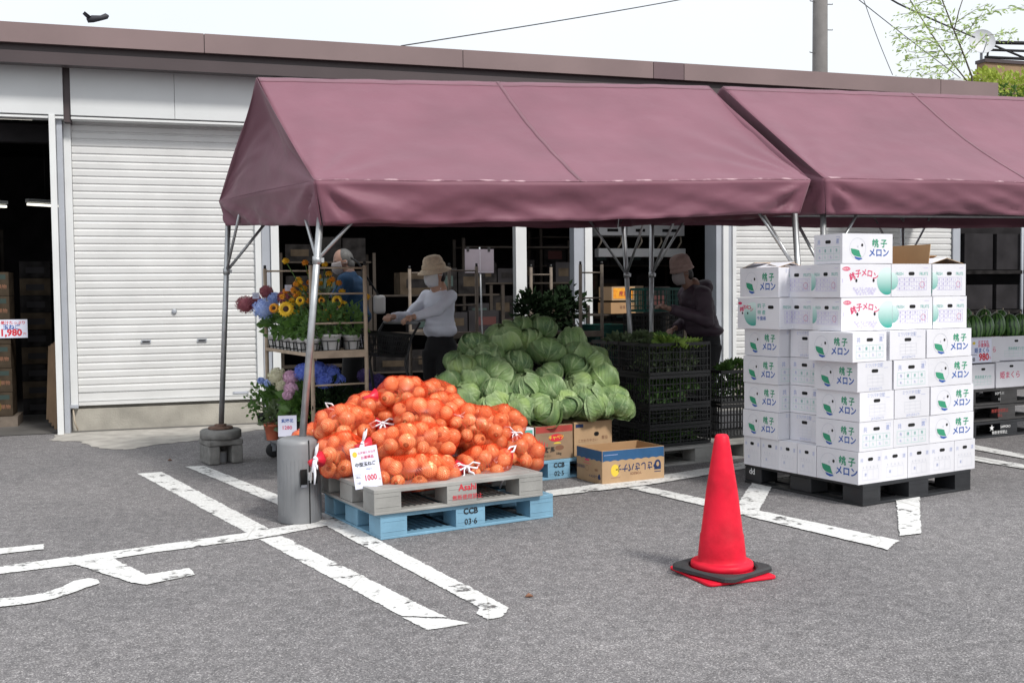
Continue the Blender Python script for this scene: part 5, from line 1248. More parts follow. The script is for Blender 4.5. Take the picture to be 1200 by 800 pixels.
for i, (u, v, z, rx, lab) in enumerate(((.03, .10, 1.02, .1, 'striped watermelon standing in the carton behind the price card, left one'), (.17, .09, 1.03, -.05, 'striped watermelon standing in the carton behind the price card, middle one'), (.33, .09, 1.04, .12, 'striped watermelon standing in the carton behind the price card, right one'),
        (.55, .14, 1.05, 0, 'striped watermelon standing in the right carton, left one'), (.73, .13, 1.03, .1, 'striped watermelon standing in the right carton, middle one'), (.88, .14, 1.04, .1, 'striped watermelon standing in the right carton, at the picture edge'),
        (.08, .27, 1.06, .3, 'striped watermelon in the second row of the left carton, half hidden'), (.27, .28, 1.10, -.2, 'striped watermelon in the second row of the left carton, right one'), (.0, .62, 1.16, .2, 'striped watermelon in the back row carton, left one'), (.18, .60, 1.22, .1, 'striped watermelon in the back row carton, right and tallest one'),
        (.60, .33, 1.08, .1, 'striped watermelon in the second row of the right carton'), (.80, .32, 1.08, .3, 'striped watermelon in the second row of the right carton, at the picture edge'))):
    if wm_me is None:
        q = MB(); q.ell((0, 0, 0), (.083, .083, .125), 'melon', 24, 18); q.lathe([(.012, .122), (.007, .128), (.005, .15)], 'hose', 8); wm_me = q.mesh('watermelon')
    o = bpy.data.objects.new('watermelon', wm_me); COL.objects.link(o); o.location = uvp(u, v, z, W0, WA); o.rotation_euler = (rx, -rx * .6, i * 1.3); s = (1, 1.05, .97)[i % 3]; o.scale = (s, s, s); tag(o, lab, 'watermelon', 'watermelons standing in the white cartons')
sign_card('price_card', 'price card reading 980 yen on the front of the watermelon carton', (Vector(uvp(.145, -.012, zz + .25, W0, WA))), (math.cos(WA), math.sin(WA), 0), (0, 0, 1), .30, .225, c_melon)

# ------------------------------------------------------------------ flower trolleys
def trolley(label, org, a, sx, sy, H, shelves, rungs, wood='wood', boards=True):
    t = thing('flower_trolley', label, 'trolley', (org[0], org[1], 0), a, 'wheeled flower trolleys under the tent')
    for (x, y) in ((0, 0), (sx, 0), (0, sy), (sx, sy)):
        q = MB(); q.tube([(x, y, .22), (x + rnd.uniform(-.006, .006), y, H * .5), (x, y, H)], .017, wood, 8); q.tube([(x, y, H), (x, y, H + .03)], .012, 'black', 8); obj('upright', q, t)
    for z in rungs:
        for y in (0, sy):
            q = MB(); q.tube([(.0, y, z), (sx, y, z)], .008, wood, 6); obj('rung', q, t)
    for z in shelves:
        q = MB(); q.b2((-.01, .0, z - .012), (sx + .01, sy, z), 'black')
        for y in (-.018, sy + .002): q.b2((.0, y, z - .03), (sx, y + .016, z + .028), wood)
        for x in (-.022, sx + .006): q.b2((x, .02, z - .016), (x + .014, sy - .02, z + .012), wood)
        obj('shelf', q, t, bevel=.002)
    q = MB(); q.b2((-.03, -.03, .15), (sx + .03, sy + .03, .235), 'greyplastic'); obj('base', q, t, bevel=.012)
    for (x, y) in ((.03, .04), (sx - .03, .04), (.03, sy - .04), (sx - .03, sy - .04)):
        q = MB(); q.lathe([(.02, -.018), (.058, -.018), (.064, -.008), (.064, .008), (.058, .018), (.02, .018)], 'rubber', 20, T=Matrix.Translation((x, y, .066)) @ Matrix.Rotation(R(90), 4, 'X'))
        q.box((x, y, .125), (.05, .05, .04), 'trimg'); q.box((x, y - .027, .10), (.03, .006, .08), 'trimg'); q.box((x, y + .027, .10), (.03, .006, .08), 'trimg'); obj('caster', q, t)
    return t
TA = math.atan2(.19, .98)
trolley('wooden-legged flower trolley nearest the grey pole weight, full of potted flowers', (1.14, 8.42), TA, .44, 1.22, 1.64, (.95, .30), (.71, 1.19, 1.42, 1.62))
trolley('flower trolley between the person in the straw hat and the cabbages', (2.592, 9.750, 1.756)[:2], .15, .28, 1.0, 1.66, (1.02, .42), (.75, 1.3, 1.62), 'darker_wood' if 0 else 'wood_d')
trolley('flower trolley behind the cabbages carrying dark shrubs and nested crates', (3.960, 9.900, 1.762)[:2], .12, .24, 1.1, 1.68, (1.0, .42), (1.35, 1.6), 'wood_d')

def petals(q, c, r, m, n, seed, squash=.85, ps=.016):
    r_ = random.Random(seed); c = Vector(c)
    q.ell(c, (r * .8, r * .8, r * .8 * squash), m, 12, 8)
    for _ in range(n):
        d = Vector((r_.gauss(0, 1), r_.gauss(0, 1), r_.gauss(0, 1) + .25)).normalized(); p = c + Vector((d.x, d.y, d.z * squash)) * r * r_.uniform(.85, 1.06)
        u = d.orthogonal().normalized(); w = d.cross(u); a0 = r_.uniform(0, PI); vs = [p - d * .003]
        for k in range(4):
            a = a0 + k * PI / 2; e = u * math.cos(a) + w * math.sin(a); f = u * math.cos(a + PI / 4) + w * math.sin(a + PI / 4)
            vs += [p + e * ps + d * r_.uniform(0, .005), p + f * ps * .35]
        q.add(vs, [(0, 1 + (i - 1) % 8, 1 + i) if 0 else (0, i, i % 8 + 1) for i in range(1, 9)], m)
def sunflower(q, c, r, facing, m='fl_yel', n=16):
    c = Vector(c); d = Vector(facing).normalized(); u = d.orthogonal().normalized(); w = d.cross(u)
    Tm = Matrix(((u.x, w.x, d.x, c.x), (u.y, w.y, d.y, c.y), (u.z, w.z, d.z, c.z), (0, 0, 0, 1)))
    q.ell((0, 0, 0), (r * .38, r * .38, r * .14), 'seed', 12, 6, T=Tm)
    for lay in (0, 1):
        for k in range(n):
            a = 2 * PI * (k + lay * .5) / n; e = Vector((math.cos(a), math.sin(a), 0)); f = Vector((-math.sin(a), math.cos(a), 0)); l = r * (.95 if lay else 1.05)
            q.add([e * r * .3 + Vector((0, 0, .002)), e * l * .65 + f * r * .13 + Vector((0, 0, .008 + lay * .004)), e * l + Vector((0, 0, -.004)), e * l * .65 - f * r * .13 + Vector((0, 0, .008 + lay * .004))], [(0, 1, 2, 3)], m, T=Tm)
def potted(label, base, pot, foliage, heads, fol=(.11, 95, 'green', .085), h=.22, name='potted_plant', group='potted flowers on the trolley'):
    """base: world point of the pot foot; heads: list of (kind, world point, radius, material)"""
    t = thing(name, label, 'potted plant', base, 0, group)
    b = Vector(base)
    if pot:
        r, ph, m = pot; q = MB(); q.lathe([(r * .72, 0), (r * .98, ph - .02), (r * 1.08, ph - .018), (r * 1.08, ph), (r * .95, ph), (r * .9, ph - .02), (.0, ph - .025)], m, 22, caps=False); obj('pot', q, t)
        q = MB()
        if m == 'potw':
            for z in (.02, ph * .62): q.lathe([(r * .76 + r * .22 * z / ph + .004, z), (r * .76 + r * .22 * z / ph + .006, z + .008)], 'black', 18, caps=False)
            for k in range(6):
                a = k * PI / 3; q.tube([(r * .80 * math.cos(a), r * .80 * math.sin(a), 0), (r * 1.05 * math.cos(a), r * 1.05 * math.sin(a), ph * .66)], .004, 'black', 5)
            obj('pot_holder', q, t)
        top = ph
    else: top = 0
    rr, n, m, ls = fol; q = MB(); zc = top + h * .45
    leafball(q, (0, 0, zc), rr, n, m, ls, hash(label) % 999, .3, 1.15, .2)
    for kd, p, r, mm in heads:
        e = Vector(p) - b; q.tube([(0, 0, top - .02), Vector((e.x * .4, e.y * .4, (top + e.z) / 2)), e], .0045, 'green', 5)
    obj('foliage', q, t)
    for i, (kd, p, r, mm) in enumerate(heads):
        q = MB(); e = Vector(p) - b
        if kd == 'h': petals(q, e, r, mm, int(150 + r * 2200), i + int(r * 1000), .9, .0115)
        elif kd == 's': sunflower(q, e, r, (-.15 + .2 * (i % 3 - 1), -1, .25), mm)
        else: petals(q, e, r, mm, 26, i, .8, .02)
        obj('flower_head', q, t)
def TP(u, v, z): e1 = Vector((math.cos(TA), math.sin(TA))); e2 = Vector((-math.sin(TA), math.cos(TA))); p = Vector((1.14, 8.42)) + e1 * u + e2 * v; return (p.x, p.y, z)
zs = .952
potted('potted hydrangea with one dusty red head, farthest left on the upper shelf', TP(.05, 1.12, zs), (.058, .12, 'potw'), 0, [('h', (0.731, 9.500, 1.333), .085, 'fl_red'), ('h', (0.826, 9.600, 1.368), .05, 'fl_red')])
potted('potted hydrangea with a big pale blue head on the upper shelf', TP(.05, .93, zs), (.058, .12, 'potw'), 0, [('h', (0.857, 9.250, 1.298), .095, 'fl_lblue'), ('h', (0.970, 9.450, 1.381), .06, 'fl_lblue')])
potted('potted plant with dusty red heads behind the pale blue hydrangea', TP(.22, 1.00, zs), (.055, .12, 'potw'), 0, [('h', (0.904, 9.500, 1.440), .06, 'fl_red'), ('h', (1.039, 9.300, 1.388), .065, 'fl_red')])
potted('potted sunflower with a small dark flower, third pot on the upper shelf edge', TP(.05, .74, zs), (.055, .115, 'potw'), 0, [('s', (0.926, 9.100, 1.306), .045, 'fl_or')])
potted('potted sunflower with two bright yellow flowers on the upper shelf edge', TP(.05, .55, zs), (.055, .115, 'potw'), 0, [('s', (1.000, 8.900, 1.300), .068, 'fl_yel'), ('s', (1.088, 8.950, 1.305), .058, 'fl_yel')])
potted('potted sunflower with small yellow flowers, near the tent pole', TP(.05, .36, zs), (.055, .115, 'potw'), 0, [('s', (1.105, 8.800, 1.368), .04, 'fl_yel')], (.1, 120, 'green', .06))
potted('low leafy pot at the near corner of the upper shelf', TP(.06, .17, zs), (.058, .115, 'potw'), 0, [], (.09, 120, 'green', .06), .14)
potted('large pale pot of small sunflowers at the ladder end of the upper shelf', TP(.19, .10, zs), (.078, .15, 'potw'), 0, [('s', (1.277, 8.600, 1.252), .05, 'fl_or'), ('s', (1.383, 8.700, 1.365), .045, 'fl_yel'), ('s', (1.260, 8.700, 1.367), .03, 'fl_or')], (.13, 170, 'green', .06))
potted('pale pot of small sunflowers at the right upright of the upper shelf', TP(.37, .12, zs), (.070, .14, 'potw'), 0, [('s', (1.430, 8.700, 1.323), .045, 'fl_yel'), ('s', (1.434, 8.650, 1.229), .035, 'fl_or')], (.11, 150, 'green', .06))
r_ = random.Random(4); hd = [('f', (Vector((1.229, 9.000, 1.492)) + Vector((r_.gauss(0, .13), r_.gauss(0, .08), r_.gauss(0, .10)))).to_tuple(), r_.uniform(.016, .025), 'fl_or' if r_.random() < .4 else 'fl_yel') for _ in range(44)]
potted('tall bushy pot of small orange and yellow flowers in the middle of the upper shelf', TP(.24, .50, zs), (.08, .16, 'potw'), 0, hd, (.17, 200, 'green_g', .06), .34)
zl = .302
potted('cream hydrangea in a clear sleeve on the lower shelf', TP(.03, .52, zl), (.06, .12, 'black'), 0, [('h', (0.927, 8.950, 0.753), .08, 'fl_cream'), ('h', (0.961, 8.900, 0.679), .055, 'fl_cream')], (.14, 150, 'green_g', .1))
potted('pink hydrangea in a clear sleeve on the lower shelf', TP(.02, .30, zl), (.06, .12, 'black'), 0, [('h', (1.007, 8.700, 0.761), .062, 'fl_pink'), ('h', (1.001, 8.660, 0.676), .055, 'fl_pink'), ('h', (0.972, 8.650, 0.624), .04, 'fl_pink')], (.14, 170, 'green', .11))
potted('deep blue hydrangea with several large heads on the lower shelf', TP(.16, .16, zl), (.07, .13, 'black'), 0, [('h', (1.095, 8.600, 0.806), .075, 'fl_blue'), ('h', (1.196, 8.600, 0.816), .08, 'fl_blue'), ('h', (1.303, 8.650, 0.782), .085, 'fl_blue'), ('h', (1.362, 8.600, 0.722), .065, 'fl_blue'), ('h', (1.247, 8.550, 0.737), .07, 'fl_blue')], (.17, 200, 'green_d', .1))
potted('leafy plant with small pale blue flowers at the left end of the lower shelf', TP(.04, .98, zl), (.06, .12, 'black'), 0, [('h', (0.891, 9.300, 0.671), .04, 'fl_lblue'), ('h', (0.833, 9.350, 0.691), .03, 'fl_lblue')], (.15, 170, 'green', .11))
potted('feathery green plant leaning out at the left end of the lower shelf', TP(-.08, 1.10, zl), (.05, .10, 'black'), 0, [], (.16, 260, 'green', .045), .2)
potted('small plant in a terracotta pot at the foot of the trolley', (*(0.879, 8.950, 0.414)[:2], .24), (.065, .13, 'terra'), 0, [], (.09, 90, 'green_g', .07), .1)
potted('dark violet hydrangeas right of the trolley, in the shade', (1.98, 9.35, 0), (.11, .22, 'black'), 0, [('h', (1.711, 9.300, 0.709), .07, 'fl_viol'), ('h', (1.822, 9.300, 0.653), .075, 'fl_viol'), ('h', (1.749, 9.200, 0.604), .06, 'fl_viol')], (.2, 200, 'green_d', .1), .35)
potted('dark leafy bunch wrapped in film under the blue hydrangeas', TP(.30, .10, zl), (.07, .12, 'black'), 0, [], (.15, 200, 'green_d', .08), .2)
def c_small(q, w, h, T):
    q.text('紫陽花', w * .22, 'ink_b', T @ Matrix.Translation((-.0, h * .75, 0)), .02); q.text('1280', w * .28, 'ink_p', T @ Matrix.Translation((.0, h * .42, 0)), .02); q.text('円', w * .12, 'ink_k', T @ Matrix.Translation((w * .3, h * .15, 0)))
sign_card('price_card', 'small white price card standing at the foot of the flower trolley', (0.910, 8.150, 0.365), (.97, -.1, 0), (0, 0, 1), .135, .155, c_small)
for (p, lab) in (((0.800, 9.300, 1.384), 'small white tag stuck between the flowers at the left end of the trolley'), ((1.035, 9.000, 1.445), 'small white tag stuck among the flowers in the middle of the trolley')):
    sign_card('plant_tag', lab, p, (.9, .3, .0), (-.1 * .9 / .9 * 0, 0, 1), .06, .05, lambda q, w, h, T: q.text('花', .03, 'ink_gr', T @ Matrix.Translation((0, h / 2, 0))), 'tag')
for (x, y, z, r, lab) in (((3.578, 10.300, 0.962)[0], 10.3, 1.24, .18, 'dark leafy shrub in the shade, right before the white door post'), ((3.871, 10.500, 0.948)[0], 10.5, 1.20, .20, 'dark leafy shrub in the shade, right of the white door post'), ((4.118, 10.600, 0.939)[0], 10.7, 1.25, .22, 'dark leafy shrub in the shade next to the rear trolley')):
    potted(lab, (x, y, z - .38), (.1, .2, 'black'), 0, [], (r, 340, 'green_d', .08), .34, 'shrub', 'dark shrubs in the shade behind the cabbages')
q = MB(); tb = thing('plant_table', 'low dark table holding the shrubs behind the cabbages', 'table', (3.55, 10.4, 0), .12)
q.b2((-.75, -.25, .86), (.75, .35, .895), 'wood_d'); obj('table_top', q, tb)
for sx in (-.7, .7):
    for sy in (-.2, .3): q = MB(); q.b2((sx - .02, sy - .02, 0), (sx + .02, sy + .02, .859), 'wood_d'); obj('leg', q, tb)
# notice board on a stand
nb = thing('notice_board', 'blank pale notice sheet clipped to a thin stand behind the straw-hatted person', 'notice board', (3.035, 10.100, 1.065)[:2] + (0,), .1)
q = MB(); zt_ = (2.958, 10.100, 1.834)[2]; zb_ = (2.955, 10.100, 1.604)[2]; q.b2((-.20, -.01, zb_), (.10, .0, zt_), 'notice')
q.rect(-.19, zb_ + .01, .09, zb_ + .012, 'ink_gr', face_T((0, -.0108, 0), (1, 0, 0))); q.rect(-.045, zb_ + .02, -.043, zt_ - .02, 'ink_gr', face_T((0, -.0108, 0), (1, 0, 0))); obj('sheet', q, nb)
q = MB(); q.tube([(0, .01, .02), (-.04, .01, zt_ + .02)], .008, 'steel', 8); q.lathe([(.16, 0), (.15, .02), (.02, .025)], 'black', 20); obj('stand', q, nb)
for x in (-.17, .05): q = MB(); q.b2((x - .012, -.016, zt_ - .02), (x + .012, .004, zt_ + .022), 'black'); obj('clip', q, nb)

# ------------------------------------------------------------------ stock in the shade
def simple_crates(label, x, y, z, n, L, W, h, m, a=.1):
    for i in range(n):
        q = MB(); q.b2((-L / 2, -W / 2, 0), (L / 2, W / 2, .006), m)
        for s in (-1, 1): q.b2((-L / 2, s * W / 2 - .003, .006), (L / 2, s * W / 2 + .003, h * .82), m); q.b2((s * L / 2 - .003, -W / 2, .006), (s * L / 2 + .003, W / 2, h * .82), m)
        for s in (-1, 1): q.b2((-L / 2 - .012, s * W / 2 - .012, h * .82), (L / 2 + .012, s * W / 2 + .012, h * .94), m)
        for s in (-1, 1): q.b2((s * L / 2 - .012, -W / 2, h * .82), (s * L / 2 + .012, W / 2, h * .94), m)
        o = obj('nested_basket', q); o.location = (x + rnd.uniform(-.006, .006), y, z + i * h); o.rotation_euler = (0, 0, a); tag(o, label, 'basket', 'nested baskets: ' + label)
simple_crates('dark green basket nested in the tall pile behind the cabbages', (4.420, 10.400, 0.939)[0], 10.4, .32, 18, .40, .35, .042, 'crate_g')
o = tag(obj('stock_stand', (lambda q: (q.b2((-.25, -.2, 0), (.25, .2, .315), 'dark'), q)[1])(MB())), 'low dark stand under the nested green baskets', 'stand'); o.location = ((4.420, 10.400, 0.939)[0], 10.4, 0)
o = obj('shopping_crate', crate_mesh(.42, .30, .24, 'crate_g', .045)); o.location = ((4.790, 9.950, 1.206)[0], 9.95, (4.790, 9.950, 1.206)[2]); o.rotation_euler = (0, 0, .1); tag(o, 'green lattice basket in front of the hand of the person in the mauve hat', 'basket')
zc = (4.790, 9.950, 1.206)[2]
for i in range(5):
    o = obj('vegetable_crate', crate_mesh(.48, .36, (zc - .01) / 5 - .004)); o.location = ((4.771, 9.950, 1.207)[0], 9.97, i * (zc - .01) / 5); o.rotation_euler = (0, 0, .1); tag(o, 'black crate in the pile under the green lattice basket', 'crate', 'black crates piled behind the leaning tent poles')
sc_ = thing('stock_carton', 'carton with orange print on the shelf behind the leaning tent poles', 'carton', (4.995, 11.400, 1.309)[:2] + ((4.995, 11.400, 1.309)[2],), .1)
q = MB(); q.b2((-.14, -.15, .001), (.16, .15, .155), 'card_b'); q.rect(-.12, .02, .14, .14, 'fl_or', face_T((0, -.1512, 0), (1, 0, 0))); q.text('産直', .06, 'card_r', face_T((0.01, -.152, .08), (1, 0, 0)), .02); obj('box', q, sc_)
sc_ = thing('stock_carton', 'beige carton under the orange printed one behind the tent poles', 'carton', (4.994, 11.400, 1.172)[:2] + ((4.994, 11.400, 1.172)[2] - .01,), .1)
q = MB(); q.b2((-.15, -.15, 0), (.17, .15, .125), 'card_in'); q.text('青果', .04, 'ink_br', face_T((0, -.1512, .07), (1, 0, 0))); obj('box', q, sc_)
sc_ = thing('stock_carton', 'upright brown carton behind the leaning tent poles', 'carton', (5.285, 11.500, 1.166)[:2] + ((4.994, 11.400, 1.172)[2] - .01,), .1)
q = MB(); q.b2((-.09, -.15, 0), (.15, .15, .28), 'card_d'); q.text('みかん', .05, 'card_r', face_T((0.03, -.1512, .12), (1, 0, 0)), .02); obj('box', q, sc_)
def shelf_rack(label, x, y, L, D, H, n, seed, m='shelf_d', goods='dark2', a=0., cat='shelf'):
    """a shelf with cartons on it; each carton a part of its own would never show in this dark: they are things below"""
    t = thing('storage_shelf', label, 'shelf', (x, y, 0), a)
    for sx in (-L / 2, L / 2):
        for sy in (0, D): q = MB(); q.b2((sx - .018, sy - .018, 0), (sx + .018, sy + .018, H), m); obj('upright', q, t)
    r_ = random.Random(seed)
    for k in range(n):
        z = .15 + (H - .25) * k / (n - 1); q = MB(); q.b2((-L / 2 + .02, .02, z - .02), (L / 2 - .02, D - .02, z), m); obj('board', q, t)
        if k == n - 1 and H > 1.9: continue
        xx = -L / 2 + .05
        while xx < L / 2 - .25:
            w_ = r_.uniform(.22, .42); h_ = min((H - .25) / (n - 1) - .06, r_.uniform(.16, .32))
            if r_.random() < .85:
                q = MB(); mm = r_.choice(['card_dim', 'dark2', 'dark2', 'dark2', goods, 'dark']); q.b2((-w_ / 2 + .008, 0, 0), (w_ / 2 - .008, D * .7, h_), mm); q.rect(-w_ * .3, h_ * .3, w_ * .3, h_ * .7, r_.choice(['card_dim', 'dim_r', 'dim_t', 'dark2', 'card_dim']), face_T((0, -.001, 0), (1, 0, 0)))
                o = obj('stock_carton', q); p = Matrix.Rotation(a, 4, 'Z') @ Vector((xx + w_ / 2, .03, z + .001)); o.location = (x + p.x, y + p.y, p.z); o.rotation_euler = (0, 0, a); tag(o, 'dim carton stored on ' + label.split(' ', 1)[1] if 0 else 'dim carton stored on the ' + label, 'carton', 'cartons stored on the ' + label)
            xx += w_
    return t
shelf_rack('dark shelf behind the person in the straw hat', 2.95, 11.6, 1.5, .45, 1.5, 4, 1)
shelf_rack('dark shelf behind the person in blue', 1.9 + .05, 12.9, 1.1, .45, 1.9, 5, 2)
shelf_rack('dark shelf between the two door posts', 4.5, 13.2, 1.6, .45, 2.1, 5, 3)
shelf_rack('low shelf behind the leaning tent poles', (5.186, 11.400, 1.169)[0], 11.25, 1.2, .45, (4.994, 11.400, 1.172)[2] - .012 + .10, 3, 4)
shelf_rack('dark shelf at the back of the shop', 6.3, 14.5, 2.2, .5, 2.3, 6, 5)
shelf_rack('dark shelf inside the left entrance', -3.2, 15.2, 2.6, .5, 2.3, 6, 6)
# hanging chiller unit
x0, zA = (5.715, 13.600, 2.326)[0], (5.712, 13.600, 1.878)[2]; x1 = (6.995, 13.600, 2.339)[0]
ch = thing('chiller_unit', 'white overhead unit with pale hoses running down to a white rail, behind the tent poles', 'refrigeration unit', (x0, 13.6, zA))
zB = (6.320, 13.600, 2.169)[2] - zA; zD = (6.319, 13.600, 1.994)[2] - zA
for k, (a_, b_) in enumerate(((0, .40), (.42, .80), (.82, x1 - x0))):
    q = MB(); q.b2((a_, 0, zB), (b_, .4, zB + .30), 'panel'); q.b2((a_ + .12, -.006, zB + .05), (b_ - .12, -.001, zB + .09), 'hole'); obj('housing', q, ch, bevel=.01)
q = MB(); q.b2((0, .02, 0), (x1 - x0 + .03, .16, zD), 'trimw'); obj('rail', q, ch, bevel=.008)
for k in range(5): q = MB(); X = .04 + k * (x1 - x0 - .08) / 4; q.tube([(X + .03, .10, zB), (X + .0, .02, (zB + zD) * .5), (X - .03, .08, zD)], .012, 'hose', 7); obj('hose', q, ch)
for X in (.05, x1 - x0 - .05): q = MB(); q.tube([(X, .2, zB + .30), (X, .2, 3.74 - zA)], .01, 'black', 6); obj('hanger', q, ch)
# left entrance: cartons, price card, board pile
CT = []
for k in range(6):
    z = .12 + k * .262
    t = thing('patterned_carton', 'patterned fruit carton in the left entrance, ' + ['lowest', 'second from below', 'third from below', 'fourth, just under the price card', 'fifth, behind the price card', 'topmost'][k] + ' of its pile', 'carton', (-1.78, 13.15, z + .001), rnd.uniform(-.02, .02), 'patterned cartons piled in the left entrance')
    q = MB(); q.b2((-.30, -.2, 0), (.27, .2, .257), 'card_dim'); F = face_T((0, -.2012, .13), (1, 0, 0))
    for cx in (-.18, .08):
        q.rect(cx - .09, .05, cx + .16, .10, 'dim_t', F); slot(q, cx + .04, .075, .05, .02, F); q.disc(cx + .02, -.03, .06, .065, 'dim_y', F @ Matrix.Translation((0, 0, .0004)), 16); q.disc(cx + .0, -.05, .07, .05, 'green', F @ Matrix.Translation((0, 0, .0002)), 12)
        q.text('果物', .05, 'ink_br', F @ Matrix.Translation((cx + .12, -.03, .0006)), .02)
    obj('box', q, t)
o = obj('stock_stand', (lambda q: (q.b2((-.36, -.25, .0), (.32, .25, .115), 'wood_d'), q)[1])(MB())); o.location = (-1.78, 13.15, 0); tag(o, 'wooden skid under the patterned cartons in the left entrance', 'skid')
def c_1980(q, w, h, T):
    q.text('果汁たっぷり', w * .10, 'ink_r', T @ Matrix.Translation((w * .15, h * .83, 0)), .02); q.text('玉ねぎ', w * .14, 'ink_b', T @ Matrix.Translation((w * .12, h * .60, 0)), .03); q.text('1,980', w * .24, 'ink_r', T @ Matrix.Translation((w * .12, h * .26, 0)), .04); q.text('円', w * .08, 'ink_r', T @ Matrix.Translation((w * .43, h * .2, 0)))
    q.text('特売', w * .12, 'ink_k', T @ Matrix.Translation((-w * .36, h * .78, 0)), .01); q.text('税込', w * .08, 'ink_b', T @ Matrix.Translation((-w * .36, h * .3, 0)))
sign_card('price_card', 'white price card reading 1,980 yen on the patterned cartons in the left entrance', (-1.546, 12.930, 0.972), (1, -.03, 0), (0, 0, 1), .42, .20, c_1980)
for k in range(9):
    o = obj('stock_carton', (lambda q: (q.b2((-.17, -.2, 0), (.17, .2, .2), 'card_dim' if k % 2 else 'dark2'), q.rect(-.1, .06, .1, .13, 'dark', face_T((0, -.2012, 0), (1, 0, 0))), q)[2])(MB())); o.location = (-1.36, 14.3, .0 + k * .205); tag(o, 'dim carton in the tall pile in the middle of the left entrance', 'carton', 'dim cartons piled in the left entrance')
bpile = thing('board_pile', 'tall brown boards leaning just inside the left entrance by the white post', 'boards', (-1.02, 12.75, 0))
for k in range(4): q = MB(); q.box((.0 - k * .035, .1 * k, .48), (.03, .55, .95 - .05 * k), 'card_d', tilt=(R(3), 'Y')); obj('board', q, bpile)

# ------------------------------------------------------------------ right end beyond the shop
rk = thing('storage_rack', 'dark storage rack of grey sheets beyond the watermelons', 'rack', (11.6, 12.3, 0))
for x in (-1.1, 0, 1.1, 2.2):
    q = MB(); q.tube([(x, 0, 0), (x, 0, 2.7)], .022, 'trimg', 8); obj('post', q, rk)
for z in (.5, 1.05, 1.6, 2.3): q = MB(); q.b2((-1.1, -.02, z), (2.2, .5, z + .05), 'dark2'); obj('shelf', q, rk)
for z, hh in ((.56, .3), (1.11, .34), (1.66, .5)):
    for x in (-.95, -.4, .15, .7, 1.3, 1.8): q = MB(); q.b2((x, .04, z), (x + .48, .45, z + hh), 'dark2' if (x > 0) else 'dark'); obj('sheet_bundle', q, rk)
wl_ = thing('backdrop', 'added dark backdrop hiding the bright sky beyond the right end of the shop', 'backdrop', (13, 13.0, 0))
q = MB(); q.b2((-2.5, 0, 0), (6, 2.5, 3.3), 'dark'); obj('wall', q, wl_)  # added wall that blocks the bright sky under the right tent
aw = thing('corrugated_awning', 'short pale corrugated sheet showing below the hem of the right tent', 'awning', (8.9, 11.2, 0))
q = MB(); n = 90; xa, xb = (8.452, 11.200, 2.245)[0], (9.788, 11.200, 2.260)[0]; z0_ = (9.141, 11.200, 2.263)[2]; vs = []
for j in (0, 1):
    for k in range(n + 1): vs.append((xa + (xb - xa) * k / n, 11.2 + j * .9, z0_ + j * .22 + .022 * math.sin(k * 2 * PI / 10)))
q.add(vs, [(k, k + 1, n + 2 + k, n + 1 + k) for k in range(n)], 'panel', True); solid(obj('sheet', q, aw, True), .004)
for x in (xa + .1, xb - .1): q = MB(); q.tube([(x, 11.25, z0_ - .04), (x, 12.19, z0_ - .04)], .015, 'steel', 6); obj('bracket', q, aw, True)
# far things above the roof
bx, bz = (21.317, 24.000, 7.443)[0], (21.317, 24.000, 7.443)[2]
nb_ = thing('brown_house', 'brown flat-roofed house beyond the right end of the shop roof', 'building', (bx, 24, 0))
q = MB(); q.b2((0, 0, 0), (12, .3, bz), 'brownwall'); q.b2((-.03, -.05, bz), (12, .33, bz + .09), 'fascia_d'); q.b2((.0, -.012, bz - .62), (12, -.002, bz - .60), 'fascia_d'); obj('wall', q, nb_)
q = MB(); zz0 = bz + .14; q.tube([(.25, .1, zz0 + .42), (12, .1, zz0 + .95)], .05, 'black', 6); q.tube([(.1, .1, zz0 + .02), (12, .1, zz0 + .25)], .04, 'black', 6); q.tube([(.2, .1, zz0 + .22), (12, .1, zz0 + .6)], .035, 'black', 6)
for k in range(9): q.tube([(.15 + k * 1.3, .1, bz + .08), (.25 + k * 1.3, .1, zz0 + .45 + k * .05)], .03, 'black', 6); q.tube([(.2 + k * 1.3, .1, zz0 + .4 + k * .045), (1.5 + k * 1.3, .1, zz0 + .05 + k * .025)], .03, 'black', 6)
obj('railing', q, nb_)
q = MB(); q.b2((-.95, .05, 0), (-.1, .3, bz - .45), 'panel'); obj('annex', q, nb_)
dc = Vector((20.974, 23.700, 7.912)); dish = thing('satellite_dish', 'grey satellite dish on the corner of the brown house', 'satellite dish', (dc.x, dc.y, bz))
hz = dc.z - bz; dv = Vector((-.35, -.9, .22)).normalized(); u_ = dv.orthogonal().normalized(); Td = Matrix.Translation((0, 0, hz)) @ dv.to_track_quat('Z', 'Y').to_matrix().to_4x4()
q = MB(); q.lathe([(.001, -.07), (.12, -.06), (.24, -.03), (.33, .0), (.335, .004)], 'dish', 28, T=Td, caps=False); q.lathe([(.335, .004), (.338, -.004), (.24, -.04), (.12, -.072), (.001, -.08)], 'dish', 28, T=Td, caps=False); obj('reflector', q, dish)
q = MB(); q.tube([Td @ Vector((0, -.30, 0)), Td @ Vector((0, -.12, .32))], .014, 'trimg', 6); q.ell(Td @ Vector((0, -.10, .34)), (.05, .05, .06), 'trimw', 10, 8); obj('feed_arm', q, dish)
q = MB(); q.tube([(0.05, .1, .0), (.05, .1, hz)], .035, 'trimg', 8); obj('mast', q, dish)
up0 = Vector((17.529, 26.000, 8.401)); ut = thing('utility_pole', 'grey concrete utility pole with step bolts rising behind the shop roof', 'utility pole', (up0.x, up0.y, 0))
q = MB(); q.lathe([(.235, 0), (.185, 13)], 'pole', 20); obj('shaft', q, ut)
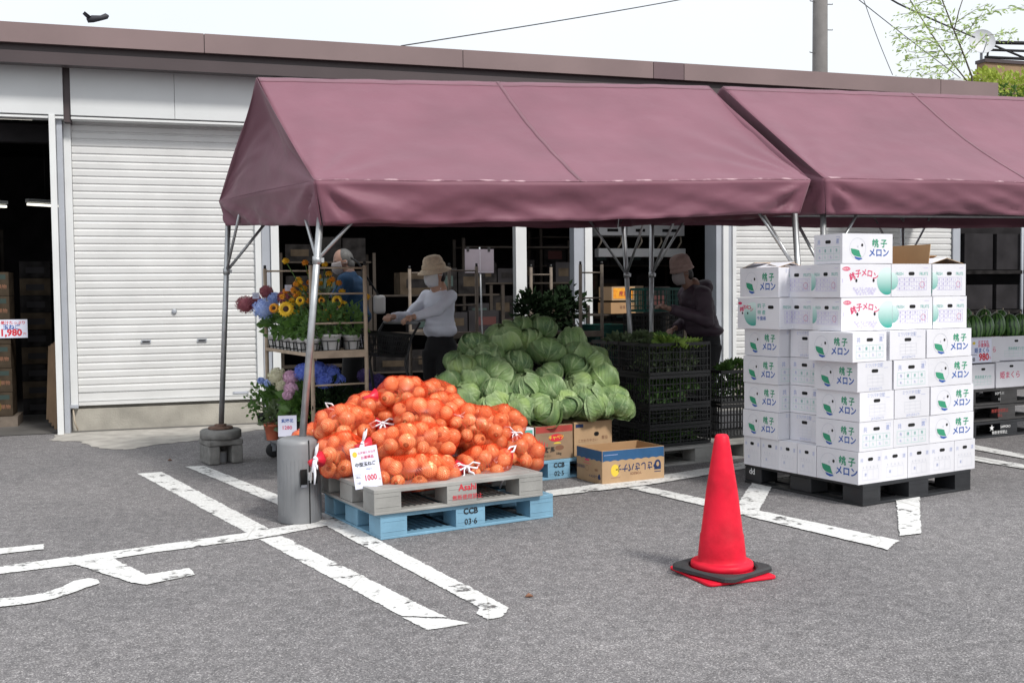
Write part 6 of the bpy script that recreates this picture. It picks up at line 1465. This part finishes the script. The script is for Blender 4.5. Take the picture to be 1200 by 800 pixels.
for z, s in (((17.525, 26.000, 9.257)[2], -1), ((17.526, 26.000, 9.211)[2], 1), ((17.528, 26.000, 8.517)[2], 1), ((17.530, 26.000, 7.868)[2], -1), ((17.528, 26.000, 8.540)[2] + 3, 1), ((17.528, 26.000, 8.540)[2] - 4, 1)):
    q = MB(); q.tube([(s * .19, -.02, z), (s * .36, -.06, z), (s * .36, -.06, z + .03)], .014, 'steel', 6); obj('step_bolt', q, ut)
def cable(label, pts, r):
    q = MB(); pts = [Vector(p) for p in pts]; out = []
    for a, b in zip(pts, pts[1:]):
        for k in range(8): p = a.lerp(b, k / 8); p.z -= .0; out.append(p)
    out.append(pts[-1]); n = len(out)
    for i, p in enumerate(out): p.z -= .08 * math.sin(PI * i / (n - 1))
    q.tube(out, r, 'cable', 6); tag(obj('power_cable', q), label, 'cable', 'overhead cables')
cable('long thin overhead cable rising to the right above the middle of the roof', [(4.783, 21.500, 6.340), (11.743, 24.000, 8.394), (19.307, 27.000, 10.681)], .012)
cable('thickest black cable running down to the satellite dish', [(14.302, 20.000, 8.101), (16.205, 21.000, 7.957), (20.623, 23.600, 7.968)], .022)
cable('thin overhead cable slanting down behind the willowy tree to the white annex', [(14.091, 20.000, 7.834), (14.927, 20.500, 7.736), (20.711, 24.200, 7.019)], .011)
cable('short steep thin cable between the pole and the willowy tree', [(18.818, 26.000, 9.702), (20.673, 27.000, 7.641)], .010)
# tree
tr = thing('willowy_tree', 'thin wispy tree with pale green sprays behind the roof end', 'tree', (*(15.302, 17.500, 5.437)[:2], 0))
YT = 17.5
def YP(p, dy=0): return p
st = [[(15.313, 17.500, 4.527), (15.240, 17.500, 5.516), (14.967, 17.400, 5.875), (14.637, 17.300, 6.320), (14.272, 17.200, 6.847), (14.112, 17.200, 7.233)], [(15.313, 17.500, 4.527), (15.292, 17.700, 5.473), (14.800, 17.800, 6.047), (14.474, 17.900, 6.545), (14.128, 18.000, 7.107), (13.946, 18.000, 7.438)], [(14.637, 17.300, 6.320), (14.667, 17.200, 6.684), (14.696, 17.100, 6.949)]]
q = MB(); b0 = Vector((tr.location.x, tr.location.y, 0)); q.tube([b0, b0 + Vector((.02, 0, 2)), Vector(st[0][0])], [.09, .07, .03], 'bark', 8)
for s, r0 in zip(st, (.022, .018, .012)): q.tube(s, [r0 * (1 - .11 * k) for k in range(len(s))], 'bark', 6)
sprays = [[(15.009, 17.400, 5.779), (14.206, 17.200, 5.598), (13.184, 17.000, 5.409)], [(14.926, 17.400, 5.938), (14.435, 17.600, 5.886), (13.862, 17.800, 5.829)], [(14.718, 17.300, 6.163), (13.926, 17.100, 6.007), (12.860, 16.900, 6.021)], [(14.677, 17.300, 6.258), (14.231, 17.600, 6.460), (13.738, 17.900, 6.431)],
          [(14.432, 17.200, 6.540), (13.744, 17.000, 6.539), (12.966, 16.800, 6.389)], [(14.332, 17.200, 6.724), (14.163, 17.400, 6.890), (13.893, 17.600, 6.825)], [(14.865, 17.400, 6.064), (15.066, 17.200, 6.551), (15.306, 17.000, 6.680), (15.906, 16.800, 6.737)], [(14.967, 17.400, 5.875), (15.646, 17.600, 6.354), (16.603, 17.800, 6.544)],
          [(14.800, 17.800, 6.047), (14.357, 18.000, 6.030), (14.175, 18.100, 6.074)], [(14.677, 17.300, 6.258), (14.988, 17.200, 6.416), (15.136, 17.100, 6.660)], [(14.926, 17.400, 5.938), (14.487, 17.300, 5.504), (13.819, 17.200, 5.418)], [(14.637, 17.850, 6.313), (14.176, 17.900, 6.197), (13.857, 18.000, 6.100)], [(14.596, 17.300, 6.414), (14.885, 17.200, 6.635), (15.254, 17.100, 6.830)]]
for s in sprays: q.tube(s, [.008, .006, .003, .003][:len(s)], 'bark', 5)
obj('trunk', q, tr, True)
q = MB(); r_ = random.Random(3)
for s in sprays + [st[0][2:], st[1][2:]]:
    pts = [Vector(p) for p in s]
    for a, b in zip(pts, pts[1:]):
        L = (b - a).length
        for k in range(int(L * 62)):
            p = a.lerp(b, r_.random()); d = ((b - a).normalized() + Vector((r_.gauss(0, .6), r_.gauss(0, .6), r_.gauss(-.25, .5)))).normalized(); o_ = Vector((r_.gauss(0, .05), r_.gauss(0, .08), r_.gauss(-.02, .05))); l = r_.uniform(.06, .14); w_ = d.cross(Vector((r_.gauss(0, 1), r_.gauss(0, 1), r_.gauss(0, 1)))).normalized() * l * .15
            p += o_; q.add([p, p + d * l * .5 + w_, p + d * l, p + d * l * .5 - w_], [(0, 1, 2, 3)], 'willow')
obj('crown', q, tr, True)
for (c, r, n, lab, m) in (((18.291, 20.000, 5.841), .62, 420, 'yellow-green bush in front of the brown house wall', 'yg'), ((18.166, 20.500, 6.079), .42, 260, 'small yellow-green bush at the tip of the shop roof', 'yg'), ((19.156, 20.000, 5.921), .7, 480, 'yellow-green bush at the right picture edge above the tent', 'yg')):
    t = thing('bush', lab, 'bush', (c[0], c[1], 0), 0, 'yellow-green bushes behind the roof end'); q = MB(); q.tube([(0, 0, 0), (.03, 0, c[2] - r * .5)], [.08, .03], 'bark', 7)
    for k in range(6): a = k * 1.05; q.tube([(.02, 0, c[2] - r), (math.cos(a) * r * .5, math.sin(a) * r * .5, c[2] - r * .1 + .2 * (k % 2))], [.03, .01], 'bark', 5)
    obj('trunk', q, t); q = MB(); leafball(q, (0, 0, c[2]), r, n, m, .13, int(r * 100), .1, .8, .35); leafball(q, (r * .4, -.1, c[2] - r * .5), r * .8, n // 2, 'green', .13, 5, .1, .7, .3); obj('crown', q, t)
b_ = Vector((-1.323, 32.000, 8.993)); q = MB(); q.tube([b_ + Vector((-.26, 0, -.10)), b_ + Vector((-.12, 0, -.04)), b_ + Vector((.1, 0, .0)), b_ + Vector((.24, 0, .06)), b_ + Vector((.30, 0, .07))], [.06, .10, .07, .08, .02], 'bird', 8); w0 = b_ + Vector((0, 0, 0))
q.add([w0 + Vector((-.12, 0, .02)), w0 + Vector((.08, 0, .03)), w0 + Vector((-.06, .35, .10)), w0 + Vector((-.32, .30, .02))], [(0, 1, 2, 3)], 'bird'); q.add([w0 + Vector((-.22, 0, -.08)), w0 + Vector((-.10, 0, -.02)), w0 + Vector((-.30, -.3, .08)), w0 + Vector((-.36, -.32, .0))], [(0, 1, 2, 3)], 'bird')
tag(obj('bird', q), 'small dark bird flying above the roof on the left', 'bird')

# ------------------------------------------------------------------ people
def person(label, loc, F, pose):
    """F: facing direction; pose points are (forward, left, up) in metres"""
    F = Vector((F[0], F[1], 0)).normalized(); S = Vector((-F.y, F.x, 0)); U = Vector((0, 0, 1))
    t = thing('person', label, 'person', (loc[0], loc[1], 0)); t0 = Vector((loc[0], loc[1], 0))
    def P(p): return F * p[0] + S * p[1] + U * p[2]
    Rw = Matrix(((F.x, S.x, 0, 0), (F.y, S.y, 0, 0), (0, 0, 1, 0), (0, 0, 0, 1)))
    hp, sh, hd = pose['hip'], pose['shoulder'], pose['head']
    # --- body: one surface
    q = MB(); sk = pose.get('skin', 'skin')
    chest = [(hp[0] + (sh[0] - hp[0]) * k, 0, hp[2] - .06 + (sh[2] + .03 - hp[2] + .06) * k) for k in (0, .2, .45, .75, 1)]
    for k, (c, rx, ry) in enumerate(zip(chest, (.075, .08, .075, .085, .055), (.115, .115, .10, .125, .09))):
        q.ell(P(c), 1, 'skin', 16, 10, T=None) if 0 else q.ell((0, 0, 0), (rx, ry, .13), sk, 16, 10, T=Matrix.Translation(P(c)) @ Rw)
    for s in (-1, 1):
        key = 'L' if s > 0 else 'R'; ft = pose['foot' + key]; kn = pose['knee' + key]
        hj = (hp[0], s * .085, hp[2] - .04)
        q.tube([P(hj), P(((hj[0] + kn[0]) / 2, (hj[1] + kn[1]) / 2, (hj[2] + kn[2]) / 2)), P(kn), P((kn[0] * .5 + ft[0] * .5 - .012, ft[1], (kn[2] + .08) / 2 + .03)), P((ft[0], ft[1], .09))], [.066, .058, .046, .044, .034], sk, 14)
        q.ell((0, 0, 0), (.12, .045, .035), 'black', 12, 8, T=Matrix.Translation(P((ft[0] + .055, ft[1], .045))) @ Rw)
        sj = (sh[0], s * pose.get('sw', .165), sh[2]); el = pose['elbow' + key]; ha = pose['hand' + key]
        q.tube([P(sj), P(el)], [.050, .038], sk, 12); q.tube([P(el), P(ha)], [.040, .025], sk, 12)
        q.ell(P(sj), .055, sk, 12, 8)
        # hand: palm, four bent fingers and a thumb
        d = (P(ha) - P(el)).normalized(); side = d.cross(U).normalized() if abs(d.z) < .95 else S; dn = side.cross(d).normalized(); dn = dn if dn.z < 0 else -dn
        wr_ = P(ha); pc = wr_ + d * .045
        q.tube([wr_, wr_ + d * .02, wr_ + d * .055, wr_ + d * .08], [.024, .030, .036, .030], sk, 10, flat=.62)
        for i, L in enumerate((.062, .072, .068, .054)):
            b = wr_ + d * .078 + side * (-.030 + i * .020); f1 = b + (d * .8 + dn * .35) * L * .5; f2 = f1 + (d * .35 + dn * .9) * L * .5
            q.tube([b - d * .012, b, f1, f2], [.0105, .010, .0092, .0075], sk, 8)
        b = wr_ + d * .03 + side * s * -.030; q.tube([b, b + (d * .6 + side * s * -.7) * .03, b + (d * .9 + side * s * -.35 + dn * .4) * .058], [.012, .011, .009], sk, 8)
    hv = Vector(hd); nk = P((sh[0] + .01, 0, sh[2] + .01)); hc = P(hd)
    q.tube([nk, hc - U * .05], [.058, .052], sk, 14)
    fy = pose.get('look', 0.); Hm = Matrix.Translation(hc) @ Rw @ Matrix.Rotation(fy, 4, 'Z') @ Matrix.Rotation(pose.get('nod', .15), 4, 'Y') @ Matrix.Scale(pose.get('hs', .93), 4)
    q.ell((0, 0, .01), (.095, .078, .115), sk, 20, 14, T=Hm); q.ell((.028, 0, -.065), (.062, .052, .055), sk, 14, 10, T=Hm)
    q.ell((.098, 0, -.012), (.018, .013, .024), sk, 10, 8, T=Hm)
    for s in (-1, 1): q.ell((-.005, s * .078, -.008), (.018, .010, .030), sk, 10, 8, T=Hm); q.ell((.082, s * .030, .028), (.014, .020, .007), sk, 8, 6, T=Hm)
    q.ell((.085, 0, -.052), (.014, .024, .008), sk, 8, 6, T=Hm)
    me = remeshed(q, 'body', .0085, 2, sk); me.materials.append(M['black'])
    for p in me.polygons:
        if p.center.z < .085: p.material_index = 1
    bo = bpy.data.objects.new('person_body', me); bo.name = 'body'; COL.objects.link(bo); bo.parent = t
    for s in (-1, 1):
        q = MB(); q.ell((.0905, s * .030, .010), (.007, .012, .007), 'eye', 10, 8, T=Hm); obj('eye', q, bo)
    # --- trousers
    q = MB(); q.ell((0, 0, 0), (.125, .165, .14), pose['tm'], 16, 10, T=Matrix.Translation(P((hp[0], 0, hp[2]))) @ Rw)
    ff = pose.get('fat', 0.); q.ell((0, 0, 0), (.118 + ff * .6, .158 + ff * .8, .13), pose['tm'], 16, 10, T=Matrix.Translation(P((hp[0] + .01, 0, hp[2] + .07))) @ Rw)
    for s in (-1, 1):
        key = 'L' if s > 0 else 'R'; ft = pose['foot' + key]; kn = pose['knee' + key]; hj = (hp[0], s * .088, hp[2] - .02)
        q.tube([P(hj), P(((hj[0] + kn[0]) / 2, (hj[1] + kn[1]) / 2, (hj[2] + kn[2]) / 2)), P(kn), P((ft[0], ft[1], .10)), P((ft[0], ft[1], .065))], [.108, .097, .082, .072, .070], pose['tm'], 16)
    o = bpy.data.objects.new('trousers', remeshed(q, 'trousers', .012, 4)); COL.objects.link(o); o.parent = t
    # --- top
    q = MB(); fat = pose.get('fat', 0.); hem = pose['hem']
    n = 8; pts = []; 
    for k in range(n + 1):
        a = k / n; z = hem + (sh[2] + .02 - hem) * a; zz = max(0, (z - hp[2]) / (sh[2] - hp[2])); x = hp[0] + (sh[0] - hp[0]) * zz
        prof_x = (.158, .145, .140, .136, .135, .138, .138, .125, .085)[k] + fat; prof_y = (.205, .190, .182, .178, .180, .188, .198, .195, .135)[k] + fat
        q.ell((0, 0, 0), (prof_x, prof_y, .085), pose['cm'], 18, 10, T=Matrix.Translation(P((x, 0, z + .03 if k == 0 else z))) @ Rw)
    for s in (-1, 1):
        key = 'L' if s > 0 else 'R'; sj = (sh[0], s * (pose.get('sw', .165) + .005), sh[2] + .0); el = Vector(pose['elbow' + key]); ha = Vector(pose['hand' + key]); sl = pose.get('sleeve', .93)
        q.ell(P(sj), .078 + fat * .6, pose['cm'], 14, 10)
        if sl > .5:
            m1 = Vector(sj).lerp(el, .5); q.tube([P(sj), P(m1), P(el)], [.078 + fat * .5, .069 + fat * .5, .063 + fat * .4], pose['cm'], 14); q.ell(P(el), .063 + fat * .4, pose['cm'], 12, 8)
            q.tube([P(el), P(el.lerp(ha, .5)), P(el.lerp(ha, sl))], [.062 + fat * .4, .056 + fat * .3, .045], pose['cm'], 14)
        else: q.tube([P(sj), P(Vector(sj).lerp(el, .72))], [.08, .075], pose['cm'], 14)
    if pose.get('hood'): q.ell((0, 0, 0), (.10, .13, .085), pose['cm'], 14, 10, T=Matrix.Translation(P((sh[0] - .09, 0, sh[2] + .055))) @ Rw @ Matrix.Rotation(.5, 4, 'Y'))
    else: q.tube([P((sh[0] + .0, 0, sh[2] + .04)), P((sh[0] + .012, 0, sh[2] + .095))], [.072, .066], pose['cm'], 16)
    me = remeshed(q, 'top', .012, 3)
    for v in me.vertices:      # cloth folds
        c = v.co; k = noise.noise(Vector((c.x * 5, c.y * 5, c.z * 11))) * .012 + noise.noise(Vector((c.x * 13, c.y * 13, c.z * 22 + 4))) * .006
        v.co = c + v.normal * k
    o = bpy.data.objects.new(pose['top'], me); COL.objects.link(o); o.parent = t
    if pose.get('buttons'):
        pass
    # --- head things
    if pose.get('mask'):
        q = MB(); nu, nv = 12, 8; vs = []
        for j in range(nv + 1):
            for i in range(nu + 1):
                a = (i / nu - .5) * 2 * 1.25; z = .012 - j / nv * .125; bulge = .022 * math.cos(a) * math.sin(PI * (j / nv * .9 + .08))
                rx = .088 + bulge + .012 - max(0, -z - .08) * .5; vs.append(((rx) * math.cos(a) + .008, (.082 + bulge * .3 - max(0, -z - .06) * .45) * math.sin(a), z))
        q.add(vs, [(j * (nu + 1) + i, j * (nu + 1) + i + 1, (j + 1) * (nu + 1) + i + 1, (j + 1) * (nu + 1) + i) for j in range(nv) for i in range(nu)], pose['mask'], True, T=Hm)
        for s in (-1, 1): q.tube([Hm @ Vector((.03, s * .086, -.01)), Hm @ Vector((-.005, s * .094, -.02)), Hm @ Vector((-.02, s * .088, .0))], .002, pose['mask'], 5)
        solid(obj('face_mask', q, t), .003)
    q = MB(); q.ell((-.018, 0, .018), (.092, .084, .108), pose['hair'], 18, 12, T=Hm); q.ell((-.045, 0, -.035), (.062, .076, .075), pose['hair'], 14, 10, T=Hm); o = obj('hair', q, t)
    if pose.get('hat'):
        q = MB(); m = pose['hat']; hz_ = .045
        prof = [(.0, .126), (.045, .124), (.074, .113), (.090, .088), (.098, .05), (.103, .014), (.120, .0), (.146, -.018), (.162, -.030)] if pose.get('brim', 1) > .9 else [(.0, .138), (.05, .136), (.085, .118), (.100, .085), (.107, .03), (.114, -.005), (.124, -.026)]
        q.lathe([(a, b + hz_) for a, b in prof], m, 36, T=Hm @ Matrix.Scale(1.02, 4), caps=False)
        q.lathe([(a, hz_ + b) for a, b in ((.1105, .012), (.1125, .016), (.108, .040), (.1055, .044))], m, 36, T=Hm @ Matrix.Scale(1.02, 4), caps=False)
        o = solid(obj('hat', q, t), .006)
    return t, P, t0
w1 = Vector((2.415, 9.450, 0.982)); hnd = Vector((2.039, 9.020, 1.204)) - Vector((w1.x, w1.y, 0))
F1 = Vector((-.80, -.60, 0)).normalized(); S1 = Vector((-F1.y, F1.x, 0))
hf, hs_ = hnd.dot(F1), hnd.dot(S1)
person('person in a straw hat, white mask and pale blue shirt, pushing a dark cart', (w1.x, w1.y), (-.80, -.60), dict(
    hip=(-.02, 0, .92), shoulder=(.0, 0, 1.385), head=(.055, 0, 1.590), kneeL=(.05, .09, .50), kneeR=(-.02, -.09, .50), footL=(.03, .10, 0), footR=(-.08, -.10, 0),
    elbowL=((hf + .02) * .48, .20, 1.265), elbowR=(.16, -.22, 1.21), handL=(hf - .03, max(.05, hs_ + .02), hnd.z + .01), handR=(hf - .06, -.12, hnd.z + .01), look=-.12, nod=.22, hem=1.05, cm='shirt', tm='trousers', top='shirt', mask='mask', hair='hair', hat='hat', sw=.135, fat=-.032))
w2 = Vector((5.025, 9.350, 0.923)); h2 = Vector((4.441, 9.100, 1.255)) - Vector((w2.x, w2.y, 0)); F2 = Vector((-1, .02, 0)).normalized(); S2 = Vector((-F2.y, F2.x, 0))
person('person in a mauve bucket hat and plum hooded jacket reaching over the black crates', (w2.x, w2.y), (-1, .02), dict(
    hip=(-.02, 0, .92), shoulder=(.11, 0, 1.38), head=(.235, 0, 1.590), kneeL=(.04, .10, .50), kneeR=(.0, -.09, .50), footL=(-.02, .10, 0), footR=(-.06, -.10, 0),
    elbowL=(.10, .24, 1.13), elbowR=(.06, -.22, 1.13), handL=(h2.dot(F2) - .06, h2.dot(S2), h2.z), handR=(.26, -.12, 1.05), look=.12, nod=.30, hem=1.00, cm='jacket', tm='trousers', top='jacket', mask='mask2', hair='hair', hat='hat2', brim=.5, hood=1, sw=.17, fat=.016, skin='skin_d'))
w3 = Vector((1.741, 10.000, 0.975)); 
t3, P3_, _ = person('grey-haired person in a blue short-sleeved shirt with a cream shoulder bag behind the flowers', (w3.x, w3.y), (-.85, .35), dict(
    hip=(-.03, 0, .98), shoulder=(.03, 0, 1.52), head=(.09, 0, 1.715), kneeL=(.03, .10, .53), kneeR=(.0, -.10, .53), footL=(.0, .11, 0), footR=(-.04, -.11, 0),
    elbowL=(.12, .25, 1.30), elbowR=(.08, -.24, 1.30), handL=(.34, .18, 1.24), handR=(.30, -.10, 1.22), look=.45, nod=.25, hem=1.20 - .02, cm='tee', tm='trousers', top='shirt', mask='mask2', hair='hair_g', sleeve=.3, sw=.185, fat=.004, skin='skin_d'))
bgp = Vector((1.953, 9.850, 1.321)); sb_ = thing('shoulder_bag', 'cream shoulder bag on a dark strap across the back of the person in blue', 'bag', (bgp.x, bgp.y, bgp.z - .09))
q = MB(); q.b2((-.055, -.035, 0), (.055, .035, .17), 'bag'); obj('bag_body', q, sb_, bevel=.025)
q = MB(); q.tube([Vector((0, 0, .16)), Vector((1.833, 9.800, 1.564)) - Vector(sb_.location), Vector((1.760, 9.820, 1.696)) - Vector(sb_.location), Vector((1.705, 9.900, 1.745)) - Vector(sb_.location)], .012, 'black', 6, flat=.4); obj('strap', q, sb_)
# shopping cart
hc_ = Vector((1.957, 9.020, 1.169)); ct = thing('shopping_cart', 'dark wire shopping cart pushed by the person in the straw hat', 'shopping cart', (hc_.x, hc_.y, 0), math.atan2(F1.y, F1.x))
hz_ = hc_.z
q = MB(); q.tube([(-.03, -.20, hz_), (-.03, .20, hz_)], .014, 'greyplastic', 10); obj('handle', q, ct)
for s in (-1, 1):
    q = MB(); q.tube([(-.03, s * .2, hz_), (.08, s * .2, hz_ - .12), (.16, s * .2, hz_ - .32), (.05, s * .2, .30), (.02, s * .22, .12)], .011, 'black', 8); q.tube([(.05, s * .2, .30), (.62, s * .18, .22), (.66, s * .18, .12)], .010, 'black', 8); q.tube([(.10, s * .2, .55), (.60, s * .18, .60)], .008, 'black', 6); q.tube([(.05, s * .2, .30), (.60, s * .18, .60), (.62, s * .18, .22)], .008, 'black', 6); obj('frame', q, ct)
    for x in (.02, .66): q = MB(); q.lathe([(.015, -.012), (.05, -.012), (.055, 0), (.05, .012), (.015, .012)], 'rubber', 16, T=Matrix.Translation((x, s * .2, .056)) @ Matrix.Rotation(R(90), 4, 'X')); obj('wheel', q, ct)
bq = crate_mesh(.44, .34, .20, 'black', .028); bq.v = [Vector((v.x * (1 - .25 * (1 - v.z / .2)), v.y * (1 - .2 * (1 - v.z / .2)), v.z)) for v in bq.v]
o = obj('shopping_basket', bq); pb_ = Matrix.Rotation(math.atan2(F1.y, F1.x), 4, 'Z') @ Vector((.26, 0, 0)); o.location = (hc_.x + pb_.x, hc_.y + pb_.y, hz_ - .27); o.rotation_euler = (0, R(-6), math.atan2(F1.y, F1.x)); tag(o, 'black lattice shopping basket set on the dark cart', 'basket')
bq = crate_mesh(.46, .34, .22, 'black', .035); o = obj('shopping_basket', bq); o.location = (hc_.x + pb_.x * 1.2, hc_.y + pb_.y * 1.2, .31); o.rotation_euler = (0, 0, math.atan2(F1.y, F1.x)); tag(o, 'black lattice basket on the lower rack of the cart', 'basket')
sign_card('paper_bag', 'small white paper hanging at the front of the shopping cart', (1.619, 8.900, 0.973), (.96, .2, 0), (0, 0, 1), .06, .09, lambda q, w, h, T: q.text('R', .02, 'ink_gr', T @ Matrix.Translation((0, h / 2, 0))), 'paper')
